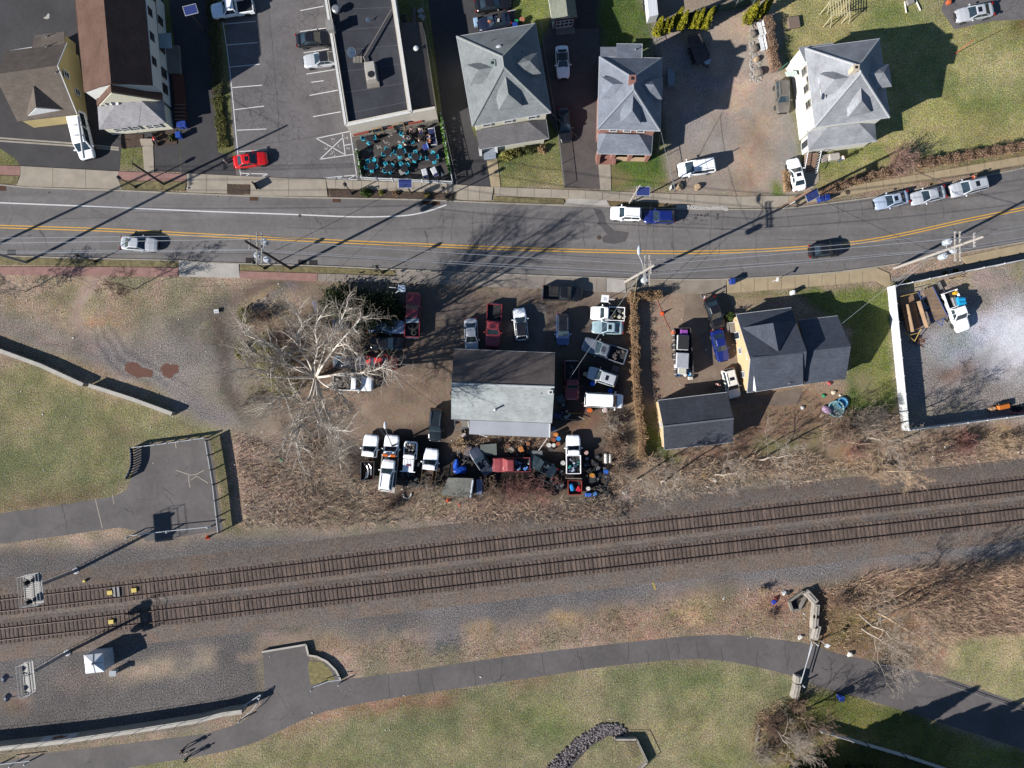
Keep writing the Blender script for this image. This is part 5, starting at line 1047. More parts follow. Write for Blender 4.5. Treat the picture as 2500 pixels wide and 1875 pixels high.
a,b=q[3].lerp(q[0],.08),q[2].lerp(q[1],.08);mb.prism([(q[3].x,q[3].y),(q[2].x,q[2].y),(b.x+.5,b.y),(a.x+.5,a.y)],1.1,1.112);mb.build("deck_edge",flat("pale deck plate",A(190,184,176),.6),t,local=True)
mb=MB();mb.box((q[0].x+.15,0,1.9),(.14,2.0,.12));
for s in (-1,1): mb.box((q[0].x+.15,s*.9,1.5),(.1,.1,.9))
mb.build("headboard",flat("headboard",A(200,200,200),.5),t,local=True);mb=MB()
for s in (-1,1): mb.bbox((q[0].x+.15,s*.48,1.96),(.3,.66,.16),.04)
mb.build("light_bar",flat("amber lens",A(230,112,40),.3),t,local=True)
car('suv',(950,1122),(940,1198),WHT,"white suv with roof bars loaded on the tow truck flatbed",rails=True,z=1.115)
def wreck(kind,f,r,col,label,sk,parts_col,seed,fl=None):
    t=car(kind,f,r,col,label,skip=sk,name="wrecked_car",fixlen=fl);rr=random.Random(seed);mb=MB()
    for k in range(14): mb.bbox((rr.uniform(-1.4,.3),rr.uniform(-.5,.5),.95),(rr.uniform(.15,.5),rr.uniform(.15,.4),rr.uniform(.1,.4)),.03,rr.uniform(0,3),rr.randrange(2))
    mb.build("loose_parts",[flat("wreck parts dark",A(50,50,54),.7),flat(*parts_col)],t,local=True);return t
t=wreck('sedan',(1167,62),(1246,44),NAV,"dark navy wreck without a roof, heaped with engine parts and a tyre",('roof','rear_window','wing_mirror'),("wreck parts pale",A(200,200,204),.5),3)
mb=MB();mb.lathe((-.9,-.25,1.3),[(.2,0),(.34,.02),(.34,.2),(.2,.22)],16);mb.build("loose_tyre",M_RUB,t,local=True)
wreck('pickup',(1200,1135),(1295,1134),paint("sun-faded red paint",A(150,50,56),.6),"old red pickup sunk in the scrap heap behind the repair shop",('windscreen','wing_mirror','grille'),("wreck parts blue grey",A(110,130,170),.6),5)
wreck('sedan',(1300,1124),(1348,1152),paint("dark teal paint",(.012,.022,.028),.4),"dark teal car wreck beside the old red pickup",('roof','wing_mirror','windscreen'),("wreck parts steel",A(84,100,110),.6),8,4.0)
wreck('sedan',(1160,1104),(1190,1148),paint("dusty navy paint",A(52,62,84),.5),"dusty navy car wreck below the grey tarp sheet",('roof','wing_mirror'),("wreck parts black",A(40,42,46),.6),9,3.9)
p0,p1=P(190,284,2.35),P(205,386,2.35);mb=MB();mb.tube(p0,p1,.16,.16,10);tag(mb.build("long_pipe",flat("white pipe",A(214,216,220),.5)),"long white pipe lying on the roof of the work van","pipe")
t=thing("ladder_rack","dark ladder rack bars on the roof of the work van","rack",P(196,330,2.2));mb=MB()
for v,du in ((305,-2),(330,0),(360,4)): mb=MB();mb.tube(P(180+du,v,2.25),P(220+du,v+2,2.25),.03,.03,5);mb.build("bar",M_BLACK,t)
def junk(name,label,cat,pts,cols,seed,smin=.15,smax=.5,n=16,z=.7,group=None):
    """one heap of scrap filling a bed: loose pieces of several colours"""
    t=thing(name,label,cat,P(pts[0],pts[1],z),0,group);rr=random.Random(seed);x,y=t.location.x,t.location.y
    per={}
    for k in range(n):
        c=rr.randrange(len(cols));mb=per.setdefault(c,MB());w,l=rr.uniform(smin,smax),rr.uniform(smin,smax);px_,py_=x+rr.uniform(-1,1)*pts[2],y+rr.uniform(-1,1)*pts[3]
        if rr.random() < .6: mb.bbox((px_,py_,z),(w,l,rr.uniform(.12,.5)),.03,rr.uniform(0,3))
        elif rr.random() < .5: mb.lathe((px_,py_,z),[(w*.45,0),(w*.5,.03),(w*.5,.25),(w*.4,.28)],10)
        else: a=rr.uniform(0,6);mb.tube((px_,py_,z+.2),(px_+cos(a)*l*1.6,py_+sin(a)*l*1.6,z+.35),.04,.04,5)
    for c,mb in per.items(): mb.build("scrap_pieces",flat("scrap %d %d %d" % cols[c],A(*cols[c]),.7),t)
    return t
junk("scrap_load","white and yellow scrap heaped in the white pickup's bed by the hedge","scrap",(1510,767,.95,.6),[(210,206,190),(120,118,116),(70,70,74),(190,176,110)],1)
junk("scrap_load","dark scrap in the bed of the grey pickup","scrap",(1508,867,.7,.5),[(60,60,64),(90,80,76)],2,n=10)
junk("scrap_load","grey board and scrap in the crimson pickup's black bed","scrap",(1393,904,.4,.7),[(92,96,100),(60,60,64)],3,n=8)
junk("scrap_load","blue, white and teal scrap in the scrap yard pickup's bed","scrap",(1401,1135,.6,.8),[(190,196,210),(70,84,120),(40,150,140),(60,60,66)],4,n=20)
junk("scrap_load","pale scrap filling the pickup bed under the white-limbed tree","scrap",(838,935,1.1,.65),[(170,166,160),(110,106,100),(70,68,66)],5,n=26)
junk("scrap_load","blue hose and grey panels in the old red pickup's bed","scrap",(1272,1135,.9,.6),[(90,140,210),(90,94,104),(180,186,196)],6,n=14)
for k,(u,v,lab) in enumerate(((1003,798,"upper tyre lying in the faded red pickup's bed"),(1011,813,"lower tyre lying in the faded red pickup's bed"))):
    mb=MB();mb.lathe(P(u,v,.7),[(.2,0),(.36,.02),(.36,.24),(.2,.26),(.18,.1)],18,cap=False);tag(mb.build("tyre",flat("worn tyre",A(50,50,52))),lab,"tyre")
mb=MB();p=P(1007,783,1.0);mb.bbox((p.x,p.y,.72),(1.7,.5,.5),.04,radians(3));tag(mb.build("truck_toolbox",flat("pale blue toolbox",A(190,206,222),.5)),"pale toolbox across the front of the faded red pickup's bed","toolbox")
for k,(u,v,lab) in enumerate(((2345,731,"upper blue drum lying in the white pickup's bed"),(2347,740,"lower blue drum lying in the white pickup's bed"))):
    mb=MB();mb.lathe(P(u,v,1.15),[(.2,-.5),(.34,-.45),(.34,.45),(.2,.5)],16,axis='X');tag(mb.build("drum",flat("cyan blue plastic",A(36,160,214),.4)),lab,"drum","blue drums in the white pickup")
p=P(2334,715,1.3);mb=MB();mb.lathe(p-Vector((0,0,.5)),[(.2,0),(.22,.3),(.26,.5),(.2,.6)],12);tag(mb.build("cooler",flat("yellow plastic",A(232,176,40),.5)),"round yellow cooler standing in the white pickup's bed","cooler")
p=P(2330,737,.8);mb=MB();mb.bbox((p.x,p.y,.7),(.5,1.3,.3),.03,radians(20));tag(mb.build("truck_toolbox",flat("grey toolbox",A(150,150,152),.5,.3)),"grey box beside the blue drums in the white pickup's bed","toolbox")
def flatbed(name,label,corners,z,deck,rail_m,rails,side=None,tongue=None,wheels=2):
    t=thing(name,label,"trailer",P(*corners[0],0));q=PP([(u,v,z) for u,v in corners]);mb=MB();mb.prism([(p.x,p.y) for p in q],z-.16,z,0,True,True);mb.build("deck",deck,t)
    for a,b in rails: mb=MB();mb.tube(P(*a),P(*b),.05,.05,5);mb.build("side_rail",rail_m,t)
    if tongue:
        mb=MB()
        for a in tongue[:-1]: mb.tube(P(*a,z-.1),P(*tongue[-1],z-.15),.07,.06,5)
        mb.build("tongue",rail_m,t)
    for s in ((0,1),(3,2)):
        for k in range(wheels):
            a,b=q[s[0]],q[s[1]];f=.38+.2*k;c=(q[0].lerp(q[3],f) if s[0] == 0 else q[1].lerp(q[2],f));o_=(q[0]-q[1]).normalized()*(.16 if s[0] == 0 else -.16);mb=MB();ang=atan2((q[0]-q[1]).y,(q[0]-q[1]).x)
            mb.lathe((0,0,0),[(.2,-.1),(.36,-.1),(.36,.1),(.2,.1)],14,axis='X');R=Matrix.Rotation(ang,3,'Z');mb.v=[tuple(R @ Vector(w)+Vector((c.x+o_.x,c.y+o_.y,.36))) for w in mb.v];w=mb.build("wheel",M_RUB,t)
            mb=MB();mb.lathe((0,0,0),[(.19,-.11),(.19,.11)],10,axis='X');mb.v=[tuple(R @ Vector(w_)+Vector((c.x+o_.x,c.y+o_.y,.36))) for w_ in mb.v];mb.build("rim",M_RIM,w)
    return t
DW=mat("dark trailer planks",A(92,84,84),.9,.25,1.2,.2,8,uv=('brick',30,.22,.02,.5,.15));YELM=flat("faded yellow steel",A(196,164,92),.7);BLUM=flat("blue steel",A(70,90,150),.5);BRW=mat("brown trailer boards",A(150,118,92),.9,.15,1,.15,8,uv=('brick',30,.25,.02,.6,.1));
flatbed("plank_trailer","dark weathered plank trailer in the shaded dirt lot",[(1678,92),(1708,82),(1733,144),(1703,160)],.9,DW,M_BLACK,[((1680,88,1.1),(1712,76,1.1))],tongue=[(1712,154),(1726,150),(1729,166)],wheels=3)
p=P(1722,160,1.0);mb=MB();mb.prism([P2(u,v) for u,v in ((1714,160),(1729,152),(1729,162),(1721,165))],.6,1.05);tag(mb.build("tongue_box",flat("pale metal box",A(170,190,204),.45)),"pale metal box on the nose of the dark plank trailer","box")
flatbed("side_board_trailer","deep brown trailer with tall sides and yellow frame along the white fence",[(2197,728),(2229,718),(2250,801),(2216,811)],.7,BRW,YELM,[((2198,724,1.5),(2240,714,1.5)),((2208,811,1.2),(2234,833,.6)),((2249,803,1.2),(2233,833,.6)),((2216,819,.9),(2246,812,.9))])
t=bpy.data.objects["side_board_trailer"];mb=MB()
for a,b in (((2202,746),(2216,812)),((2231,738),(2251,802))): mb.quadwall(Vector(P2(*a)),Vector(P2(*b)),.7,1.5,.1)
mb.build("side_board",mat("plank sides",A(168,140,112),.9,.15,1,.15,8),t)
flatbed("deck_trailer","grey-brown deck trailer with blue side frame beside the white pickup",[(2252,709),(2277,699),(2312,772),(2285,785)],.8,M_WOOD,BLUM,[((2241,714,.8),(2252,709,.8)),((2241,714,.8),(2278,788,.8)),((2278,788,.8),(2310,774,.8)),((2277,699,.9),(2313,772,.9)),((2248,729,.8),(2260,724,.8)),((2262,758,.8),(2272,752,.8)),((2268,768,.8),(2278,763,.8)),((2274,778,.8),(2284,773,.8))],tongue=[(2288,784),(2304,777),(2300,795)])
mb=MB();mb.face(PP([(2247,731,.95),(2254,732,.95),(2268,752,.95),(2259,759,.95),(2252,750,.95)]),.1);tag(mb.build("folded_tarp",flat("grey tarp",A(112,114,122),.6)),"folded grey tarp on the blue-framed trailer","tarp")
t=thing("stake_trailer","long stake-sided trailer loaded with appliances beside the packed dirt drive","trailer",P(1665,860,0));c=[(1642,803),(1682,802),(1690,918),(1648,921)];q=PP([(u,v,.8) for u,v in c]);mb=MB();mb.prism([(p.x,p.y) for p in q],.55,.8,0,True,True);mb.build("deck",DW,t);mb=MB()
for i,j in ((0,1),(1,2),(3,0)): mb.quadwall(Vector(q[i][:2]),Vector(q[j][:2]),.8,1.7,.08)
mb.build("side_board",flat("dark stake boards",A(72,68,68),.9),t);mb=MB()
for k in range(10): p=q[0].lerp(q[3],.04+k*.1);mb.box((p.x-.05,p.y,1.3),(.1,.12,1.1))
mb.build("stake",flat("pale stakes",A(170,166,160),.8),t)
mb=MB()
for a in (.35,.55): 
    for s in ((0,3),(1,2)): p=q[s[0]].lerp(q[s[1]],a);mb.lathe((p.x,p.y,.36),[(.36,-.12),(.36,.12)],12,axis='X')
mb.build("wheels",M_RUB,t)
for lab,nm,cat,(u,v),s,m,ang in (("black-topped white cabinet on the stake trailer","cabinet","cabinet",(1668,836),(1.45,1.9,1.3),flat("black top",A(52,52,54),.6),3),("large grey-topped freezer on the stake trailer","freezer","freezer",(1667,880),(1.6,2.0,1.3),flat("pale grey top",A(176,178,186),.5),3),("cream board box behind the freezer on the stake trailer","board_box","box",(1666,906),(1.1,.8,1.1),flat("cream board",A(210,206,190),.7),3),
    ("orange bucket in the trailer corner","bucket","bucket",(1646,811),(.4,.4,.9),flat("orange plastic",A(212,110,70),.6),0),("purple and white toy box in the trailer corner","toy_box","box",(1671,811),(.95,.75,.9),flat("purple toy",A(150,80,170),.6),2)):
    p=P(u,v,.8+s[2]);mb=MB();mb.bbox((p.x,p.y,.8),(s[0],s[1],s[2]-.06),.03,radians(-ang));o=thing(nm,lab,cat,(p.x,p.y,.8));mb.build("body",flat("appliance white",A(222,224,226),.5) if s[2] > 1 else m,o);mb=MB();mb.bbox((p.x,p.y,.8+s[2]-.06),(s[0]-.1,s[1]-.1,.06),.02,radians(-ang));mb.build("top_panel",m,o)
junk("loose_load","blue and white odds and ends at the tail of the stake trailer","scrap",(1676,908,.45,.5),[(210,212,214),(60,150,214),(226,226,226)],11,.15,.4,16,.85)
p=P(1654,914,1.2);mb=MB();mb.lathe((p.x,p.y,.8),[(.28,0),(.3,.6),(.24,.62)],14);tag(mb.build("bucket",flat("bright blue plastic",A(48,150,220),.5)),"bright blue bucket at the tail of the stake trailer","bucket")
t=thing("dump_box","black open dump box with bent chrome rails, behind the chassis truck","trailer",P(897,1150,0));c=[P(u,v,1.2) for u,v in ((881,1128),(913,1127),(911,1171),(880,1173))];mb=MB()
for i in range(4): a,b=c[i],c[(i+1) % 4];mb.quadwall(Vector(a[:2]),Vector(b[:2]),.5,1.2,.08)
mb.build("side_panel",flat("dull steel",A(96,92,90),.5,.4),t);mb=MB();mb.prism([(p.x,p.y) for p in c],.45,.55);mb.build("floor",M_BED,t);mb=MB();mb.path([P(u,v,1.0) for u,v in cr([(889,1132),(897,1140),(899,1155),(896,1167)],4)],.09,5);mb.path([P(u,v,1.0) for u,v in cr([(900,1132),(906,1142),(906,1160)],4)],.08,5);mb.path([P(u,v,1.0) for u,v in cr([(883,1172),(892,1168),(895,1152)],4)],.06,5);mb.build("bent_rails",M_CHROME,t)
T1=[(-150,1497),(0,1480),(500,1421.5),(1000,1359),(1500,1300),(2000,1243.5),(2500,1186.5),(2660,1168)]
T2=[(-150,1567),(0,1550),(500,1492),(1000,1431),(1500,1372),(2000,1313.5),(2500,1256.5),(2660,1238)]
ZB=.32
def track_pts(T):
    q=cr([P(u,v,ZB+.3) for u,v in T],10);out=[q[0]];acc=0
    for a,b in zip(q[:-1],q[1:]):
        out.append(b)
    return out
def offs(q,d,z):
    r=[]
    for i,p in enumerate(q):
        t=(q[min(i+1,len(q)-1)]-q[max(i-1,0)]).normalized();r.append(Vector((p.x-t.y*d,p.y+t.x*d,z)))
    return r
M_BAL=mat("ballast",A(124,117,112),.95,.16,.4,.62,5.5,col2=A(124,106,94),bump=1.,bscale=8,stains=.12)
M_SLP=mat("creosoted sleepers",A(94,80,72),.95,.35,1.5,.2,9);M_SLP2=mat("pale weathered sleepers",A(118,100,90),.95,.3,1.5,.2,9);M_TB=mat("stained track ballast",A(112,98,90),.95,.25,.8,.45,6,bump=.8,bscale=8,stains=.12);M_RAIL=flat("rail steel",A(80,62,54),.7,.2);M_SHINE=flat("worn rail head",A(120,104,98),.4,.6)
q1,q2=track_pts(T1),track_pts(T2);mb=MB();rows=[]
mid=[(a+b)/2 for a,b in zip(q1,q2)]
for d,z in ((5.4,.0),(4.2,.22),(3.4,ZB),(.55,ZB),(0,ZB-.12),(-.55,ZB),(-3.4,ZB),(-4.3,.2),(-5.4,.0)): rows.append(offs(mid,d,z))
n=len(mid)
for r in rows: mb.v += [tuple(p) for p in r]
for j in range(len(rows)-1):
    for i in range(n-1): mb.f.append((j*n+i,(j+1)*n+i,(j+1)*n+i+1,j*n+i+1))
mb.mi=[0]*len(mb.f);struct("ballast_bed",mb,M_BAL)
rr=random.Random(21)
for q,lab in ((q1,"northern railway track with rusty rails and dark sleepers"),(q2,"southern railway track with rusty rails and dark sleepers")):
    t=thing("railway_track",lab,"track",tuple(q[len(q) // 2].xy)+(0,),0,"twin railway tracks")
    mb=MB();e0,e1=offs(q,1.32,ZB+.006),offs(q,-1.32,ZB+.006)
    for i in range(len(e0)-1): mb.face([e0[i],e1[i],e1[i+1],e0[i+1]])
    struct("track_ballast",mb,M_TB)
    for s in (-1,1):
        rail=offs(q,s*.745,0);mb=MB();top=MB()
        for prof,m in (((.075,ZB+.02,ZB+.05),mb),((.02,ZB+.05,ZB+.15),mb),((.04,ZB+.15,ZB+.19),mb)):
            for a,b in zip(rail[:-1],rail[1:]): mb.quadwall(a,b,prof[1],prof[2],prof[0]*2)
        r=mb.build("rail",M_RAIL,t);mb=MB()
        for a,b in zip(rail[:-1],rail[1:]): mb.quadwall(a,b,ZB+.19,ZB+.196,.05)
        mb.build("rail_head",M_SHINE,r)
    acc,pos=0.,[]
    for a,b in zip(q[:-1],q[1:]):
        L_=(b-a).length;d=(b-a)/L_
        while acc < L_: pos.append((a+d*acc,atan2(d.y,d.x)));acc += .56
        acc -= L_
    pos.sort(key=lambda x: x[0].x ** 2+x[0].y ** 2*.1);rest=MB();pm=None
    for k,(p,a) in enumerate(pos):
        j=rr.uniform(-.05,.05);ln=2.6+rr.uniform(-.12,.12);dx=Vector((-sin(a),cos(a),0))*j;c=(p.x+dx.x,p.y+dx.y,ZB-.04+rr.uniform(-.01,.015))
        if k < 100:
            if pm is None: mb=MB();mb.bbox((0,0,-.06),(.23,2.6,.13),.015);pm=mb.mesh("sleeper",M_SLP)
            o=bpy.data.objects.new("sleeper",pm);COL.objects.link(o);o.parent=t;o.location=Vector(c)+Vector((0,0,.02))-Vector(t.location);o.rotation_euler=(0,0,a+rr.uniform(-.015,.015));o.scale=(1,ln/2.6,1)
            if rr.random() < .3: remat(o,M_SLP2)
        else: rest.box((c[0],c[1],c[2]+.02),(.23,ln,.13),a,1 if rr.random() < .25 else 0)
    o=rest.build("sleeper_run",[M_SLP,M_SLP2],t);o["kind"]="stuff"
for u,v,lab in ((270,1446,"yellow box between the northern rails, left of two"),(329,1440,"yellow box between the northern rails, right of two"),(273,1517,"yellow box between the southern rails"),(207,1418,"tiny yellow marker on the ballast above the northern track")):
    mb=MB();p=P(u,v,ZB);s=.35 if v < 1420 else .7;mb.bbox((p.x,p.y,ZB+.02),(s,s*.8,.22),.03,radians(7));tag(mb.build("track_box",flat("yellow housing",A(216,190,90),.6)),lab,"box")
t=thing("track_bond_plate","grey metal plate between the two yellow boxes on the northern track","plate",P(284,1444,0));mb=MB()
for k in (-1,1): p=P(284+5*k,1444,ZB+.1);mb.box((p.x,p.y,ZB+.12),(.3,1.3,.08),radians(6))
mb.build("plate",flat("grey plate",A(130,130,134),.6,.3),t)
mb=MB();ribbon("",[(1586,1398),(1593,1420),(1600,1440)],.28,.012,None,mb);struct("yellow_ground_marking",mb,mat("worn yellow paint",A(176,152,84),.9,.4,4,.4,9))
M_POLEG,M_POLED,M_POLEB=flat("grey pole wood",A(176,168,160),.9),flat("dark pole wood",A(84,76,72),.9),flat("brown pole wood",A(134,106,90),.9);M_TRANS=flat("transformer grey",A(196,204,214),.45);M_INS=flat("insulator",A(180,182,186),.4);M_WIRE=flat("aluminium wire",A(170,176,184),.5,.3);M_WIRED=flat("black cable",A(60,60,64),.8)
POLES=[]
def upole(label,base,top,z,m,r=.19,arms=(),trans=(),group="utility poles along the south kerb"):
    b,tp=P(*base,0),P(*top,z);t=thing("utility_pole",label,"utility pole",tuple(b),0,group);mb=MB();mb.tube(b,tp,r,r*.72,12);mb.lathe(tp,[(r*.7,0),(r*.4,.05)],12);mb.build("shaft",m,t);ax=(tp-b)
    at=lambda zz: b+ax*(zz/z)
    for zz,half,dx in arms:
        c=at(zz);mb=MB();mb.box((c.x+dx,c.y,zz),(.12,half*2,.14));a=mb.build("crossarm",m if m is not M_POLED else M_POLEG,t);mb=MB()
        for k in (-1,-.45,.45,1): mb.lathe((c.x+dx,c.y+k*(half-.1),zz+.06),[(.05,0),(.08,.08),(.05,.2)],7)
        mb.build("insulator",M_INS,a)
    for zz,dx,dy in trans:
        c=at(zz);q=Vector((c.x+dx,c.y+dy,zz));mb=MB();mb.lathe(q,[(.3,-.5),(.36,-.45),(.36,.42),(.3,.5)],16);tr=mb.build("transformer",M_TRANS,t);mb=MB()
        for k in (-1,1): mb.lathe(q+Vector((.14*k,0,.5)),[(.05,0),(.06,.1),(.03,.24)],7)
        mb.tube(q,Vector((c.x,c.y,zz)),.05,.05,6);mb.build("bushing",M_INS,tr)
    POLES.append((at,z));return t,at
upole("weathered utility pole at the left edge beside the road",(65,641),(-176,572),15.8,M_POLEG,arms=((15,1.1,0),(12.5,.9,0)))
upole("dark utility pole with three transformers on the left half of the road",(710,656),(598,588),16,M_POLED,arms=((12.1,1.9,-.1),(12.1,1.9,.45),(14.6,.7,0)),trans=((10.6,-.5,-.5),(10.6,.3,1.1),(10.2,.45,-.9)))
t2,at2=upole("pale utility pole with a street lamp near the hedge",(1527,688),(1597,648),14,M_POLEG,arms=((10.4,1.75,-.1),(10.4,1.75,.4),(12.6,.75,0)),trans=((9.3,.1,-1.0),))
p0,p1=at2(9.5),P(1559,622,10.2);mb=MB();mb.path(cr([p0,p0.lerp(p1,.5)+Vector((0,0,.5)),p1],5),.05,6);ln=mb.build("lamp_arm",flat("lamp arm",A(204,206,210),.4,.3),t2);mb=MB();mb.blob(p1+Vector((.05,.5,0)),(.22,.62,.14),seed=2,rough=.02);mb.build("lamp_head",flat("lamp head",A(206,210,216),.4),ln)
upole("pale utility pole with two transformers at the right end of the road",(2183,655),(2400,578),17.9,M_POLEG,arms=((13.2,1.7,-.1),(13.2,1.7,.45),(16.4,.8,0)),trans=((11.2,-.3,-.75),(11.4,.1,.9),(11.3,.7,-.1)))
upole("utility pole beyond the right edge of the frame",(2790,550),(3190,455),17,M_POLEG,arms=((13.2,1.7,0),))
upole("utility pole off the left edge, its shadow crossing the road",(-130,655),(-360,600),15,M_POLED)
u4,at4=upole("brown leaning pole at the north kerb beside the cream house driveway",(1906,508),(1981,463),9.2,M_POLEB,.2,group="lower poles on the north side")
mb=MB();mb.tube(at4(.2)+Vector((.12,-.16,0)),at4(4.2)+Vector((.12,-.16,0)),.07,.07,6);mb.build("cable_guard",flat("white conduit",A(220,220,220),.5),u4)
upole("short brown pole on the verge in front of the brown-roofed house",(400,450),(322,398),9,M_POLED,.17,group="lower poles on the north side")
def wire(label,a,b,sag,r,m,n=14,name="power_line",group=None):
    a,b=Vector(a),Vector(b);pts=[a.lerp(b,k/n)-Vector((0,0,sag*4*(k/n)*(1-k/n))) for k in range(n+1)];mb=MB()
    mb.path(pts,r,4);return tag(mb.build(name,m),label,"wire",group)
at0,atA,atB,atC,atD,atE=[POLES[k][0] for k in (0,1,2,3,4,5)];spans=(("left of the transformer pole",atE,atA),("between the dark transformer pole and the lamp pole",atA,atB),("between the lamp pole and the right pole",atB,atC),("right of the rightmost pole",atC,atD))
WH=((.85,15.2,12.4,16.2),(.25,15.7,13.,17.2),(-.8,14.9,12.2,16.0),(-.1,12.2,9.8,12.6),(.1,9.2,8.,9.4))
for sl,a_,b_ in spans:
    for k,(dy,zA,zB,zC) in enumerate(WH):
        za={id(atA): zA,id(atB): zB,id(atC): zC}.get(id(a_),min(zA,14.5));zb={id(atA): zA,id(atB): zB,id(atC): zC}.get(id(b_),zA)
        wire("one of the parallel road wires "+sl,a_(za)+Vector((0,dy,0)),b_(zb)+Vector((0,dy,0)),.5 if 'left' not in sl else .3,.032 if k < 3 else .026,M_WIRE if k != 4 else M_WIRED,group="power lines "+sl)
for lab,a,b,s,r,m in (("dark service cable from the transformer pole to the patio corner",atA(9),P(1000,446,4.2),.5,.028,M_WIRED),("black cable crossing the road from the brown pole to the right transformer pole",at4(8),atC(9.5),.4,.03,M_WIRED),("service wire from the lamp pole down to the repair shop",at2(8),P(1390,925,3.6),.5,.022,M_WIRE),("service wire from the right pole to the charcoal-roofed house",atC(8),P(2056,790,3.4),.5,.02,M_WIRE),("pale service wires from the right pole to the white fence corner",atC(9.5),P(2186,703,2.2),.3,.022,M_WIRE),
    ("thin wire from the transformer pole to the tree line",atA(8.5),P(722,724,1.5),.3,.016,M_WIRE),("thin wire from the lamp pole to the slate-roofed house",at2(9),P(1612,330,5.2),.4,.018,M_WIRED),("wire from the short brown pole to the brown-roofed house",P(322,398,8.8),P(345,250,4.4),.2,.018,M_WIRED),("thin guy wire beside the lamp pole reaching the hedge",at2(6.5),P(1545,748,.6),0,.03,flat("yellow guy guard",A(196,176,130))),
    ("thin wire across the grassy field left of the dirt track",P(430,712,.9),P(650,705,1.1),.1,.012,M_WIRED),("wire along the dirt lot edge beside the slate-roofed house",P(1646,458,1.2),P(1614,322,5.4),.2,.02,M_WIRE),("wire above the driveway between the grey and slate roofs",P(1345,275,5.6),P(1456,372,3.0),.3,.018,M_WIRED)):
    wire(lab,a,b,s,r,m,name="service_wire")
def lamp(label,b,z=4.3):
    p=P(*b,0);t=thing("street_lamp",label,"street lamp",tuple(p),0,"black ornamental street lamps");mb=MB();mb.lathe(p,[(.22,0),(.2,.25),(.1,.5),(.07,.8),(.06,z-.6),(.09,z-.55)],10);mb.build("post",M_BLACK,t);mb=MB();mb.lathe(p+Vector((0,0,z-.6)),[(.1,0),(.2,.12),(.22,.4),(.12,.6)],12);h=mb.build("lantern",flat("lantern glass",A(80,84,84),.3),t);mb=MB();mb.lathe(p+Vector((0,0,z-.05)),[(.25,0),(.2,.1),(.04,.26)],12);mb.build("cap",M_BLACK,h)
for b,l in (((332,457),"black lamp post on the verge below the brown-roofed house"),((235,639),"black lamp post on the south verge left of the driving car"),((647,655),"black lamp post beside the dark transformer pole"),((934,666),"black lamp post on the south verge near the evergreen"),((860,473),"black lamp post in the mulch bed below the parking lot"),((1089,482),"black lamp post at the patio's right corner by the kerb")): lamp(l,b)
M_PV=mat("solar cells",A(46,56,104),.2,.1,3,0,uv=('brick',.26,.26,.03,2.2,.04),spec=.5)
def solar(label,panel,z,base,zt,ang,m=M_POLED,r=.12,tilt=14):
    b=P(*base,0);t=thing("solar_panel_post",label,"solar panel",tuple(b),0,"solar panels on posts along the north sidewalk");mb=MB();c=P(*panel,z);tp=Vector((b.x,b.y,zt)) if base else c
    mb.tube(b,tp,r,r*.8,8);mb.tube(Vector((b.x,b.y,min(zt,z)-.1)),c-Vector((0,0,.05)),.05,.05,6);mb.build("post",m,t);R=Matrix.Rotation(radians(ang),3,'Z') @ Matrix.Rotation(radians(tilt),3,'X');mb=MB()
    mb.box(c,(1.72,1.14,.05),M=R);mb.build("frame",flat("panel frame",A(206,208,212),.4,.3),t);mb=MB();mb.box(c+R @ Vector((0,0,.03)),(1.6,1.02,.012),M=R);mb.build("panel",M_PV,t)
solar("solar panel on a post at the top edge beside the side driveway",(465,24),4.6,(498,74),4.5,14)
solar("solar panel in front of the white patio fence",(989,448),4.2,(1003,472),4.0,0)
solar("solar panel beside the sidewalk above the white suv",(1570,467),6,(1535,498),8.4,0,M_POLEG,.1)
solar("tilted solar panel beside the brown leaning pole",(1983,477),6,(1945,506),5.9,27,M_BLACK,.08)
t=thing("yard_light","yard light with long pale arm over the parked trucks","lamp post",P(966,1086,0));b,tp=P(966,1086,0),P(957,1088,4.2);mb=MB();mb.tube(b,tp,.14,.1,8);mb.build("pole",M_POLED,t);h=P(941,1045,4.6);mb=MB();mb.path([tp,tp.lerp(h,.6)+Vector((0,0,.3)),h],.05,6);a=mb.build("arm",M_CHROME,t);mb=MB();mb.blob(h+Vector((-.05,.35,0)),(.2,.5,.14),seed=4,rough=.02);mb.build("lamp_head",flat("lamp head",A(206,210,216),.4),a)
wire("thin wires from the yard light across the dirt yard",tp,P(836,920,2.5),.2,.014,M_WIRE,name="service_wire")
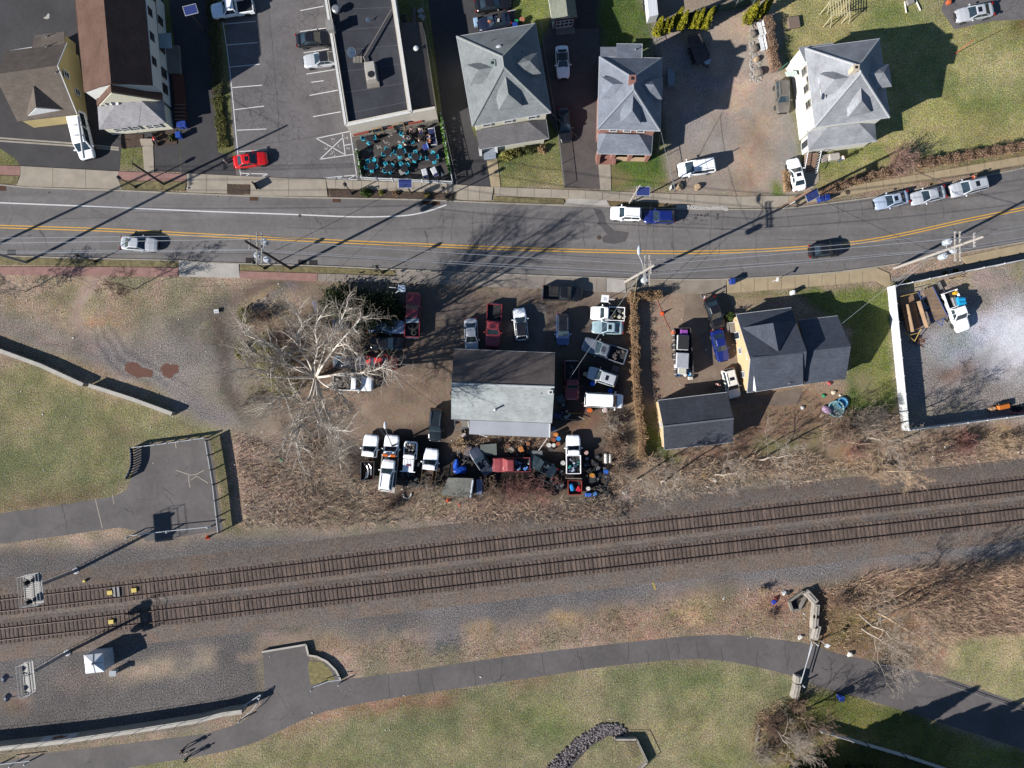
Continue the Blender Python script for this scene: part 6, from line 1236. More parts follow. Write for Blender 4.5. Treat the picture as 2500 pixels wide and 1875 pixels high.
def signal(label,base,plat,z,heads,dark,seed):
    b=P(*base,0);t=thing("railway_signal",label,"signal",tuple(b));MG=flat("signal grey",A(150,152,160),.5,.3);cx=sum(p[0] for p in plat)/4;cy=sum(p[1] for p in plat)/4;pc=P(cx,cy,z);mb=MB();mb.lathe(b,[(.45,0),(.45,.12),(.2,.14),(.18,z)],12);mb.tube((b.x,b.y,z-.3),(pc.x,pc.y,z-.2),.13,.13,8);mb.build("mast",MG,t)
    q=PP([(u,v,z) for u,v in plat]);mb=MB();n=16
    for k in range(n+1): f=k/n;mb.tube(q[0].lerp(q[3],f),q[1].lerp(q[2],f),.028,.028,4)
    for k in range(3): f=k/2;mb.tube(q[0].lerp(q[1],f),q[3].lerp(q[2],f),.05,.05,4)
    mb.prism([(p.x,p.y) for p in q],z-.05,z-.03,0,True,True);mb.build("platform",flat("grating",A(150,148,146),.5,.3),t);mb=MB()
    for h in (.55,1.1):
        up=Vector((0,0,h))
        for i in range(4): mb.tube(q[i]+up,q[(i+1) % 4]+up,.03,.03,5)
    for i in range(4): mb.tube(q[i],q[i]+Vector((0,0,1.1)),.03,.03,5)
    mb.build("railing",flat("railing grey",A(200,200,200),.5),t)
    for u,v in heads:
        h=P(u,v,z+.6);mb=MB();mb.tube(h,(pc.x,h.y+.1,z+.1),.06,.06,6);ar=mb.build("head_arm",MG,t)
        mb=MB();mb.lathe(h,[(.5,-.04),(.52,0),(.5,.04)],18,axis='X' if not dark else 'Z');
        mb.bbox((h.x,h.y,h.z-.45),(.4,.42,.95),.08);mb.build("signal_head",M_BLACK if dark else flat("signal hood",A(96,104,128),.5),ar)
    mb=MB()
    for s in (-1,1): mb.tube((b.x-.5,b.y+.22*s,0),(b.x-.5,b.y+.22*s,z),.03,.03,4)
    for k in range(int(z/.35)): mb.tube((b.x-.5,b.y-.22,.3+.35*k),(b.x-.5,b.y+.22,.3+.35*k),.02,.02,4)
    mb.build("ladder",MG,t)
signal("railway signal gantry with two black heads over the northern track at the left",(186,1393),[(57,1405),(100,1397),(107,1472),(62,1478)],7.,[(64,1424),(69,1471)],True,1)
signal("railway signal gantry with two grey hooded heads below the southern track",(165,1593),[(54,1620),(80,1612),(88,1688),(62,1697)],6.6,[(13,1655),(19,1702)],False,2)
def run(pts_px,z=0): return [P(u,v,z) for u,v in pts_px]
def panel_fence(label,pts,h,m,step=2.4,th=.06,name="vinyl_fence",z0=.05,cap=True,mpost=None,group=None):
    q=run(pts);t=thing(name,label,"fence",tuple(q[0]),0,group)
    for a,b in zip(q[:-1],q[1:]):
        n=max(1,round((b-a).length/step))
        for k in range(n):
            c,d=a.lerp(b,k/n),a.lerp(b,(k+1)/n);mb=MB();mb.quadwall(c,d,z0,h,th);mb.build("panel",m,t)
        for k in range(n+1):
            c=a.lerp(b,k/n);mb=MB();mb.box((c.x,c.y,(h+.1)/2),(.13,.13,h+.1));mb.build("post",mpost or m,t)
    return t
M_VINYL=mat("white vinyl",A(232,234,236),.45,.03,1,.03,8,uv=('brick',.18,60,.012,.86,.01))
panel_fence("long white vinyl fence along the west side of the gravel yard",[(2166,703),(2200,1049)],1.95,M_VINYL)
panel_fence("white vinyl fence between the gravel yard and the street sidewalk",[(2168,703),(2330,669),(2478,640),(2620,613)],1.95,M_VINYL)
panel_fence("white vinyl fence between the gravel yard and the railway bank",[(2202,1049),(2480,1013),(2640,993)],1.95,M_VINYL)
def picket(label,pts,h,m,gap=.17,name="picket_fence",every=2.):
    q=run(pts);t=thing(name,label,"fence",tuple(q[0]));mb=MB();rl=MB();po=MB()
    for a,b in zip(q[:-1],q[1:]):
        L_=(b-a).length;n=int(L_/gap);ang=atan2((b-a).y,(b-a).x)
        for k in range(n): c=a.lerp(b,k/n);mb.box((c.x,c.y,h/2),(.08,.03,h-.1),ang)
        for z in (.15,h-.08): rl.quadwall(a,b,z-.04,z+.04,.07)
        for k in range(int(L_/every)+1): c=a.lerp(b,min(1,k*every/L_));po.box((c.x,c.y,h/2+.06),(.14,.14,h+.12))
    mb.build("pickets",m,t);rl.build("rails",m,t);po.build("post",m,t);return t
M_PICK=flat("white picket",A(228,230,232),.5)
picket("white picket fence along the street side of the patio",[(886,439),(1106,449)],1.15,M_PICK)
picket("white picket fence on the parking lot side of the patio",[(874,372),(886,438)],1.1,M_PICK)
picket("white fence wrapped in green ivy on the driveway side of the patio",[(1077,285),(1106,448)],1.2,M_PICK,.3)
def chain(label,pts,h,mcol,name="wire_fence",every=2.4):
    q=run(pts);t=thing(name,label,"fence",tuple(q[0]));mb=MB();po=MB();wv=MB()
    for a,b in zip(q[:-1],q[1:]):
        mb.tube(a+Vector((0,0,h)),b+Vector((0,0,h)),.03,.03,4);n=max(1,int((b-a).length/every))
        for k in range(n+1): c=a.lerp(b,k/n);po.tube(c,c+Vector((0,0,h)),.035,.035,5)
        m_=int((b-a).length/.22)
        for k in range(m_): c,d=a.lerp(b,k/m_),a.lerp(b,min(1,(k+2)/m_));wv.tube(c,d+Vector((0,0,h)),.006,.006,3,cap=False);wv.tube(d,c+Vector((0,0,h)),.006,.006,3,cap=False)
    mb.build("top_rail",mcol,t);po.build("post",mcol,t);wv.build("mesh",mcol,t)
M_FGREY=flat("fence pipe",A(150,150,150),.5,.3)
chain("chain link fence along the shaded driveway east of the flat-roofed building",[(1034,20),(1062,180),(1080,285),(1117,452)],1.2,M_FGREY)
chain("chain link fence between the brown driveway and the grey hipped house",[(1318,60),(1340,200),(1364,345),(1377,457)],1.,M_FGREY)
chain("chain link fence beside the slate-roofed house and the dirt lot",[(1594,105),(1612,200),(1628,380),(1644,470)],1.,M_FGREY)
chain("chain link fence along the far right roadside of the lower path",[(2306,1668),(2498,1734),(2620,1776)],.3,M_FGREY,"kerb_wire")
panel_fence("dark green screen fence behind the arborvitae row",[(1592,78),(1655,55),(1745,32),(1836,12)],1.9,mat("green windscreen",A(62,94,88),.8,.1,1,.05,8),3.,name="screen_fence",mpost=M_FGREY)
M_WALLC=mat("weathered wall concrete",A(176,168,158),.9,.14,1,.12,9,stains=.15)
def lowwall(label,pts,h,th,m,name="concrete_wall",bolts=True):
    q=run(pts);t=thing(name,label,"wall",tuple(q[0]));mb=MB();cp=MB();bl=MB()
    for a,b in zip(q[:-1],q[1:]):
        mb.quadwall(a,b+(b-a).normalized()*.02,0,h,th);cp.quadwall(a,b,h,h+.06,th+.1)
        if bolts:
            n=int((b-a).length/1.9)
            for k in range(n): c=a.lerp(b,(k+.5)/n)+(Vector((-(b-a).y,(b-a).x,0)).normalized()*(th/2+.06));bl.box((c.x,c.y,h-.1),(.16,.16,.3))
    mb.build("wall",m,t);cp.build("coping",mat("pale coping",A(190,184,174),.85,.12,1,.1,9),t)
    if bl.v: bl.build("bracket",M_BLACK,t)
    return t
lowwall("longer concrete wall cutting diagonally from the left frame edge",[(-120,804),(0,853),(110,893),(213,940)],.95,.4,M_WALLC)
lowwall("shorter concrete wall continuing diagonally beside the gravel track",[(227,941),(330,974),(428,1010)],.95,.4,M_WALLC)
t=lowwall("graffitied retaining wall curving beside the lower path",[(-130,1826),(0,1813),(180,1793),(350,1768),(500,1744),(560,1728),(604,1722)],1.9,.45,M_WALLC,"retaining_wall",False)
a,b=P(112,1801,0),P(205,1790,0);d=(b-a).normalized();nr=Vector((-d.y,d.x,0))*.24;mb=MB();mb.quadwall(a+nr,b+nr,.2,1.8,.02);mb.build("white_paint_patch",flat("white wall paint",A(206,210,216)),t);mb=MB();c=a.lerp(b,.5)+nr*1.06
for k in range(6): e_=c+d*(k-2.5)*.3;mb.box((e_.x,e_.y,1.0+.1*sin(k*2)),(.34,.03,.7+.2*sin(k)),atan2(d.y,d.x))
mb.build("brown_graffiti",flat("brown graffiti",A(130,92,66)),t)
q=run([(-130,1829),(0,1815.5),(180,1795.5),(350,1770.5),(500,1746.5),(560,1730)]);mb=MB()
for a,b in zip(q[:-1],q[1:]):
    n=max(1,int((b-a).length/2.6))
    for k in range(n): c=a.lerp(b,k/n);mb.tube((c.x,c.y,1.9),(c.x,c.y,3.0),.03,.03,5)
    for z in (2.4,3.0): mb.tube(a+Vector((0,0,z)),b+Vector((0,0,z)),.018,.018,4)
mb.build("railing",M_BLACK,t)
def guard(label,pts,z0,z1,m,bm,name="guard_rail",every=1.9):
    q=run(pts);t=thing(name,label,"railing",tuple(q[0]));mb=MB();po=MB()
    for a,b in zip(q[:-1],q[1:]): mb.quadwall(a,b+(b-a).normalized()*.01,z0,z1,.09);n=max(1,round((b-a).length/every));[po.box((a.lerp(b,k/n).x,a.lerp(b,k/n).y,z1/2),(.13,.13,z1)) for k in range(n+1)]
    mb.build("beam",m,t);po.build("post",bm,t);return t
M_GR=flat("galvanised beam",A(190,192,196),.5,.3)
guard("guard rail along the north side of the asphalt pad",[(330,1092),(418,1081),(508,1068)],.55,1.1,M_GR,M_BLACK)
guard("guard rail along the east side of the asphalt pad",[(512,1074),(530,1180),(543,1296)],.75,1.5,M_GR,M_BLACK)
guard("curved blue rail on the west side of the asphalt pad",[tuple(p) for p in cr([(328,1092),(330,1115),(328,1140),(316,1167)],4)],.5,1.1,flat("blue rail",A(70,86,120),.5),M_BLACK,every=3)
def pipe_gate(label,pts,z,r,m,name="pipe_barrier",posts=()):
    q=[P(u,v,z) for u,v in pts];t=thing(name,label,"barrier",P(*pts[0],0));mb=MB();mb.path(q,r,7);mb.build("bar",m,t);mb=MB()
    for u,v in posts: mb.lathe(P(u,v,0),[(.1,0),(.1,z+.15),(.06,z+.2)],8)
    mb.build("post",m,t)
M_PIPE=flat("white pipe paint",A(208,212,218),.45,.2)
pipe_gate("white pipe barrier along the south edge of the asphalt pad",[(316,1308),(414,1296),(514,1286)],.9,.06,M_PIPE,posts=((317,1310),(415,1297),(514,1286)))
pipe_gate("white pipe barrier beside the quarter-circle grass island",[(764,1678),(800,1664),(829,1660)],.9,.06,M_PIPE,posts=((764,1679),(831,1666)));pipe_gate("straight pipe barrier where the retaining wall meets the path",[(583,1731),(612,1712),(636,1696)],.9,.06,M_PIPE,posts=((583,1732),(636,1697)));pipe_gate("bowed pipe barrier where the retaining wall meets the path",[(590,1754),(612,1738),(628,1718),(636,1697)],.9,.05,M_PIPE,posts=((590,1755),))
pipe_gate("double-bar vehicle gate across the lower path at the right",[(1984,1572),(1969,1620),(1955,1668)],1.1,.06,M_PIPE,"road_gate",((1988,1568),(1955,1668)));pipe_gate("second slanting bar of the vehicle gate across the lower path",[(1982,1566),(1970,1618),(1955,1666)],.7,.05,M_PIPE,"gate_brace")
pipe_gate("grey handrail at the bottom left beside the lower path",[(0,1866),(72,1858)],.9,.06,M_PIPE,posts=((0,1866),(36,1863),(72,1858)))
panel_fence("white vinyl fence crossing the lower right corner",[(1998,1778),(2110,1812),(2200,1838),(2320,1878)],1.2,flat("white vinyl slats",A(206,210,214),.5),2.4,name="corner_fence")
for k,(u,v,a,l) in enumerate(((1982,1459,-48,"tilted concrete block at the head of the block line"),(1993,1493,84,"second concrete block in the line by the vehicle gate"),(1991,1518,86,"third concrete block in the line by the vehicle gate"),(1994,1545,76,"concrete block nearest the vehicle gate in the line"),(1949,1660,80,"small concrete block under the south end of the gate"),(1945,1689,76,"concrete block on the lawn corner south of the gate"))):
    p=P(u,v,.8);s=1.9 if v not in (1660,) else 1.0;mb=MB();mb.bbox((p.x,p.y,0),(s,.85,.85),.06,radians(a));mb.bbox((p.x,p.y,.85),(s*.7,.2,.08),.03,radians(a));tag(mb.build("concrete_block",M_WALLC),l,"block","concrete blocks by the gate")
for k,(u,v,l_,a,lab) in enumerate(((1980,1541,2.6,88,"grey timber lying beside the concrete blocks"),(1961,1470,1.9,74,"short plank beside the open timber pit"),(1851,1792,2.4,80,"pale post leaning in the thicket by the lower lawn"))): p=P(u,v,.2);mb=MB();mb.bbox((p.x,p.y,0),(l_,.22,.25),.02,radians(a));tag(mb.build("timber",M_GREYW),lab,"timber")
t=thing("timber_pit","open timber-framed pit with dark inside, near the concrete blocks","pit",P(1942,1474,0));q=run([(1924,1466),(1958,1442),(1966,1452),(1948,1486),(1932,1488)]);mb=MB()
for i in range(len(q)): mb.quadwall(q[i],q[(i+1) % len(q)],0,.5,.28)
mb.build("frame",M_GREYW,t);mb=MB();mb.face([(p.x,p.y,.03) for p in q]);mb.build("pit_floor",M_BLACK,t)
t=thing("metal_tank_cage","fenced square grate structure at the bottom edge on the lawn","structure",P(1560,1830,0));q=run([(1500,1800),(1552,1800),(1578,1855),(1530,1900)]);mb=MB()
for i in range(3): mb.quadwall(q[i],q[i+1],0,.7,.25)
mb.build("wall",M_WALLC,t);mb=MB();g=run([(1522,1806),(1550,1804),(1566,1842),(1545,1850)],.6)
for k in range(14): mb.tube(g[0].lerp(g[3],k/13),g[1].lerp(g[2],k/13),.03,.03,4)
mb.build("grate",flat("dark grate",A(60,62,66),.5,.3),t);mb=MB()
up=Vector((0,0,1.1))
for i in range(3): mb.tube(q[i]+up,q[i+1]+up,.03,.03,5);mb.tube(q[i]+Vector((0,0,.65)),q[i]+up,.03,.03,5)
mb.build("railing",M_BLACK,t)
lowwall("low dark edging wall around the path bay and quarter-circle",[(642,1589),(749,1571),(755,1597),(775,1600),(800,1612),(822,1634),(834,1658)],.4,.14,flat("dark edging",A(70,66,64),.9),"edging_wall",False)
sheet("stone_bed",[(1335,1900),(1362,1850),(1420,1800),(1475,1768),(1520,1772),(1518,1798),(1484,1796),(1440,1824),(1400,1868),(1384,1900)],.008,mat("dark stone bed",A(84,78,78),.95,.3,2,.4,7));rr=random.Random(8);mb=MB();path_=[Vector(p) for p in cr([(1345,1890),(1380,1850),(1430,1805),(1480,1780),(1512,1784)],8)]
for k in range(1150):
    c=path_[rr.randrange(len(path_))];i=rr.randrange(len(path_)-1);c=path_[i].lerp(path_[i+1],rr.random());u,v=c.x+rr.uniform(-17,17),c.y+rr.uniform(-13,13);s=rr.uniform(.09,.22);p=P(u,v,0);mb.blob((p.x,p.y,s*.3),(s,s*.8,s*.7),seed=k,rough=.25,sub=1,mi=k % 2)
tag(mb.build("riprap_stones",[mat("grey riprap",A(88,82,84),.95,.3,3,.3,9),mat("pale riprap",A(140,132,132),.95,.3,3,.3,9)]),"curving band of loose riprap stones on the lower lawn","stones",kind="stuff")
M_TURQ=flat("turquoise plastic",A(70,190,214),.5);M_TTOP=flat("dark table top",A(44,42,46),.5);z6=lambda x,y: (860+x/8.508,280+y/8.508)
def chair_proto():
    t=thing("patio_chair","x","chair");mb=MB();mb.bbox((0,0,.42),(.46,.46,.06),.05);mb.build("seat",M_TURQ,t,local=True);mb=MB();mb.bbox((-.24,0,.46),(.07,.46,.4),.02);mb.build("backrest",M_TURQ,t,local=True)
    for s in (-1,1): mb=MB();mb.bbox((0,s*.24,.6),(.4,.05,.05),.015);mb.build("armrest",M_TURQ,t,local=True)
    for sx in (-1,1):
        for sy in (-1,1): mb=MB();mb.tube((sx*.19,sy*.19,0),(sx*.17,sy*.17,.43),.018,.018,5);mb.build("leg",M_METAL,t,local=True)
    return t
def table_proto():
    t=thing("patio_table","x","table");mb=MB();mb.lathe((0,0,.7),[(.5,0),(.52,.02),(.5,.04)],22);mb.build("table_top",M_TTOP,t,local=True);mb=MB();mb.lathe((0,0,0),[(.28,0),(.26,.03),(.04,.06),(.04,.7)],12);mb.build("pedestal",M_BLACK,t,local=True);return t
CH,TB=chair_proto(),table_proto();first=[True,True]
SETS=(((360,480),[(395,380),(232,500),(462,485),(352,585)],"nearest the brick-banded wall at the patio's left"),((1165,470),[(1030,405),(1095,575),(1255,570)],"with drinks and guests near the patio's top middle"),((742,775),[(720,728),(660,820),(790,812)],"left of the two in the patio's middle row"),((985,780),[(905,790),(995,682),(1070,765),(990,882)],"right of the two in the patio's middle row"),
    ((400,1068),[(335,985),(455,955),(300,1100),(495,1080),(410,1162)],"in the shaded lower left patio corner"),((758,1112),[(700,1035),(830,1070),(682,1170),(795,1190)],"second from left along the picket fence"),((1080,1115),[(1022,1037),(1147,1055),(1135,1195)],"behind the solar panel beside the picket fence"),((1310,875),[(1222,860),(1318,795),(1395,895),(1300,957)],"right of centre below the blue chair"),((1655,890),[(1565,905),(1675,810),(1757,880),(1710,985)],"at the patio's right beside the ivy fence"))
for tb,chs,lab in SETS:
    pt=P(*z6(*tb),.72);q=(pt.x,pt.y,.013)
    if first[1]: TB.location=q;TB["label"]="round dark patio table "+lab;TB["group"]="round patio tables";first[1]=False
    else: dup(TB,q,0,"round dark patio table "+lab)
    for c in chs:
        p=P(*z6(*c),.5);a=atan2(pt.y-p.y,pt.x-p.x)+RNG.uniform(-.35,.35)
        if first[0]: CH.location=(p.x,p.y,.013);CH.rotation_euler=(0,0,a);CH["label"]="turquoise chair at the table "+lab;CH["group"]="turquoise patio chairs";first[0]=False
        else: dup(CH,(p.x,p.y,.013),a,"turquoise chair at the table "+lab)
def lounge(label,c,ang,m,m2):
    p=P(*z6(*c),.3);t=thing("sun_lounger",label,"lounger",(p.x,p.y,.013),radians(ang),"white loungers in the patio's lower right");mb=MB();mb.bbox((0,0,.28),(1.3,.75,.1),.03);mb.build("frame",m,t,local=True);mb=MB();mb.bbox((-.18,0,.38),(.9,.62,.08),.03);mb.build("cushion",m,t,local=True);mb=MB();mb.bbox((.45,0,.38),(.36,.6,.1),.03);mb.build("navy_cushion",m2,t,local=True)
    mb=MB();[mb.tube((sx*.58,sy*.3,0),(sx*.58,sy*.3,.28),.03,.03,5) for sx in (-1,1) for sy in (-1,1)];mb.build("legs",m,t,local=True)
M_CUSH,M_NAVY=flat("white cushion",A(206,208,214)),flat("navy cushion",A(38,46,92))
lounge("left white lounger with navy cushion by the picket fence",(1512,1225),-76,M_CUSH,M_NAVY);lounge("right white lounger with navy cushion by the picket fence",(1712,1190),-64,M_CUSH,M_NAVY)
p=P(*z6(1665,460),.4);t=thing("patio_sofa","navy patio sofa with white frame against the ivy fence","sofa",(p.x,p.y,.013),radians(-80));mb=MB();mb.bbox((0,0,.2),(2.2,.8,.2),.05);mb.build("seat",M_NAVY,t,local=True);mb=MB();mb.bbox((0,.4,.2),(2.3,.16,.6),.04);mb.build("backrest",M_NAVY,t,local=True)
for s in (-1,1): mb=MB();mb.bbox((s*1.1,.05,.1),(.1,.9,.5),.03);mb.build("armrest",M_CUSH,t,local=True)
mb=MB();mb.bbox((0,.46,.8),(2.3,.05,.04),.01);mb.build("top_rail",M_CUSH,t,local=True)
p=P(*z6(1520,665),.4);t=thing("armchair","single blue armchair on the patio below the sofa","chair",(p.x,p.y,.013),radians(200));mb=MB();mb.bbox((0,0,.2),(.7,.75,.25),.06);mb.build("seat",flat("royal blue fabric",A(52,66,140)),t,local=True);mb=MB();mb.bbox((-.34,0,.2),(.16,.8,.6),.05);mb.build("backrest",flat("pale blue fabric",A(120,146,200)),t,local=True)
p=P(*z6(910,285),1.);t=thing("patio_heater","black cylindrical heater standing by the building wall on the patio","heater",(p.x,p.y,.013));mb=MB();mb.lathe((0,0,0),[(.32,0),(.3,.5),(.16,.6),(.16,1.0),(.3,1.05),(.28,1.3)],16);mb.build("body",M_BLACK,t,local=True)
p=P(*z6(505,330),1.2);mb=MB();mb.lathe((p.x,p.y,.013),[(.3,0),(.36,.4),(.3,.45)],14);tag(mb.build("planter",flat("terracotta",A(178,120,92))),"terracotta planter beside the patio door","planter")
p=P(*z6(1035,1180),.7);mb=MB();mb.bbox((p.x,p.y,.6),(.75,.75,.06),.02,radians(25));mb.tube((p.x,p.y,.013),(p.x,p.y,.6),.05);tag(mb.build("side_table",flat("grey board",A(150,146,146))),"grey square side table beside the solar panel post","table")
def umbrella(label,c,m):
    p=P(*z6(*c),2.2);t=thing("patio_umbrella",label,"umbrella",(p.x,p.y,.013));mb=MB();mb.tube((0,0,0),(0,0,2.3),.03,.03,6);mb.build("pole",M_METAL,t,local=True);mb=MB();mb.lathe((0,0,1.2),[(.16,0),(.1,.5),(.03,1.0)],10);mb.build("canopy",m,t,local=True)
umbrella("closed pale umbrella at the right corner of the patio",(1855,1200),M_CUSH)
SKIN,SKIN2=flat("skin",A(206,160,132),.6),flat("tan skin",A(170,120,92),.6)
def skel(name,pts,edges,mod_m,parent,sub=1):
    me=bpy.data.meshes.new(name);me.from_pydata([p[:3] for p in pts],edges,[]);o=bpy.data.objects.new(name,me);COL.objects.link(o);o.parent=parent;sk_=o.modifiers.new("skin",'SKIN');me.materials.append(mod_m)
    for i,p in enumerate(pts): r=p[3];me.skin_vertices[0].data[i].radius=(r,r if len(p) < 5 else p[4])
    me.skin_vertices[0].data[0].use_root=True;s=o.modifiers.new("sub",'SUBSURF');s.levels=sub;s.render_levels=sub;return o
def person(label,loc,rz,pose,shirt,legs,hair,skin=None,short=True,group=None):
    """front = +x; joints in metres"""
    t=thing("person",label,"person",loc,rz,group);sk_=skin or SKIN
    if pose == 'sit': hz,kn,an=.52,(.46,.5),(.46,.08);lean=-.06
    else: hz,kn,an=.92,(.05,.48),(0,.07);lean=0
    def leg(s,ph):
        if pose == 'sit': return (.02,s*.1,hz),(kn[0],s*.12,kn[1]),(an[0]+.02,s*.12,an[1]),(an[0]+.16,s*.13,.04)
        return (0,s*.1,hz),(ph*.26+.04,s*.1,.48),(ph*.34-.06*(1-ph),s*.1,.08 if ph > 0 else .12),(ph*.34+.14,s*.11,.04)
    wk=pose == 'walk';L1,L2=leg(1,1 if wk else 0),leg(-1,-1 if wk else 0);sh=hz+.52;hd=sh+.22;arm=lambda s,ph: ((lean,s*.2,sh),(lean+.03-ph*.1,s*.26,sh-.28),((.28 if pose != 'walk' else .08)-ph*.16,s*(.2 if pose != 'walk' else .28),sh-(.34 if pose != 'walk' else .52)))
    A1,A2=arm(1,1 if wk else 0),arm(-1,-1 if wk else 0)
    pts=[(0,0,hz,.12,.14),(lean,0,hz+.26,.11,.14),(lean,0,sh,.1,.15),(lean,0,sh+.1,.05),(lean+.02,0,hd,.1,.085),(lean+.01,0,hd+.12,.07)];ed=[(0,1),(1,2),(2,3),(3,4),(4,5)]
    for L in (L1,L2): i=len(pts);pts += [(*L[0],.09),(*L[1],.062),(*L[2],.045),(*L[3],.04)];ed += [(0,i),(i,i+1),(i+1,i+2),(i+2,i+3)]
    for B in (A1,A2):
        i=len(pts);h=Vector(B[2]);d=(h-Vector(B[1])).normalized();pts += [(*B[0],.055),(*B[1],.042),(*B[2],.03),(*(h+d*.09),.024)];ed += [(2,i),(i,i+1),(i+1,i+2),(i+2,i+3)]
    skel("body",pts,ed,sk_,t)
    g=1.18;tp=[(0,0,hz+.02,.135,.15),(lean,0,hz+.26,.13,.165),(lean,0,sh-.02,.12,.17),(lean,0,sh+.04,.08)];te=[(0,1),(1,2),(2,3)]
    for B in (A1,A2): i=len(tp);b1=Vector(B[0]).lerp(Vector(B[1]),.8 if short else 1.);tp += [(*B[0],.075),(*b1,.062)];te += [(2,i),(i,i+1)]
    skel("shirt",tp,te,shirt,t)
    lp=[(0,0,hz,.135,.155)];le=[]
    for L in (L1,L2): i=len(lp);lp += [(*L[0],.105),(*L[1],.08),(*Vector(L[2]).lerp(Vector(L[1]),.12),.062)];le += [(0,i),(i,i+1),(i+1,i+2)]
    skel("trousers",lp,le,legs,t)
    mb=MB();mb.blob((lean-.015,0,hd+.07),(.125,.11,.12),seed=3,rough=.06);mb.build("hair",hair,t,local=True,smooth=True)
    for L in (L1,L2): mb=MB();mb.bbox((L[3][0]-.06,L[3][1],max(0,L[3][2]-.05)),(.28,.1,.09),.03);mb.build("shoe",M_DTRIM,t,local=True)
    return t
C_=lambda n,*c: flat(n,A(*c),.9)
sw,sn,sr,sb,jn,bk,hb,hl_=C_("white cloth",226,226,226),C_("navy cloth",44,54,110),C_("red cloth",196,70,60),C_("black cloth",30,30,34),C_("denim",60,72,104),C_("dark trousers",38,38,44),C_("dark hair",44,32,26),C_("brown hair",110,78,52)
def at6(c,z=.013): p=P(*z6(*c),.9);return (p.x,p.y,z)
person("person in white shirt seated left of the drinks table on the patio",at6((1090,440)),radians(-30),'sit',sw,bk,hb);person("person in white seated below the drinks table on the patio",at6((1100,605)),radians(50),'sit',sw,jn,hl_);person("person in white shirt seated between the drinks table and the sofa",at6((1395,520)),radians(10),'sit',sw,bk,hl_)
person("person in navy and white at the top of the patio by the wall",at6((1225,310)),radians(-100),'sit',sn,bk,hb);person("person in white and navy seated at the top right of the patio",at6((1415,300)),radians(-80),'sit',sw,sn,hb);person("person in pale blue lounging on the navy sofa",at6((1600,440),.05),radians(190),'sit',C_("pale blue cloth",150,170,206),jn,hb);person("person in red top seated at the end of the navy sofa",at6((1612,530),.05),radians(180),'sit',sr,bk,hl_)
mb=MB();rr=random.Random(2);p=P(*z6(1165,470),.75)
for k in range(9): a=rr.uniform(0,6);mb.lathe((p.x+.3*cos(a)*rr.random() ** .5,p.y+.3*sin(a),.753),[(.04,0),(.05,.12)],8)
tag(mb.build("drink_glasses",C_("glassware",214,214,214)),"cluster of pale cups and plates on the guests' patio table","cups",kind="stuff")
p=P(*z6(1435,420),.5);t=thing("snack_table","small dark table between the seated guests and the sofa","table",(p.x,p.y,.013));mb=MB();mb.bbox((0,0,.42),(.9,.6,.05),.02,radians(15));mb.build("table_top",M_TTOP,t,local=True);mb=MB();[mb.tube((sx*.35,sy*.2,0),(sx*.35,sy*.2,.42),.02,.02,5) for sx in (-1,1) for sy in (-1,1)];mb.build("legs",M_BLACK,t,local=True)
person("person in red top walking beside the rightmost kerb-side suv",tuple(P(2361,441,.0).xy)+(.09,),radians(10),'walk',sr,bk,hl_)
person("walker in dark clothes on the lower path, upper of the pair with the dog",tuple(P(455,1823,0).xy)+(.006,),radians(-140),'walk',sb,jn,hb);person("walker in green top on the lower path, lower of the pair with the dog",tuple(P(464,1844,0).xy)+(.006,),radians(-150),'walk',C_("green cloth",40,130,96),bk,hb)
person("person in pink and white top near the cream-white suv",tuple(P(1747,939,0).xy)+(.006,),radians(60),'walk',C_("pink white cloth",226,170,176),bk,hb);person("person in white top leaning beside the black sedan by the sidewalk",tuple(P(1716,727,0).xy)+(.006,),radians(-60),'walk',sw,jn,hb);person("person standing by the wreck heaped with engine parts",tuple(P(1196,65,0).xy)+(.006,),radians(90),'stand',C_("rust red shirt",170,96,80),bk,hb);person("person in white beside the dark ladder near the cream house porch",tuple(P(2048,393,0).xy)+(.0,),radians(20),'walk',sw,jn,hl_)
def dog(label,loc,rz,m):
    t=thing("dog",label,"dog",loc,rz);pts=[(0,0,.46,.1,.1),(.22,0,.47,.12,.11),(.36,0,.56,.07),(.46,0,.66,.065),(.56,0,.64,.035),(-.2,0,.47,.085),(-.34,0,.5,.02),(-.44,0,.62,.012)];ed=[(0,1),(1,2),(2,3),(3,4),(0,5),(5,6),(6,7)]
    for s in (-1,1):
        i=len(pts);pts += [(.22,s*.09,.36,.045),(.2,s*.09,.2,.028),(.24,s*.09,.03,.024)];ed += [(1,i),(i,i+1),(i+1,i+2)]
        i=len(pts);pts += [(-.2,s*.09,.36,.06),(-.12,s*.09,.26,.04),(-.25,s*.09,.16,.025),(-.22,s*.09,.03,.024)];ed += [(5,i),(i,i+1),(i+1,i+2),(i+2,i+3)]
    skel("body",pts,ed,m,t)
    for s in (-1,1): mb=MB();mb.blob((.44,s*.06,.72),(.03,.02,.05),seed=1,sub=1);mb.build("ear",m,t,local=True)
dog("pale tan dog on the lower path between the two walkers",tuple(P(456,1837,0).xy)+(.006,),radians(-155),C_("tan fur",196,180,160))
def drum(u,v,col,lab,top=None,h=.88,r=.29,grp="drums in the scrap yard"):
    t=thing("drum",lab,"drum",tuple(P(u,v,h*.9).xy)+(0,),0,grp);mb=MB();mb.lathe((0,0,0),[(r,0),(r,.28),(r+.015,.3),(r,.32),(r,.56),(r+.015,.58),(r,.6),(r,h-.02),(r+.01,h),(r-.03,h-.02)],16);mb.build("body",flat("drum %d %d %d" % col,A(*col),.6),t,local=True)
    mb=MB();mb.lathe((0,0,h-.02),[(r-.03,0),(r-.03,.012)],16);mb.lathe((r*.5,0,h-.01),[(.04,0),(.04,.03)],8);mb.build("lid",flat("lid %d %d %d" % (top or col),A(*(top or col)),.6),t,local=True)
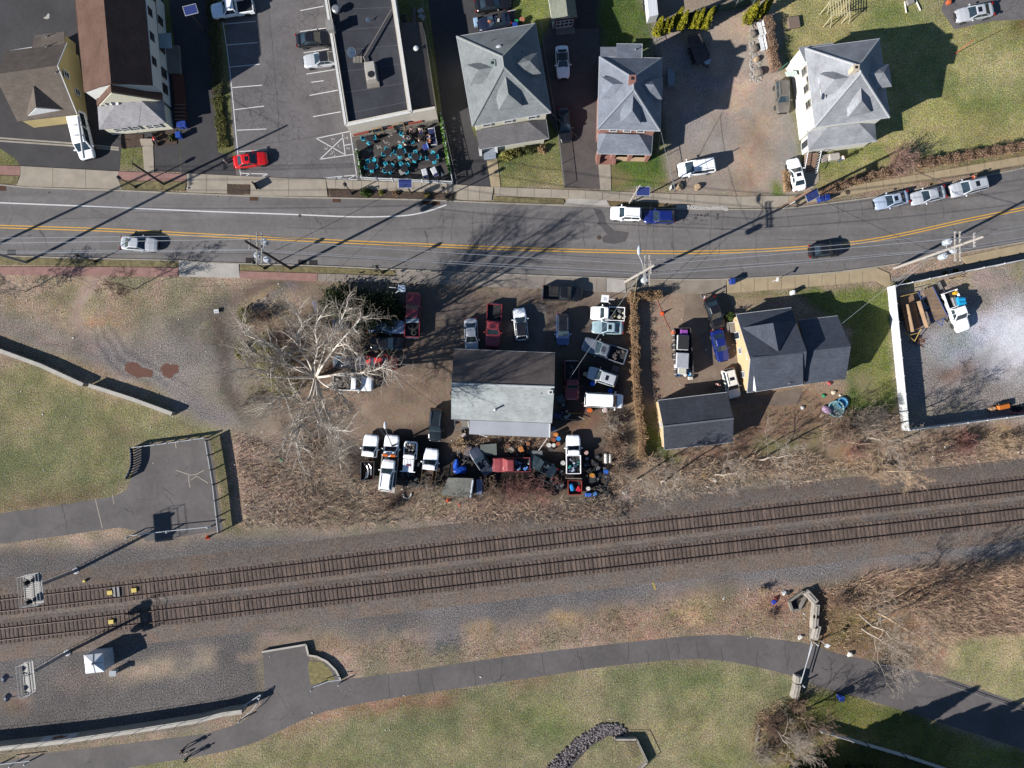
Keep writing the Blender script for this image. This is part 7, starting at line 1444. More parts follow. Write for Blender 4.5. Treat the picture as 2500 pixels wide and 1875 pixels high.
B_,O_,R_,W__,DK_=(40,110,200),(204,116,50),(150,84,58),(216,214,208),(80,74,70)
for u,v,c,tp,lab in ((1351.5,1048,(84,108,140),None,"grey-blue drum closest to the lean-to corner"),(1357,1061.5,O_,(216,140,74),"orange drum below the grey-blue drum by the lean-to"),(1363,1071,(40,140,214),None,"cyan-blue drum in the cluster by the lean-to"),(1351.5,1074,R_,None,"rust-brown drum left of the cyan-blue drum"),(1362,1084,(160,92,62),None,"rust-orange drum below the cyan-blue drum"),(1340,1087,W__,None,"small white-topped drum, leftmost in the lean-to cluster"),(1351.5,1087,DK_,W__,"dark drum with a white lid between the white and rust drums"),(1343.5,1097,DK_,None,"dark brown drum at the bottom of the lean-to cluster"),
    (1374.5,1130.5,W__,None,"white-lidded drum left of the scrap yard pickup's bed"),(1348.6,1137,DK_,W__,"dark drum with pale lid beside the red box"),(1431,1105,(120,84,80),(206,170,160),"pinkish-lidded drum right of the scrap yard pickup's cab"),(1446,1161,(200,136,56),None,"mustard orange drum among the stacked wheels"),(1480,1152,(44,100,190),None,"blue drum at the right edge of the scrap yard"),(1436,1193,(116,104,100),W__,"grey drum with white bung near the blue crates"),
    (1446,936.6,(24,88,210),None,"bright blue drum between the small silver suv and the crimson pickup"),(1490.4,954,(30,90,200),None,"bright blue drum above the ribbed van's windscreen"),(1440.4,1002,(214,104,40),None,"bright orange drum below the ribbed van"),(1477.4,1002,W__,(220,190,190),"white drum below the ribbed van"),(1428.5,913,(140,122,100),(170,150,124),"tan drum at the nose of the small silver suv"),(1126.5,1075,(206,166,100),(226,190,130),"yellow-tan drum below the black boxy suv")):
    drum(u,v,c,lab,tp)
def tyre(u,v,lab,r=.34,rim=None,z=0.,tilt=0.,col=(44,44,46)):
    t=thing("tyre",lab,"tyre",tuple(P(u,v,z+.2).xy)+(z,),0,"loose tyres in the scrap yard");mb=MB();mb.lathe((0,0,0),[(r*.6,0),(r*.95,0),(r,.04),(r,.2),(r*.95,.24),(r*.6,.24),(r*.56,.12),(r*.6,0)],20,cap=False);mb.build("tread",flat("tyre %d" % col[0],A(*col),.85),t,local=True)
    if rim:
        mb=MB();mb.lathe((0,0,.12),[(r*.6,0),(r*.58,.06)],16);
        for k in range(5): a=k*2*pi/5;mb.box((cos(a)*r*.32,sin(a)*r*.32,.2),(r*.5,.07,.03),a)
        mb.build("rim",[M_DTRIM if rim == 1 else M_RIM,M_RIM],t,local=True)
for k,(u,v,l,r,rim) in enumerate(((1433.4,1120,"alloy-wheeled tyre right of the scrap yard pickup, upper",.36,2),(1448,1130,"alloy-wheeled tyre right of the scrap yard pickup, lower",.36,2),(1458.6,1116,"small alloy-wheeled tyre near the white tanks",.3,2),(1430,1135.6,"plain tyre left of the lower alloy wheel",.3,2),(1119,1104,"silver-wheeled tyre below the dry bush",.32,2),(1117,1117,"bare tyre at the top of the left tyre heap",.36,0),(1128,1128,"bare tyre right in the left tyre heap",.38,0),(1123,1138,"bare tyre lowest in the left tyre heap",.36,0),(1111,1125,"silver-wheeled tyre at the left of the tyre heap",.34,2),(1138,1121,"worn tyre nearest the navy wreck",.36,0),
    (1469,1177.5,"huge tractor tyre in the scrap yard's right corner",.85,0),(1462,1190,"grey tyre below the tractor tyre",.4,0),(1484,1206,"tyre in the scrap yard's lower right corner",.36,0),(1440,1150,"half-hidden tyre above the mustard drum",.34,0),(1455,1146,"black tyre between the mustard drum and the blue drum",.34,0),(1352,1205,"rusty-edged tyre left of the red trailer",.34,0),(1132,1053,"tyre at the lean-to's left end",.32,0),(1370,1149,"dark tyre left of the scrap yard pickup's tailgate",.32,1),(1367,1172,"dark tyre beside the red trailer's upper corner",.3,1),(1366,1183,"pale-hubbed tyre beside the red trailer",.3,2))): tyre(u,v,l,r,rim,col=(44,44,46) if k not in (11,6,7) else (96,92,90))
for u,v,ln,r,lab in ((1479.5,1119,1.35,.26,"long white gas tank lying at the scrap yard's right edge"),(1490,1119,1.3,.2,"shorter white gas tank lying beside the long tank")):
    p=P(u,v,.3);mb=MB();mb.lathe(p,[(r*.3,-ln/2),(r*.85,-ln/2+.08),(r,-ln/2+.2),(r,ln/2-.2),(r*.85,ln/2-.08),(r*.3,ln/2)],14,axis='Y');tag(mb.build("gas_tank",flat("white tank",A(206,204,200),.5)),lab,"tank")
def crate(u,v,s,col,lab,cat="box",name="crate",ang=0,z=0.,rough=.7):
    p=P(u,v,z+s[2]);mb=MB();mb.bbox((p.x,p.y,z),s,min(.06,s[2]*.3),radians(ang));return tag(mb.build(name,flat("%s %d %d %d" % (name,*col),A(*col),rough)),lab,cat)
crate(1437,1208,(.85,.5,.5),(30,100,190),"blue tub at the bottom of the scrap yard");crate(1453,1206,(.6,.5,.4),(70,120,180),"pale-rimmed blue crate right of the blue tub",ang=30);crate(1339,1145,(.6,.6,.7),(176,26,40),"dark red cube among the scrap wheels",ang=10);crate(1445,1171,(1.0,.9,.3),(50,52,56),"dark slatted rack below the mustard drum",name="rack",cat="rack");crate(1345,1148,(.5,.3,.4),(90,84,84),"dull brown carton below the red cube");crate(1320,1162,(.9,.5,.4),(130,104,96),"pinkish carton by the old red pickup's tail")
crate(1170,1189,(.85,1.9,.8),(134,150,184),"faded blue-white cabinet lying beside the tarp shack",name="old_cabinet",cat="cabinet",ang=-2);crate(1313,1107,(1.3,.8,.6),(112,116,118),"grey sheet box right of the leaning pole",name="sheet_box");crate(1143,1100,(.7,1.4,.4),(112,104,108),"dusty pink-grey hood panel leaning near the tyre heap",name="hood_panel",cat="panel",ang=-22);crate(1300,1105,(1.1,.6,.5),(60,62,66),"black box left of the grey sheet box",name="black_box");crate(1021,1134,(.3,.5,.6),(176,184,180),"pale jug between two white trucks",name="jug",cat="jug",ang=-15)
crate(1502,901,(.9,.9,.15),(98,100,104),"grey board behind the small silver suv",name="board",cat="board",ang=-15);crate(1369,974,(1.0,1.1,.12),(96,110,114),"grey pallet beside the repair shop's east wall",name="pallet",cat="pallet",ang=25);crate(1400,1009,(2.1,.16,.25),(150,130,70),"yellow-tan plank below the crimson pickup",name="plank",cat="plank");crate(1390,1024,(2.6,.08,.2),(150,150,152),"long pale pole on the ground east of the lean-to",name="long_pole",cat="pole",ang=-3);crate(1360,1015,(1.1,.7,.5),(56,70,110),"dark blue bin against the repair shop's corner",name="blue_bin",cat="bin",ang=-15);crate(1290,1105-22,(.5,.5,.5),(150,100,70),"rusty can above the old red pickup",name="rusty_can",cat="can");crate(1240,1088,(.6,.5,.6),(120,84,66),"rusty engine block behind the lean-to",name="engine_block",cat="engine");crate(1250,1096,(.7,.4,.5),(150,140,130),"pale gearbox below the engine block",name="gearbox",cat="gearbox",ang=-40);crate(1273,1097,(.6,.8,.7),(190,120,60),"orange rusty drum half lying behind the lean-to",name="rusty_drum",cat="drum",ang=20);crate(1132,1063,(.7,.5,.5),(206,190,180),"white and orange box below the parked black suv",name="carton",ang=30)
t=thing("tarp_shack","low shack roofed in grey tarp with a white pipe edge, in the scrub","shack",P(1117,1190,0));q=[(1094,1166,1.9),(1156,1168,2.0),(1150,1216,1.9),(1076,1208,1.8)];roof(t,[q],mat("grey tarp roof",A(118,118,112),.85,.3,.8,.15,8,stains=.2),.08);walls(t,[(a,b) for a,b,c in q],1.8,flat("shack boards",A(90,84,80)),.15);mb=MB();mb.tube(P(1155,1172,2.08),P(1149,1214,2.0),.13,.13,8);mb.build("edge_pipe",flat("white pipe edge",A(190,196,206),.5),t)
p=PP([(1172,1086,.9),(1212,1083,1.0),(1213,1111,.8),(1174,1111,.7)]);mb=MB();mb.face(p,.05);mb.prism([(a.x*.96+p[0].lerp(p[2],.5).x*.04,a.y*.96+p[0].lerp(p[2],.5).y*.04) for a in p],0,.66);tag(mb.build("tarp_covered_pallet",mat("dark green grey tarp",A(96,102,100),.8,.2,1,.1,8)),"stack under a grey-green tarp above the navy wreck","tarp")
t=thing("red_trailer","small red trailer with a blue tub and red cloth in the scrap yard","trailer",P(1402,1187,0));c=[P(u,v,.9) for u,v in ((1387,1173),(1420,1174),(1420,1207),(1388,1208))];mb=MB();
for i in range(4): mb.quadwall(Vector(c[i][:2]),Vector(c[(i+1) % 4][:2]),.4,.9,.08)
mb.build("side_panel",flat("rusty red panel",A(150,60,44),.7),t);mb=MB();mb.prism([(a.x,a.y) for a in c],.38,.45);mb.build("floor",M_BED,t);mb=MB();mb.quadwall(P(1380,1166,0).xy,P(1419,1167,0).xy,.4,.9,.12);mb.build("tail_bar",flat("rusty bar",A(140,126,112),.7),t)
p=P(1396,1190,.9);mb=MB();mb.bbox((p.x,p.y,.46),(.6,1.0,.4),.15,radians(20));tag(mb.build("tub",flat("sky blue tub",A(40,150,220),.4)),"sky-blue tub in the small red trailer","tub");p=P(1413,1194,.8);mb=MB();mb.blob((p.x,p.y,.6),(.3,.35,.16),seed=8,rough=.3);tag(mb.build("cloth",flat("bright red cloth",A(210,30,60))),"bright red cloth in the small red trailer","cloth")
p=P(1123,1148,.5);mb=MB();mb.blob((p.x,p.y,.3),(.9,.5,.4),seed=9,rough=.25);mb.blob((p.x-.5,p.y+.7,.3),(.35,.7,.3),seed=10,rough=.25);tag(mb.build("blue_tarp",flat("bright blue tarp",A(24,84,200),.5)),"crumpled bright blue tarp beside the left tyre heap","tarp")
for k,(a,b,r,col,lab) in enumerate((((1337,1069),(1312,1104),.06,(196,190,184),"pale leaning pole from the lean-to corner"),((1320,1170),(1361,1187),.09,(130,132,128),"upper grey pipe lying left of the red trailer"),((1318,1185),(1352,1189),.06,(170,156,140),"lower pale pipe lying left of the red trailer"),((1411,1016),(1428,1024),.05,(160,152,146),"short pale stick at the sandy mound"),((1168,1060),(1190,1066),.06,(214,214,214),"white bent pipe under the lean-to roof edge"))): mb=MB();mb.tube(P(*a,1.3 if k == 0 else .35),P(*b,.4),r,r,6);tag(mb.build("pipe",flat("pipe %d" % k,A(*col),.6)),lab,"pipe")
t=thing("handcart","small metal cart with boards under the repair shop's south eave","cart",P(1127,1035,0));q=PP([(1110,1026,.8),(1143,1028,.8),(1144,1044,.8),(1112,1048,.8)]);mb=MB();[mb.tube(q[i],q[(i+1) % 4],.05,.05,5) for i in range(4)];mb.build("frame",M_METAL,t);mb=MB();mb.prism([(a.x,a.y) for a in (q[0].lerp(q[1],.5),q[1],q[2],q[3].lerp(q[2],.5))],.6,.72);mb.build("boards",M_GREYW,t)
junk("scrap_heap","dark heap of scrap parts under the lean-to's edge","scrap heap",(1262,1100,1.4,.7),[(64,56,50),(96,74,60),(44,42,42),(150,144,140)],21,.2,.6,26,.02);junk("scrap_heap","dark scrap heap between the teal wreck and the scrap yard pickup","scrap heap",(1352,1168,1.1,1.3),[(56,52,52),(90,66,56),(40,40,42),(120,120,124)],22,.2,.6,26,.02);junk("scrap_heap","black scrap heap around the stacked wheels at the yard's right side","scrap heap",(1458,1150,1.6,1.5),[(40,40,42),(64,60,58),(96,96,100),(34,34,36)],23,.2,.6,34,.02);junk("scrap_heap","scrap heap below the tractor tyre","scrap heap",(1470,1200,1.4,.7),[(46,44,44),(84,78,72),(34,34,36)],24,.2,.6,24,.02);junk("scrap_heap","scrap heap beneath the hoodless truck","scrap heap",(1003,1172,1.1,.9),[(40,42,46),(70,80,84),(34,34,36)],25,.2,.6,20,.02);junk("scrap_heap","scrap heap between the dry bush and the left tyre heap","scrap heap",(1150,1112,.8,.9),[(40,42,46),(84,80,84),(60,56,52)],26,.2,.5,18,.02);junk("scrap_heap","scrap heap east of the repair shop below the pallet","scrap heap",(1375,1000,.8,1.0),[(40,44,56),(74,80,92),(60,56,52),(150,150,150)],27,.15,.5,18,.02)
t=thing("white_hoop","white bent hoop in the leaves below the trucks","hoop",P(995,1207,0));mb=MB();mb.path([P(u,v,.12) for u,v in cr([(984,1207),(988,1215),(996,1216),(1003,1210),(1004,1204)],4)],.09,6);mb.build("tube",flat("white tube",A(220,216,210)),t);mb=MB();mb.lathe(P(984,1207,.06),[(.12,0),(.12,.14)],8);mb.build("end_cap",flat("white tube end",A(200,196,190)),t)
def board_sign(label,u,v,w,h,ang,face_col,marks,post=1.6,tilt=25,name="sign",arms=()):
    p=P(u,v,post);t=thing(name,label,"sign",(p.x,p.y,0));R=Matrix.Rotation(radians(ang),3,'Z') @ Matrix.Rotation(radians(tilt),3,'X');mb=MB();mb.tube((p.x,p.y,0),(p.x,p.y,post),.04,.04,6)
    for a in arms: mb.tube(p,P(*a),.05,.05,5)
    mb.build("post",flat("white post",A(214,214,214),.5),t);mb=MB();mb.box(p,(w,h,.06),M=R);b=mb.build("sign_face",flat("sign %d %d %d" % face_col,A(*face_col),.5),t);mb=MB()
    for dx,dy,sx,sy in marks: mb.box(p+R @ Vector((dx*w,dy*h,.035)),(sx*w,sy*h,.01),M=R)
    if mb.v: mb.build("sign_marks",flat("sign ink",A(70,90,150),.6),b)
board_sign("white and blue shop sign on brackets at the street end of the evergreen",981,704,.95,.95,-4,(206,222,236),((-.1,.1,.5,.12),(.1,-.1,.45,.12),(0,.32,.7,.06)),3.2,30,arms=((950,701,3.0),(966,715,2.2)))
board_sign("white shop sign above the white scrap pickup at the hedge",1477,729,.95,1.0,-4,(228,230,232),((0,.1,.4,.1),(.05,-.15,.5,.08)),3.0,30,arms=((1500,731,3.0),(1490,742,2.0)))
board_sign("small white notice board lying in the dry grass field",528,760,.62,.5,4,(220,220,218),((-.15,0,.3,.2),(.2,0,.25,.2),(0,-.3,.7,.08)),.3,10);board_sign("narrow blue and white banner sign by the dirt track and thicket",769,747,.4,1.4,5,(150,156,176),((0,.1,.5,.6),),1.4,35,"banner");board_sign("white sign plate on the south kerb right of the blue bin",1898,682,.3,.55,0,(226,228,230),(),1.8,30);board_sign("small grey road sign beside the vehicle gate",2020,1577,.5,.6,-25,(196,200,204),(),2.,30,"road_sign")
def wheelie(u,v,col,lab,ang=0,s=(.6,.7,1.0),z=0.):
    p=P(u,v,1);t=thing("wheelie_bin",lab,"bin",(p.x,p.y,z),radians(ang));mb=MB();mb.add([(-.24,-.28,0),(.24,-.28,0),(.24,.28,0),(-.24,.28,0),(-.3,-.35,.95),(.3,-.35,.95),(.3,.35,.95),(-.3,.35,.95)],[(0,1,5,4),(1,2,6,5),(2,3,7,6),(3,0,4,7),(3,2,1,0),(4,5,6,7)]);m=flat("bin %d %d %d" % col,A(*col),.5);mb.build("body",m,t,local=True);mb=MB();mb.bbox((0,.02,.95),(.66,.78,.09),.04);l=mb.build("lid",m,t,local=True);mb=MB();mb.tube((-.25,.42,.95),(.25,.42,.95),.025,.025,5);mb.build("handle",M_DTRIM,l,local=True)
    for sx in (-1,1): mb=MB();mb.lathe((sx*.28,.3,.1),[(.1,-.03),(.1,.03)],10,axis='X');mb.build("wheel",M_RUB,t,local=True)
NB=(38,66,150)
for u,v,lab,a,z in ((1789,687,"blue wheelie bin standing alone on the south sidewalk",5,.1),(2006,485,"left blue wheelie bin of the pair by the tilted solar panel",12,.1),(2020,482,"right blue wheelie bin of the pair by the tilted solar panel",12,.1),(2056,1706,"blue wheelie bin at the edge of the lower right lane",-10,0),(437,303,"dark blue bin at the east corner of the white porch",0,0),(447,302,"bright blue bin with white lid spot by the white porch",0,0),(434,328,"blue round-shouldered bin on the driveway edge of the white porch",10,0),(1258,61,"blue recycling bin behind the grey hipped house",8,0)): wheelie(u,v,NB if v != 328 else (40,80,170),lab,a,z=z)
crate(1261,51,(.6,.5,.6),(20,150,100),"green crate stacked behind the grey hipped house",ang=8);p=P(1275,48,.5);mb=MB();mb.lathe((p.x,p.y,0),[(.2,0),(.34,.5),(.36,.62),(.3,.64)],14);tag(mb.build("planter",flat("terracotta",A(178,120,92))),"terracotta pot behind the grey hipped house","planter");crate(1162,52,(.6,1.1,.5),(160,190,220),"pale blue cooler box at the tail of the navy wreck",name="cooler",cat="cooler",ang=10);crate(1250,40,(.7,1.4,.3),(84,76,80),"dark door panel leaning at the front of the navy wreck",name="door_panel",cat="panel",ang=4)
p=P(1250,28,.05);mb=MB();mb.box((p.x,p.y,.2),(1.1,.12,.1),radians(10));tag(mb.build("white_plank",flat("white plank",A(220,220,220))),"short white plank between the two dark cars at the top","plank");p=P(1174,30,.05);mb=MB();mb.box((p.x,p.y,.2),(.9,.14,.1),radians(8));tag(mb.build("white_plank",flat("white plank",A(220,220,220))),"short white plank under the black sedan at the top edge","plank")
M_ROCK=mat("tan boulder",A(180,156,126),.9,.2,2,.2,8,bump=.3);M_ROCKG=mat("grey boulder",A(130,120,110),.9,.2,2,.2,8,bump=.3)
for k,(u,v,r,m,l) in enumerate(((1659,455,.5,M_ROCK,"left tan boulder on the dirt lot verge in front of the minivan"),(1704,456,.48,M_ROCK,"right tan boulder on the dirt lot verge in front of the minivan"),(1839,82,.5,M_ROCKG,"uppermost grey boulder beside the white benches"),(1842,118,.55,M_ROCKG,"brown-grey boulder below the white benches"),(1848,144,.42,M_ROCK,"tan boulder in the middle of the boulder row"),(1853,176,.62,M_ROCKG,"lowest large boulder in the row beside the hedge"),(1606,131,.5,M_ROCKG,"grey boulder at the corner behind the slate-roofed house"))):
    p=P(u,v,.3);mb=MB();mb.blob((p.x,p.y,.2),(r,r*1.05,r*.8),seed=k+30,rough=.14);tag(mb.build("boulder",m,smooth=False),l,"boulder")
mb=MB();rr=random.Random(14)
for k in range(300): u,v=rr.uniform(1830,1860),rr.uniform(55,200);p=P(u,v,0);s=rr.uniform(.05,.12);mb.box((p.x,p.y,s*.4),(s*2,s*1.4,s),rr.uniform(0,3))
tag(mb.build("border_pebbles",mat("white pebbles",A(190,186,180),.9,.2,6,.2,9)),"scatter of pale pebbles among the boulders beside the hedge","pebbles",kind="stuff")
for k,(v0,v1,lab) in enumerate(((53,86,"upper white park bench at the edge of the dirt lot"),(88,122,"lower white park bench at the edge of the dirt lot"))):
    t=thing("white_bench",lab,"bench",P(1858,(v0+v1)/2,0),0,"white benches by the hedge");a,b=P(1853+4*k,v0,.5),P(1861+3*k,v1,.5);mb=MB();mb.quadwall(a.xy,b.xy,.38,.46,.5);mb.build("seat",M_PICK,t);mb=MB();mb.quadwall(a.xy+Vector((.4,0)),b.xy+Vector((.4,0)),.46,.95,.08);mb.build("backrest",M_PICK,t);mb=MB()
    for f in (.08,.92): c=a.lerp(b,f);mb.box((c.x,c.y,.2),(.5,.08,.38));mb.box((c.x,c.y,.62),(.5,.06,.06))
    mb.build("legs",M_PICK,t)
t=thing("a_frame_sign","dark A-frame sandwich board on the sidewalk beside the mulch bed","sign",P(628,455,0));mb=MB()
for s in (-1,1): a,b=P(620,449,0),P(629,463,0);o=Vector((.22*s+.1,0,0));mb.add([a+o,b+o,b+Vector((.1,0,1.15)),a+Vector((.1,0,1.15))],[(0,1,2,3)]);mb.add([a+o*1.02,b+o*1.02,b+Vector((.12,0,1.15)),a+Vector((.12,0,1.15))],[(3,2,1,0)])
mb.build("panel",flat("dark sign board",A(60,58,60)),t);mb=MB()
for a in (P(620,449,0),P(629,463,0)):
    for s in (-1,1): mb.tube(a+Vector((.26*s+.1,0,0)),a+Vector((.1,0,1.2)),.03,.03,5)
mb.build("frame",M_BLACK,t)
crate(1939,713,(.35,.55,1.1),(222,224,226),"white mailbox post on the lawn of the charcoal-roofed house",name="mailbox",cat="mailbox");crate(1939,53,(1.55,1.5,.4),(128,112,100),"square brown fire-pit cover on the cream house lawn",name="fire_pit_cover",cat="fire pit",ang=8);crate(1640,455,(.16,.5,1.0),(210,212,212),"white mailbox post at the dirt lot corner",name="mailbox",cat="mailbox");crate(457,459,(.2,.2,.3),(196,196,190),"small pale utility stub on the sidewalk by the brown-roofed house",name="utility_stub",cat="stub");crate(1687,923,(.6,.4,.5),(220,216,206),"white bag at the tail of the stake trailer",name="bag",cat="bag")
t=thing("wooden_play_frame","pale timber climbing frame on the lawn at the top edge","climbing frame",P(2045,20,0));mb=MB();
for k in range(8): a,b=P(2026+6.5*k,-4,1.9),P(2030+6.5*k,40,1.7);mb.tube(a,b,.045,.045,5)
mb.build("rungs",flat("pale timber",A(196,186,150)),t);mb=MB()
for a,b in (((2024,6,1.9),(2080,-8,1.9)),((2030,38,1.7),(2080,28,1.7))): mb.tube(P(*a),P(*b),.07,.07,5)
for a in ((2026,4,1.9),(2078,-4,1.9),(2032,38,1.7),(2078,28,1.7)):
    for s in (-1,1): c=P(*a);mb.tube(c,(c.x+.5*s,c.y-.7,0),.06,.06,5)
mb.build("frame",flat("pale timber",A(196,186,150)),t)
b=P(2333,130,0);mb=MB();mb.tube(b,b+Vector((.1,0,3.6)),.045,.035,6);mb.lathe(b,[(.1,0),(.08,.1)],8);tag(mb.build("orange_pole",flat("orange pole paint",A(206,104,70),.6)),"thin orange pole in the shade of the cream house lawn","pole")
def cone(u,v,lab,s=.5):
    p=P(u,v,0);t=thing("traffic_cone",lab,"traffic cone",tuple(p));mb=MB();mb.bbox(tuple(p),(s,s,.05),.01);mb.build("base",flat("cone orange",A(226,84,40),.6),t);mb=MB();mb.lathe(p+Vector((0,0,.05)),[(.19,0),(.12,.3),(.04,.7)],12);mb.build("body",flat("cone orange",A(226,84,40),.6),t)
cone(1617,765,"orange cone-like marker on the dirt beside the stake trailer");cone(507,1312,"orange traffic cone at the south-east corner of the asphalt pad");cone(1122,1231,"orange-red cone lying right in the scrub below the trucks");cone(1095,1222,"pale orange cone at the left in the scrub below the trucks")
mb=MB();mb.path([P(u,v,.03) for u,v in ((1602,726),(1616,762),(1628,790),(1640,812))],.025,4);tag(mb.build("cord",flat("orange cord",A(206,104,84))),"thin orange cord running past the cone to the stake trailer","cord")
t=thing("paddling_pool","large pale turquoise plastic paddling pool in the brush","paddling pool",P(2041,998,0));mb=MB();p=P(2041,998,.2);mb.lathe((p.x,p.y,0),[(1.08,0),(1.1,.34),(1.0,.38),(.92,.3),(.9,.08),(0.01,.06)],24,cap=False);mb.build("shell",flat("pale turquoise plastic",A(150,190,196),.4),t);mb=MB();mb.lathe((p.x,p.y,.1),[(.9,0),(.01,.004)],24,cap=False);mb.build("water",flat("pool water",A(132,166,166),.1),t)
t=thing("paddling_pool","smaller blue ring paddling pool tipped against the pale one","paddling pool",P(2058,983,0));mb=MB();p=P(2058,983,.3);mb.lathe((p.x,p.y,0),[(.7,0),(.74,.3),(.6,.36),(.52,.26),(.5,.06),(0.01,.05)],22,cap=False);mb.build("shell",flat("blue ring plastic",A(96,164,206),.4),t)
for u,v,r,col,lab in ((2036,958,.3,(226,206,180),"cream bucket hat shape on the grass north of the pools"),(2012,966,.26,(30,150,100),"green and white plastic toy in the grass"),(2052,965,.16,(226,220,200),"small cream toy in the grass above the pools"),(2052,1014,.3,(190,196,200),"grey-white plastic ball below the paddling pools"),(2026,936,.3,(170,70,80),"red cushion on the grass at the wing's corner"),(2018,1000,.6,(170,142,168),"faded purple plastic sheet beside the pale pool"),(1832,938,.2,(190,210,226),"pale blue pail behind the charcoal-roofed house"),(1960,1010-15,.3,(214,210,208),"white box at the edge of the brown slab"),(2076,1598,.4,(220,216,206),"pale rock at the foot of the leaning trees")):
    p=P(u,v,.2);mb=MB();mb.blob((p.x,p.y,r*.4),(r,r*.9,r*.5),seed=int(u),rough=.2);tag(mb.build("toy" if r < .35 else "plastic_sheet",flat("toy %d %d %d" % col,A(*col),.6)),lab,"toy" if r < .35 else "sheet")
for k,(u,v,col,lab) in enumerate(((1915,1448,(226,226,224),"white rubbish bag beside the black bag by the pit"),(1926,1448,(40,42,46),"black rubbish bag beside the timber pit"),(1890,1470,(40,60,170),"blue cloth on the brown bank left of the pit"),(1896,1461,(110,44,40),"dark red cloth on the brown bank left of the pit"),(1955,1556,(220,214,206),"crumpled white sheet near the gate blocks"),(1720,1160,(226,180,40),"yellow plastic in the brush below the black-roofed garage"),(1746,1172,(222,220,216),"white debris in the brush below the black-roofed garage"),(1526,1203,(220,216,210),"white rag at the scrub edge right of the scrap yard"),(687,1123,(60,140,100),"green plastic scrap in the bramble slope"))):
    p=P(u,v,.2);mb=MB();mb.blob((p.x,p.y,.12),(.32,.28,.16),seed=k+60,rough=.35);tag(mb.build("rubbish_bag" if k < 2 else "litter_scrap",flat("rag %d %d %d" % col,A(*col),.8)),lab,"bag" if k < 2 else "litter")
t=thing("equipment_attachment","orange and black machine attachment beside the south white fence","attachment",P(2453,993,0));mb=MB();p=P(2453,993,.7);mb.bbox((p.x,p.y,.1),(1.5,.6,.6),.06,radians(12));mb.build("body",flat("machine orange",A(204,116,44),.6),t);mb=MB();mb.bbox((p.x+.2,p.y+.4,0),(1.7,.5,.5),.05,radians(12));mb.build("bucket",M_BLACK,t)
mb=MB();mb.path([P(2458,1002,.5),P(2466,1007,.5),P(2500,1007,.5),P(2560,1006,.5)],.07,5);tag(mb.build("red_boom",flat("pinkish red steel",A(210,90,100),.6)),"red steel boom lying along the south white fence","boom");p=P(2424,999,.3);mb=MB();mb.blob((p.x,p.y,.2),(.5,.35,.25),seed=71,rough=.3);tag(mb.build("rubble_pile",flat("pale rubble",A(206,166,130))),"small pale rubble pile left of the orange attachment","rubble");junk("scrap_heap","dark machine parts beside the orange attachment","scrap heap",(2480,998,.8,.3),[(40,42,46),(70,70,74),(30,30,34)],31,.2,.5,14,.02)
p=P(2304,684,.3);mb=MB();a,b=P(2310,688,.3),P(2352,672,.3);mb.tube(a,b,.06,.06,5);mb.tube(P(2312,684,.3),P(2350,678,.3),.05,.05,5);tag(mb.build("ladder",flat("pale ladder",A(190,170,130))),"pale ladder frame leaning along the street-side white fence","ladder");p=P(2293,698,.3);mb=MB();mb.box((p.x,p.y,.25),(.5,1.0,.4),radians(25));tag(mb.build("block_step",flat("grey block",A(140,136,130))),"grey block behind the blue-framed trailer","block")
rr=random.Random(44);mb=MB();c=P(2240,832,0)
for k in range(90): a=rr.uniform(0,6.28);d=rr.random() ** .6;p=c+Vector((cos(a)*d,sin(a)*d*.9,0));mb.tube(p,p+Vector((rr.uniform(-.4,.4),rr.uniform(-.4,.4),rr.uniform(.05,.4))),.025,.015,4)
tag(mb.build("brush_pile",flat("rusty brown twigs",A(130,84,60))),"rusty brown brush pile at the trailer's yellow tongue","brush pile")
t=thing("motorbike","dark motorbike with a red tank in the bed beside the porch steps","motorbike",P(382,342,0),radians(-65));mb=MB()
for x in (-.68,.68): mb.lathe((x,0,.31),[(.2,-.06),(.31,-.05),(.31,.05),(.2,.06)],14,axis='Y')
mb.build("wheels",M_RUB,t,local=True);mb=MB();mb.blob((.12,0,.78),(.3,.17,.15),seed=4,rough=.05);mb.build("tank",RED,t,local=True);mb=MB();mb.bbox((-.35,0,.68),(.7,.26,.12),.05);mb.build("saddle",M_DTRIM,t,local=True);mb=MB();mb.bbox((0,0,.3),(.6,.3,.36),.06);mb.tube((.68,0,.31),(.5,0,.95),.05,.05,6);mb.build("engine_frame",M_METAL,t,local=True);mb=MB();mb.tube((.48,-.36,1.0),(.48,.36,1.0),.025,.025,6);mb.build("handlebar",M_BLACK,t,local=True)
p=P(556,398,0);mb=MB();mb.tube(p,p+Vector((0,0,1.2)),.13,.13,12);mb.lathe(p+Vector((0,0,1.2)),[(.13,0),(.1,.06),(.03,.1)],12);tag(mb.build("bollard",flat("grey bollard",A(150,146,140),.7)),"grey bollard at the street end of the mossy strip by the red sedan","bollard")
t=thing("covered_grill","pale grey covered table on the paving before the cream house porch","table",P(2038,382,0));p=P(2038,381,.8);mb=MB();mb.bbox((p.x,p.y,.1),(1.5,.9,.75),.12,radians(8));mb.build("cover",flat("pale grey cover",A(186,180,172)),t)
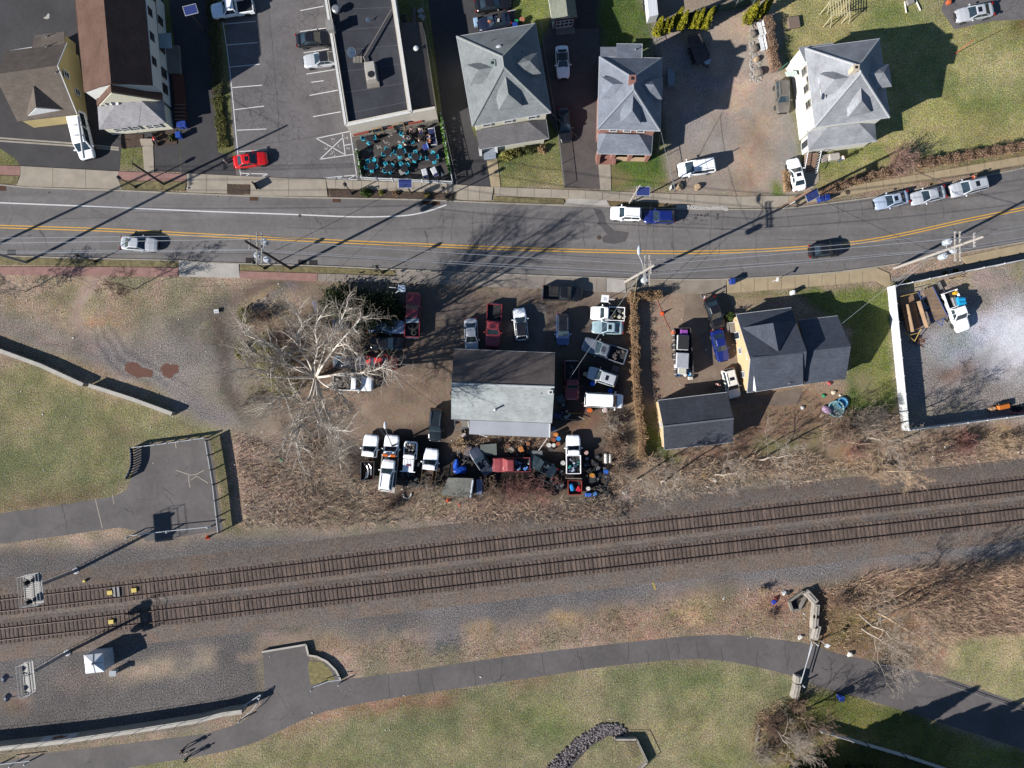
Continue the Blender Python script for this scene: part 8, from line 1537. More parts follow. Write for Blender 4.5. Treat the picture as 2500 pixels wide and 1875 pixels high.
for lab,u,v,c,s,a in (("grey paving table left of the covered table by the cream porch",2018,385,(166,158,150),(1.3,1.0,.3),8),("white timber lying at the top edge right of the climbing frame, left",2212,16,(220,214,206),(.16,1.6,.2),8),("white timber lying at the top edge right of the climbing frame, right",2243,12,(220,214,206),(.16,1.5,.2),24),("orange bucket at the top edge beside the paved driveway",2319,3,(206,104,60),(.5,.5,.5),0),("grey debris bundle at the top edge between the white timbers",2224,3,(150,146,140),(1.0,.7,.4),20)): crate(u,v,s,c,lab,name="timber" if "timber" in lab else ("bucket" if "bucket" in lab else ("debris_bundle" if "debris" in lab else "paving_table")),cat="timber" if "timber" in lab else ("bucket" if "bucket" in lab else ("debris" if "debris" in lab else "table")),ang=a)
p=P(1894,178,0);t=thing("garden_umbrella","closed dark green umbrella leaning by the boulder row and cream house","umbrella",tuple(p));mb=MB();q_=p+Vector((.9,.5,1.9));mb.tube(p,q_,.03,.03,6);mb.build("pole",M_METAL,t);mb=MB();mb.tube(p+(q_-p)*.35,q_,.16,.05,8);mb.build("canopy",flat("green canvas",A(50,96,76)),t)
t=thing("side_steps_deck","brown timber steps and deck along the east wall of the brown-roofed house","deck",P(440,240,0));mb=MB();a,b=P(424,182,.5),P(440,300,.5);mb.prism([P2(424,184),P2(449,184),P2(458,296),P2(434,300)],.02,.4);mb.build("deck",flat("red brown deck",A(110,66,52),.9),t);mb=MB()
for k in range(5): c=P(428,255+9*k,.6);mb.box((c.x+.5,c.y,.5),(1.3,.12,.2))
mb.build("steps",M_WOOD,t)
rr=random.Random(91);mb=MB()
AREAS=(((560,1050,760,1290),110),((1100,1240,1500,1300),26),((1500,1140,2050,1190),40),((2200,1060,2500,1130),40),((1760,1430,1990,1560),70),((560,690,700,760),30),((0,700,560,860),40),((20,880,560,1150),30),((1100,1050,1340,1110),40),((2000,1400,2160,1470),26),((900,1300,1500,1440),26),((640,1550,1500,1800),30),((1660,720,1800,960),10),((860,1180,1000,1230),40))
for (x0,y0,x1,y1),n in AREAS:
    for k in range(n):
        p=P(rr.uniform(x0,x1),rr.uniform(y0,y1),0);s=rr.uniform(.03,.1)*(1.7 if rr.random() < .1 else 1);mb.box((p.x,p.y,.35*rr.random() if y0 in (1050,1140) else .04),(s*1.6,s,s*.5),rr.uniform(0,3),0 if rr.random() < .75 else 1,None)
tag(mb.build("litter",[flat("white litter",A(226,222,214)),flat("tan litter",A(180,150,130))]),"scattered scraps of pale litter on the rough ground","litter",kind="stuff")
def seg_mesh(name,segs,mats,k=4):
    S=np.array([s[:8] for s in segs],float);mi=np.array([s[8] if len(s) > 8 else 0 for s in segs],np.int32);n=len(S)
    p0,p1,r0,r1=S[:,0:3],S[:,3:6],S[:,6],S[:,7];d=p1-p0;d /= np.maximum(np.linalg.norm(d,axis=1),1e-6)[:,None]
    ref=np.where(np.abs(d[:,2:3]) > .9,np.array([[1.,0,0]]),np.array([[0,0,1.]]));a=np.cross(d,ref);a /= np.linalg.norm(a,axis=1)[:,None];b=np.cross(d,a)
    t=np.arange(k)*2*pi/k;ring=a[:,None,:]*np.cos(t)[None,:,None]+b[:,None,:]*np.sin(t)[None,:,None]
    V=np.concatenate([p0[:,None]+ring*r0[:,None,None],p1[:,None]+ring*r1[:,None,None]],1).reshape(-1,3)
    base=(np.arange(n)*2*k)[:,None];i=np.arange(k)[None];j=(i+1) % k
    Q=np.stack([base+i,base+j,base+k+j,base+k+i],-1).reshape(-1,4);return quad_mesh(name,V,Q,np.repeat(mi,k),mats)
def quad_mesh(name,V,Q,mi,mats):
    me=bpy.data.meshes.new(name);me.vertices.add(len(V));me.vertices.foreach_set("co",V.astype(np.float32).ravel());me.loops.add(Q.size);me.loops.foreach_set("vertex_index",Q.ravel().astype(np.int32));me.polygons.add(len(Q));me.polygons.foreach_set("loop_start",np.arange(0,Q.size,4,dtype=np.int32))
    for m in (mats if isinstance(mats,(list,tuple)) else [mats]): me.materials.append(m)
    me.polygons.foreach_set("material_index",mi.astype(np.int32));me.update(calc_edges=True);return me
def leaf_mesh(name,C,size,mats,flatn=.5,seed=0,mi=None):
    """one small quad per centre"""
    r=np.random.default_rng(seed);n=len(C);a=r.normal(size=(n,3));a /= np.linalg.norm(a,axis=1)[:,None];u=r.normal(size=(n,3));b=np.cross(a,u);b /= np.linalg.norm(b,axis=1)[:,None]
    s=size*r.uniform(.6,1.4,(n,1));a=a*s;b=b*s*flatn
    V=np.stack([C-a-b,C+a-b,C+a+b,C-a+b],1).reshape(-1,3);Q=np.arange(4*n).reshape(-1,4);nm=len(mats) if isinstance(mats,(list,tuple)) else 1
    return quad_mesh(name,V,Q,r.integers(0,nm,n) if mi is None else mi,mats)
def put(name,me,parent=None):
    o=bpy.data.objects.new(name,me);COL.objects.link(o)
    if parent is not None: o.parent=parent
    return o
def rvec(rr,s): return Vector((rr.gauss(0,s),rr.gauss(0,s),rr.gauss(0,s)))
def grow(segs,p,d,ln,r,lvl,rr,up=.08,wig=.22,kids=(4,3),ratio=.62,mi=0,minr=.008):
    n=5 if lvl > 1 else 4;st=ln/n;pts=[p]
    for k in range(n):
        d=(d+rvec(rr,wig)+Vector((0,0,up))).normalized();q=p+d*st;ra,rb=r*(1-.75*k/n),r*(1-.75*(k+1)/n);segs.append((*p,*q,max(ra,minr),max(rb,minr),mi));
        if lvl > 0 and k >= 1 or (lvl > 0 and n == 4 and k >= 0):
            for j in range(kids[0] if lvl > 1 else kids[1]):
                if rr.random() < .55:
                    s=(d+rvec(rr,.75)).normalized();grow(segs,p.lerp(q,rr.random()),s,ln*ratio*rr.uniform(.6,1.1),ra*.5,lvl-1,rr,up,wig,kids,ratio,mi,minr)
        p=q
M_BARK=mat("grey bark",A(150,140,132),.9,.2,2,.2,8);M_BIRCH=mat("white sycamore bark",A(226,216,204),.85,.16,2.5,.14,8);M_BRN=mat("brown twigs",A(158,132,114),.95,.25,1.5,.2,8);M_DBRN=mat("dark brown twigs",A(122,100,88),.95,.25,1.5,.2,8);M_PINKT=mat("pinkish twigs",A(176,142,130),.95,.2,1.5,.2,8);M_REDT=mat("reddish twigs",A(166,122,112),.95,.2,1.5,.2,8);M_TANT=mat("tan dry stems",A(206,178,148),.95,.25,1.2,.2,8);M_GRYT=mat("grey twigs",A(178,164,150),.95,.2,1.5,.2,8)
def shade(name,*c): return mat(name,A(*c),.85,.3,1.6,.2,9,spec=.2)
M_ARB,M_ARB2,M_YEW,M_YEW2,M_PINE,M_VINE,M_VINE2,M_IVY,M_BOX=shade("arborvitae green",150,146,34),shade("arborvitae dark green",112,112,34),shade("yew green",52,64,40),shade("yew light green",84,92,52),shade("pine green",60,74,46),shade("vine green",146,142,76),shade("vine olive",112,110,60),shade("ivy green",92,140,44),shade("box green",72,92,40)  # second arborvitae tone is darker, mixed leaf by leaf at random
M_HEDGE,M_HEDGE2=mat("dry hedge",A(172,142,108),.95,.3,2,.25,8),mat("dry hedge dark",A(134,106,80),.95,.3,2,.25,8)  # second hedge tone is darker; leaves take either one at random
rr=random.Random(17);t=thing("sycamore_tree","big bare sycamore with spreading white limbs at the edge of the dirt yard","tree",P(770,925,0));segs=[];b=P(772,924,0)
trunk=[b,P(771,923,1.2),P(770,922,2.4)]
for a,c,r0,r1 in ((trunk[0],trunk[1],.4,.34),(trunk[1],trunk[2],.34,.3)): segs.append((*a,*c,r0,r1))
LIMBS=([(770,922,2.2),(740,922,4),(705,922,6),(672,918,8),(640,905,10),(606,898,11.5),(585,905,12)],[(770,921,2.4),(748,895,5),(722,877,7.5),(700,870,9),(672,848,11),(640,832,12.5),(600,815,14),(588,790,15)],[(771,920,2.4),(783,885,5),(791,860,7.5),(803,838,9.5),(820,812,11.5),(838,770,13),(850,738,14.5)],[(769,920,2.2),(752,880,5),(732,850,8),(727,815,10),(738,790,12),(722,760,14)],
    [(774,921,2.2),(800,918,4),(840,911,6),(880,911,7.5),(905,905,9),(935,898,10),(960,906,10.5)],[(770,926,2.2),(752,985,6),(738,1030,10),(722,1070,13),(735,1110,15)],[(773,926,2.2),(790,985,6),(812,1040,10),(832,1090,13),(828,1115,15)],[(769,921,2.2),(735,905,5),(690,885,8),(640,872,11),(600,850,13)],[(772,920,2.3),(796,880,6),(830,835,10),(862,800,12.5),(885,770,14)],[(771,925,2.2),(768,960,5),(762,975,6),(745,992,8),(734,1015,10),(730,1040,11.5),(705,1065,13),(690,1090,14)],[(772,925,2.2),(770,965,5),(768,1000,7.5),(778,1030,9.5),(800,1045,11),(825,1075,12.5),(838,1085,13.5)],[(774,924,2.2),(790,938,4),(812,950,6),(832,960,8),(845,985,9)],
    [(770,925,2.2),(776,965,6),(780,985,9),(781,1010,11),(800,1045,13),(850,1052,15)],[(769,923,2.2),(758,965,5),(740,985,7),(718,972,9),(690,968,10.5),(665,985,11.5),(640,1000,12)],[(771,920,2.4),(768,890,5),(776,850,9),(770,800,12),(790,760,15)])
for L in LIMBS:
    q=cr([P(*p) for p in L],4);n=len(q);R0=rr.uniform(.13,.18)
    for i in range(n-1):
        f=i/n;segs.append((*q[i],*q[i+1],R0*(1-.8*f)+.02,R0*(1-.8*(i+1)/n)+.02))
        if f > .28:
            for _ in range(2):
                d=((q[i+1]-q[i]).normalized()+rvec(rr,.55)).normalized();grow(segs,q[i].copy(),d,rr.uniform(1.8,3.8),R0*.4*(1.1-f)+.03,2,rr,.05,.2,(2,3),.6,0,.007)
put("trunk",seg_mesh("trunk",[s[:8]+(1 if s[6] < .016 else 0,) for s in segs],[M_BIRCH,M_GRYT],4),None);o=COL.objects[-1]
o.parent=t;o.location=-Vector(t.location)
print("sycamore segs",len(segs))
def shrub(label,u,v,r,h,m,n=22,seed=0,lvl=2,name="bare_shrub",cat="shrub",spread=1.,wig=.2,thick=.03,group=None,kids=(2,2),up=.1,minr=.01):
    rr=random.Random(seed+int(u)*3+int(v));base=P(u,v,0);t=thing(name,label,cat,tuple(base),0,group);segs=[]
    for k in range(n):
        a=rr.uniform(0,6.283);s=rr.random() ** .7*spread;d=Vector((cos(a)*s*r/h*1.3,sin(a)*s*r/h*1.3,1)).normalized();p=base+Vector((cos(a),sin(a),0))*r*.12*rr.random();grow(segs,p,d,math.hypot(h,r*s)*rr.uniform(.65,1.05)*.8,thick,lvl,rr,up,wig,kids,.5,0,minr)
    o=put("branches",seg_mesh("branches",segs,[m],3),t);o.location=-base;return t
def tree(label,u,v,h,r,m,n=7,seed=0,tr=.16,lean=(0,0),name="bare_tree",group=None,lvl=3,minr=.011):
    rr=random.Random(seed+int(u)+int(v)*5);base=P(u,v,0);t=thing(name,label,"tree",tuple(base),0,group);top=base+Vector((lean[0],lean[1],h*.92));segs=[];pts=[base.lerp(top,f)+rvec(rr,.08*h*.12) for f in (0,.15,.3,.45,.6,.75,.9,1)]
    for i in range(7): segs.append((*pts[i],*pts[i+1],tr*(1-.12*i),tr*(1-.12*(i+1))))
    o=put("trunk",seg_mesh("trunk",segs,[m],7),t);o.location=-base;segs=[]
    for k in range(n):
        f=.28+.7*k/n;p=base.lerp(top,f);a=rr.uniform(0,6.283);d=Vector((cos(a),sin(a),.75)).normalized();grow(segs,p,d,r*(1.25-.7*f)*rr.uniform(.8,1.2),tr*.5*(1.1-f),lvl,rr,.07,.2,(2,2),.6,0,minr)
    o=put("crown",seg_mesh("crown",segs,[m],3),t);o.location=-base;return t
shrub("dense pinkish bare bush beside the cream house hedge",2190,398,2.7,2.8,M_PINKT,70,1,2,kids=(2,3))
for k,a in enumerate(((62,712,2.4,4.6,M_GRYT,14,"grey bare sapling on the left verge near the driving car's street lamp"),(329,705,2.8,5.4,M_DBRN,12,"dark thin sapling beside the pink sidewalk on the left"))): tree(a[6],a[0],a[1],a[3],a[2],a[4],16 if k == 0 else 11,k,.07,minr=.012)
for a in ((700,835,3.2,3.2,M_DBRN,60,"dark brown bare thicket left of the sycamore"),(745,795,2.8,3.0,M_BRN,46,"brown bare thicket above the sycamore's trunk"),(640,775,1.9,2.2,M_DBRN,34,"small dark bush at the upper left of the thicket"),(862,838,2.8,2.8,M_GRYT,52,"grey fine-twigged bush hiding the car noses"),(868,778,2.0,2.6,M_BRN,30,"brown bush beside the navy car"),(850,930,1.8,2.0,M_GRYT,30,"grey bush over the white pickup's bed"),(800,905,2.2,2.2,M_BRN,30,"brown bush beside the sycamore's trunk"),(600,985,1.8,2.2,M_GRYT,22,"pale scrubby bush at the left of the sycamore's lower limbs"),(720,905,2.4,2.2,M_BRN,34,"brown low scrub under the sycamore's left limb"),
    (1262,1192,3.0,3.0,M_REDT,60,"reddish bare bush below the old red pickup"),(1200,1200,2.4,2.6,M_BRN,36,"brown bare bush between the tarp shack and the reddish bush"),(1322,1196,2.4,2.6,M_REDT,40,"reddish bush left of the small red trailer"),(1050,1195,2.4,2.6,M_GRYT,36,"grey bare bush over the bare truck frame"),(1125,1205,2.2,2.8,M_GRYT,26,"grey bare bush over the tarp shack"),(1120,1085,1.5,1.5,M_TANT,60,"dry tan bush below the black boxy suv"),(1490,1030,2.2,1.8,M_GRYT,56,"grey-brown bramble below the ribbed van"),(1500,1085,1.9,1.8,M_BRN,46,"brown bramble right of the scrap yard pickup"),(1512,1150,1.8,1.8,M_BRN,40,"brown bramble beside the blue drum at the yard edge"),(960,1230,2.0,1.6,M_DBRN,34,"dark brush below the tow truck"),
    (2045,1050,2.6,3.2,M_BRN,50,"brown shrub below the paddling pools"),(2105,1030,3.0,3.6,M_GRYT,46,"grey shrub right of the paddling pools"),(2345,1080,2.2,1.8,M_REDT,70,"dense reddish shrub below the south white fence"),(2440,1085,2.4,1.6,M_TANT,56,"tan fan-shaped dry shrub below the south white fence"),(2135,1150,2.6,2.4,M_TANT,34,"tan bare shrub beside the northern track"),(2080,1098,1.8,1.8,M_REDT,34,"rust-tinted shrub on the railway bank"),
    (1880,1765,2.6,3.0,M_DBRN,50,"dark bare bush at the lower lawn's right end"),(1940,1715,1.8,2.0,M_BRN,34,"brown bush beside the south gate block"),(1850,1835,2.6,3.4,M_GRYT,40,"grey bare bush at the bottom edge"),(1945,1800,2.4,3.0,M_GRYT,40,"grey bare bush left of the corner fence"),(2050,1470,2.2,2.0,M_BRN,44,"brown brush behind the concrete blocks"),(1880,1500,1.2,.9,M_BRN,26,"low brown scrub left of the timber pit"),(1858,1440,.9,1.0,M_TANT,40,"tuft of tall tan grass by the gravel edge"),(1512,1255,1.6,.8,M_GRYT,30,"grey low scrub by the northern track")):
    shrub(a[6],a[0],a[1],a[2],a[3],a[4],a[5],5)
for k,a in enumerate(((1546,1172,9,3.,(0,1.),M_GRYT,"grey bare tree at the hedge's lower end"),(1615,1180,8.5,3.,(-1.,1.5),M_GRYT,"grey bare tree below the black-roofed garage, left"),(1740,1160,8,2.8,(1,1),M_GRYT,"grey bare tree below the black-roofed garage, right"),(1852,1122,8.5,3.4,(1.5,1.2),M_GRYT,"grey leaning bare tree right of the black-roofed garage"),(2050,1075,9.5,3.6,(0,0),M_BRN,"brown bare tree directly below the paddling pools"),(2115,1068,10,3.6,(.5,0),M_GRYT,"tall grey bare tree left of the white fence's lower end"),(2172,1090,8,3.,(0,0),M_BRN,"brown bare tree under the white fence's lower corner"),(2140,1150,6,3.,(2,.5),M_TANT,"tan bare tree leaning over the northern track"),(1888,1772,9,3.4,(0,0),M_GRYT,"grey bare tree rising from the bush at the lower lawn's end"),(1948,1742,8,3.,(0,0),M_BRN,"brown bare tree just south of the gate blocks"))): tree(a[6],a[0],a[1],a[2],a[3],a[5],9,k,.13,a[4])
for k,a in enumerate(((2098,1502,14,"pale tall bare tree behind the gate, leftmost of three"),(2143,1494,14.5,"pale tall bare tree behind the gate, rightmost of three"),(2104,1534,13,"pale tall bare tree behind the gate, nearest the lane"))): tree(a[3],a[0],a[1],a[2],4.2,M_TANT if k == 1 else M_GRYT,12,40+k,.15,(.2,0))
def cone_tree(label,u,v,h,r,mats,n=2600,seed=0,size=.12,group=None,name="arborvitae",pw=.75,cat="tree"):
    base=P(u,v,0);t=thing(name,label,cat,tuple(base),0,group);g=np.random.default_rng(seed+5);f=g.random(n) ** .8;a=g.uniform(0,2*pi,n);lob=1+.16*np.sin(a*5+f*9)+.08*np.sin(a*11+20*f);rad=r*(1-f) ** pw*np.minimum(1,(f+.06)*8)*lob*(g.uniform(.6,1.05,n));C=np.stack([np.cos(a)*rad,np.sin(a)*rad,.15+f*h],1)
    me=leaf_mesh("crown",C,size,mats,.6,seed);put("crown",me,t);mb=MB();mb.tube((0,0,0),(0,0,h*.9),r*.14,.02,7);mb.build("trunk",M_DBRN,t,local=True);return t
ARB=[(1602,82,4.0,.72,"largest arborvitae at the left end of the row"),(1617,80,3.6,.42,"slim arborvitae second from the left in the row"),(1629,76,3.6,.52,"arborvitae third from the left in the row"),(1648,62,4.2,.62,"yellowish arborvitae set back in the middle of the row"),(1659,72,4.6,.62,"tall arborvitae in the middle of the row"),(1685,66,3.8,.45,"slim arborvitae right of the row's middle"),(1697,66,4.4,.62,"arborvitae second from the right in the row"),(1718,66,4.6,.66,"tall arborvitae at the right end of the row"),(1733,42,2.4,.36,"small arborvitae peeking behind the right end of the row"),(1823,52,4.6,.85,"largest arborvitae of the three above the white benches"),(1845,44,4.2,.6,"middle arborvitae of the three above the white benches"),(1862,34,4.0,.5,"slimmest arborvitae of the three above the white benches")]
for k,(u,v,h,r,lab) in enumerate(ARB): cone_tree(lab,u,v,h,r,[M_ARB,M_ARB,M_ARB2],2200,k,.1,"arborvitae by the dirt lot")
for k,(u,v,h,r,lab) in enumerate(((1992,1882,12,2.6,"dark conifer at the bottom edge behind the corner fence, leftmost"),(2066,1900,10.5,2.4,"dark conifer at the bottom edge behind the corner fence, middle"),(2135,1930,13,2.6,"dark conifer below the frame, right of the corner fence"),(1925,1925,12.5,2.6,"dark conifer below the frame left of the corner fence"),(2225,1955,12,2.6,"dark conifer below the frame at the lane's end"),(2330,1975,12,3.0,"dark conifer below the frame at the far right"),(1958,1905,10.5,3.0,"dark conifer just below the frame, second from the left"),(2105,1912,12,3.0,"dark bushy conifer just below the frame behind the corner fence"),(2180,1938,12.5,3.0,"dark bushy conifer just below the frame, right of the corner fence"),(2275,1962,13,3.0,"dark bushy conifer below the frame toward the lane"))): cone_tree(lab,u,v,h,r,[M_PINE,M_YEW,M_YEW2],5200,50+k,.2,"dark conifers along the lower edge","conifer",.85)
def bush(label,u,v,rx,ry,h,mats,n=1800,seed=0,size=.11,name="evergreen_bush",cat="bush",group=None,spray=0.):
    base=P(u,v,h*.5);base.z=0;t=thing(name,label,cat,tuple(base),0,group);g=np.random.default_rng(seed);d=g.normal(size=(n,3));d /= np.linalg.norm(d,axis=1)[:,None];d[:,2]=np.abs(d[:,2]);k=g.uniform(.55,1.05,(n,1));lob=1+.2*np.sin(d[:,:1]*5+seed)*np.sin(d[:,1:2]*6+1)+spray*g.normal(size=(n,1)) ** 2*.25
    C=d*k*lob*np.array([[rx,ry,h]]);put("crown",leaf_mesh("crown",C,size,mats,.45,seed),t);mb=MB()
    for j in range(5): a=j*1.3;mb.tube((0,0,0),(cos(a)*rx*.6,sin(a)*ry*.6,h*.7),.05,.02,5)
    mb.build("trunk",M_DBRN,t,local=True);return t
bush("dark spreading evergreen, left of the three by the shop sign",832,742,2.5,2.2,2.8,[M_YEW,M_YEW,M_YEW2],4200,1,.13,spray=.35);bush("dark spreading evergreen in the middle of the three by the shop sign",885,762,2.6,2.6,3.0,[M_YEW,M_YEW,M_PINE],4600,2,.13,spray=.35);bush("dark spreading evergreen nearest the faded red pickup",938,762,2.2,2.5,2.6,[M_YEW,M_YEW,M_PINE],3800,3,.13,spray=.35)
for k,a in enumerate(((660,900,1.9,1.7,1.8,"yellow-green vine mound left of the sycamore's trunk"),(690,940,2.0,1.4,1.6,"olive vine mound below the sycamore's left limb"),(645,840,1.5,1.2,1.6,"yellow-green vine clump under the sycamore's upper left limb"),(690,868,1.5,1.5,1.7,"deep green vine mound in the dark thicket"),(596,768,.9,1.0,1.4,"bright yellow-green shrub at the left tip of the thicket"),(590,860,.9,1.0,1.2,"small yellow-green shrub left of the vine mounds"))): bush(a[5],a[0],a[1],a[2],a[3],a[4],[M_VINE,M_VINE2,M_VINE] if k != 3 else [M_YEW2,M_VINE2],900,20+k,.1,"vine_mound",spray=.5)
for k,a in enumerate(((1238,380,.9,.6,1.1,M_VINE,"yellow-green round bush by the porch steps"),(1260,372,1.1,.6,1.2,M_VINE2,"middle green bush in front of the grey porch"),(1287,366,1.1,.5,1.2,M_YEW2,"dark green bush in front of the grey porch"),(1323,364,.6,.5,.9,M_HEDGE,"brown dried bush at the grey porch's corner"),(1784,772,.55,.6,1.5,M_BOX,"clipped round green bush at the charcoal-roofed house's corner"),(893,469,.7,.6,.9,M_BOX,"green bush in the mulch bed before the patio"),(931,470,.35,.3,.4,M_VINE,"small yellow bush in the mulch bed"),(966,472,.4,.35,.5,M_HEDGE,"small tan bush in the mulch bed near the solar panel"),(420,335,.5,.5,.6,M_YEW2,"low green bush by the white porch's motorbike"),(1044,476,.35,.3,.4,M_VINE,"small yellow bush in the mulch bed right of the solar panel"),(2181,694,.36,.25,.4,M_VINE,"yellow-green tuft outside the white fence's corner"),(2216,687,.36,.22,.4,M_VINE,"yellow-green tuft second along the street-side white fence"),(2309,666,.3,.2,.4,M_VINE2,"green tuft third along the street-side white fence"),(2334,660,.3,.2,.4,M_VINE2,"green tuft fourth along the street-side white fence"))): bush(a[6],a[0],a[1],a[2],a[3],a[4],[a[5]],700,40+k,.08)
g=np.random.default_rng(3);n=1500;f=g.random(n);a,b=P(1077,285,0),P(1100,425,0);C=np.array(a)[None]*(1-f[:,None])+np.array(b)[None]*f[:,None]+g.normal(size=(n,3))*np.array([[.1,.1,0]]);C[:,2]=g.random(n)*1.25
tag(put("ivy",leaf_mesh("ivy",C,.09,[M_IVY,M_BOX],.7,4)),"bright green ivy climbing the patio's driveway-side fence","ivy")
n=700;f=g.random(n);a,b=P(873,372,0),P(884,432,0);C=np.array(a)[None]*(1-f[:,None])+np.array(b)[None]*f[:,None]+g.normal(size=(n,3))*np.array([[.08,.08,0]]);C[:,2]=g.random(n)*1.1
tag(put("ivy",leaf_mesh("ivy",C,.09,[M_BOX,M_IVY],.7,5)),"dark green ivy on the parking-lot side of the patio fence","ivy")
def hedge(label,pts,w,h,mats,dens=90,seed=0,size=.065,name="hedge"):
    q=[P(u,v,0) for u,v in pts];t=thing(name,label,"hedge",tuple(q[0]));g=np.random.default_rng(seed);Cs=[];mb=MB()
    for a,b in zip(q[:-1],q[1:]):
        L_=(b-a).length;n=int(L_*w*dens*2);f=g.random((n,1));d=np.array((b-a).normalized());nr=np.array([-d[1],d[0],0]);s=g.uniform(-1,1,(n,1));z=g.random(n) ** .5;wob=1+.25*np.sin(f*L_*2.1+seed)+.15*np.sin(f*L_*5.3)
        C=np.array(a)[None]+d[None]*f*L_+nr[None]*s*w/2*wob*(1-.25*z[:,None] ** 3);C[:,2]=z*h*(1+.15*np.sin(f[:,0]*L_*3+seed));Cs.append(C);mb.quadwall(a,b,0,h*.72,w*.6)
    o=put("foliage",leaf_mesh("foliage",np.concatenate(Cs),size,mats,.35,seed),t);o.location=-Vector(t.location);mb.build("inner_stems",mats[-1],t);return t
hedge("long dry brown hedge between the repair shop yard and the dirt drive",[(1543,728),(1546,800),(1548,900),(1554,990),(1566,1060),(1562,1120)],1.25,1.5,[M_HEDGE,M_HEDGE,M_HEDGE2],150,1);hedge("short dry hedge along the sidewalk end of the repair shop yard",[(1535,724),(1612,722)],1.3,1.4,[M_HEDGE,M_HEDGE2],260,2);hedge("brown clipped hedge along the cream house lawn, left section",[(1995,478),(2060,452),(2120,432),(2180,422)],1.3,1.2,[M_BRN,M_HEDGE2],220,3);hedge("brown clipped hedge along the cream house lawn, right section",[(2235,404),(2330,389),(2430,372),(2530,352),(2640,330)],1.4,1.2,[M_BRN,M_HEDGE2],220,4);hedge("brown hedge strip between the boulders and the cream house lawn",[(1868,48),(1876,100),(1882,150),(1888,178)],1.3,1.4,[M_HEDGE2,M_BRN],240,5);hedge("small brown hedge left of the white sedan with sunroof",[(1915,418),(1918,470)],.9,1.0,[M_HEDGE2,M_HEDGE],240,6)
hedge("mossy ground hedge on the strip left of the parking lot",[(533,240),(540,300),(548,362)],1.5,.4,[M_VINE2,M_YEW2,M_VINE2],220,7);hedge("dark scrub hedge on the strip left of the parking lot, upper part",[(512,-20),(524,80),(530,160),(534,236)],1.5,.6,[M_DBRN,M_YEW2,M_YEW2],220,8)
def stems(name,label,areas,mats,seed,w=.028,kind="stuff",cat="undergrowth",bend=.5):
    """dry stems standing and leaning; areas = (pixel polygon, count, min length, max length, lean direction)"""
    g=np.random.default_rng(seed);Vs,mis=[],[]
    for poly,n,l0,l1,(lx,ly),spread in areas:
        pw=[P2(*p) for p in poly];xs=[p[0] for p in pw];ys=[p[1] for p in pw];X,Y=g.uniform(min(xs),max(xs),n*3),g.uniform(min(ys),max(ys),n*3);k=(sdf(pw,X,Y)+.6*fbm(X,Y,2.5,5)) > 0;X,Y=X[k][:n],Y[k][:n];n_=len(X)
        clump=fbm(X,Y,3.5,8);keep=g.random(n_) < np.clip(.8+.8*clump,.2,1);X,Y,clump=X[keep],Y[keep],clump[keep];n_=len(X);L_=g.uniform(l0,l1,n_)*(1+.4*clump);ax,ay=lx+g.normal(0,spread,n_),ly+g.normal(0,spread,n_);az=np.abs(g.normal(.75,.3,n_));nn=np.sqrt(ax ** 2+ay ** 2+az ** 2);D=np.stack([ax,ay,az],1)/nn[:,None];B=np.stack([X,Y,np.zeros(n_)],1);Mp=B+D*L_[:,None]*.55;D2=D+np.stack([lx+0*ax,ly+0*ay,-bend+0*ax],1)*.8+g.normal(0,.25,(n_,3));D2 /= np.linalg.norm(D2,axis=1)[:,None];T_=Mp+D2*L_[:,None]*.5;T_[:,2]=np.maximum(T_[:,2],.02)
        th=g.uniform(0,2*pi,n_);s=np.stack([np.cos(th),np.sin(th),0*th],1)*w*g.uniform(.5,1.3,(n_,1))
        Vs.append(np.stack([B-s,B+s,Mp+s*.8,Mp-s*.8,Mp-s*.8,Mp+s*.8,T_+s*.25,T_-s*.25],1).reshape(-1,3));mis.append(np.repeat(g.integers(0,len(mats),n_),2))
    V=np.concatenate(Vs);me=quad_mesh(name,V,np.arange(len(V)).reshape(-1,4),np.concatenate(mis),mats);return tag(put(name,me),label,cat,kind=kind)
stems("reed_bank","wide bank of dry tan-brown reeds bent over at the lower right",[([(2000,1445),(2120,1400),(2300,1385),(2640,1365),(2640,1535),(2400,1550),(2290,1560),(2200,1480),(2060,1490)],11000,.6,1.5,(.3,.15),.55),([(2200,1480),(2640,1400),(2640,1535),(2300,1558)],6000,.7,1.6,(.25,-.3),.5)],[M_TANT,M_TANT,M_BRN,M_PINKT],1,.024,cat="reeds")
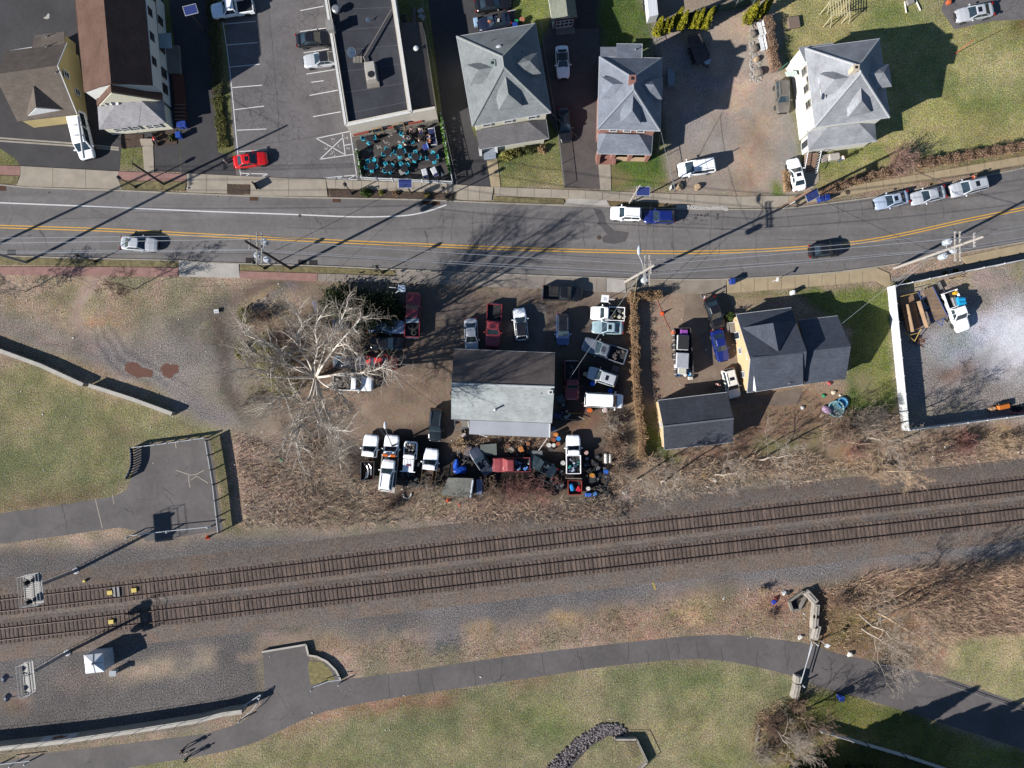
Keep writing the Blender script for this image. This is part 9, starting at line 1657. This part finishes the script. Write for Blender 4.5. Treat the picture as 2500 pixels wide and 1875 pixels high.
stems("bramble_slope","tangled brown brambles on the slope between the pad and the repair shop",[([(560,1060),(620,1075),(760,1090),(880,1170),(980,1230),(960,1280),(760,1290),(600,1285)],5200,.5,1.6,(.25,-.2),.6),([(690,1060),(820,1080),(860,1120),(840,1150),(740,1120)],1300,.6,1.6,(.3,.1),.5),([(980,1210),(1330,1215),(1510,1215),(1500,1275),(1200,1280),(980,1270)],3000,.4,1.2,(.1,-.1),.6)],[M_BRN,M_DBRN,M_TANT,M_GRYT],2,.026,cat="brambles")
stems("railway_bank_scrub","grey-brown dry scrub along the north bank of the railway",[([(1500,1190),(1700,1150),(2000,1125),(2200,1080),(2500,1050),(2600,1070),(2600,1110),(2100,1160),(1560,1230)],6000,.4,1.2,(0,0),.6),([(1560,1110),(1640,1130),(1860,1110),(2010,1110),(2000,1150),(1600,1180)],3600,.5,1.5,(.1,0),.6),([(1300,1240),(1560,1215),(1560,1250),(1300,1275)],1500,.3,.9,(0,0),.6),([(2000,1010),(2190,1000),(2210,1060),(2000,1090)],2600,.5,1.4,(.1,.1),.6)],[M_GRYT,M_BRN,M_TANT],3,.024,cat="scrub")
stems("yard_edge_weeds","dry weeds under the sycamore and around the thicket",[([(600,760),(760,740),(860,800),(900,900),(860,1040),(720,1060),(620,1000),(590,880)],4200,.3,1.1,(0,0),.7),([(1150,1065),(1340,1072),(1330,1100),(1150,1090)],900,.3,.9,(0,0),.6),([(1470,1010),(1530,1010),(1530,1210),(1490,1200)],1400,.4,1.2,(0,0),.6)],[M_BRN,M_TANT,M_DBRN],4,.022,cat="weeds")
stems("path_side_tufts","dry tan grass tufts on the bank between the railway and the lower path",[([(780,1590),(1000,1560),(1300,1520),(1700,1450),(1960,1430),(1980,1560),(1700,1545),(1300,1585),(1000,1625)],4200,.15,.5,(0,0),.6),([(2000,1470),(2150,1440),(2160,1560),(2020,1590)],2000,.4,1.2,(.1,0),.6),([(1840,1730),(1980,1690),(1990,1860),(1830,1870)],2200,.4,1.3,(0,0),.6)],[M_TANT,M_HEDGE,M_BRN],5,.022,cat="grass tufts")
for o in bpy.data.objects:
    if "_o" in o: del o["_o"]
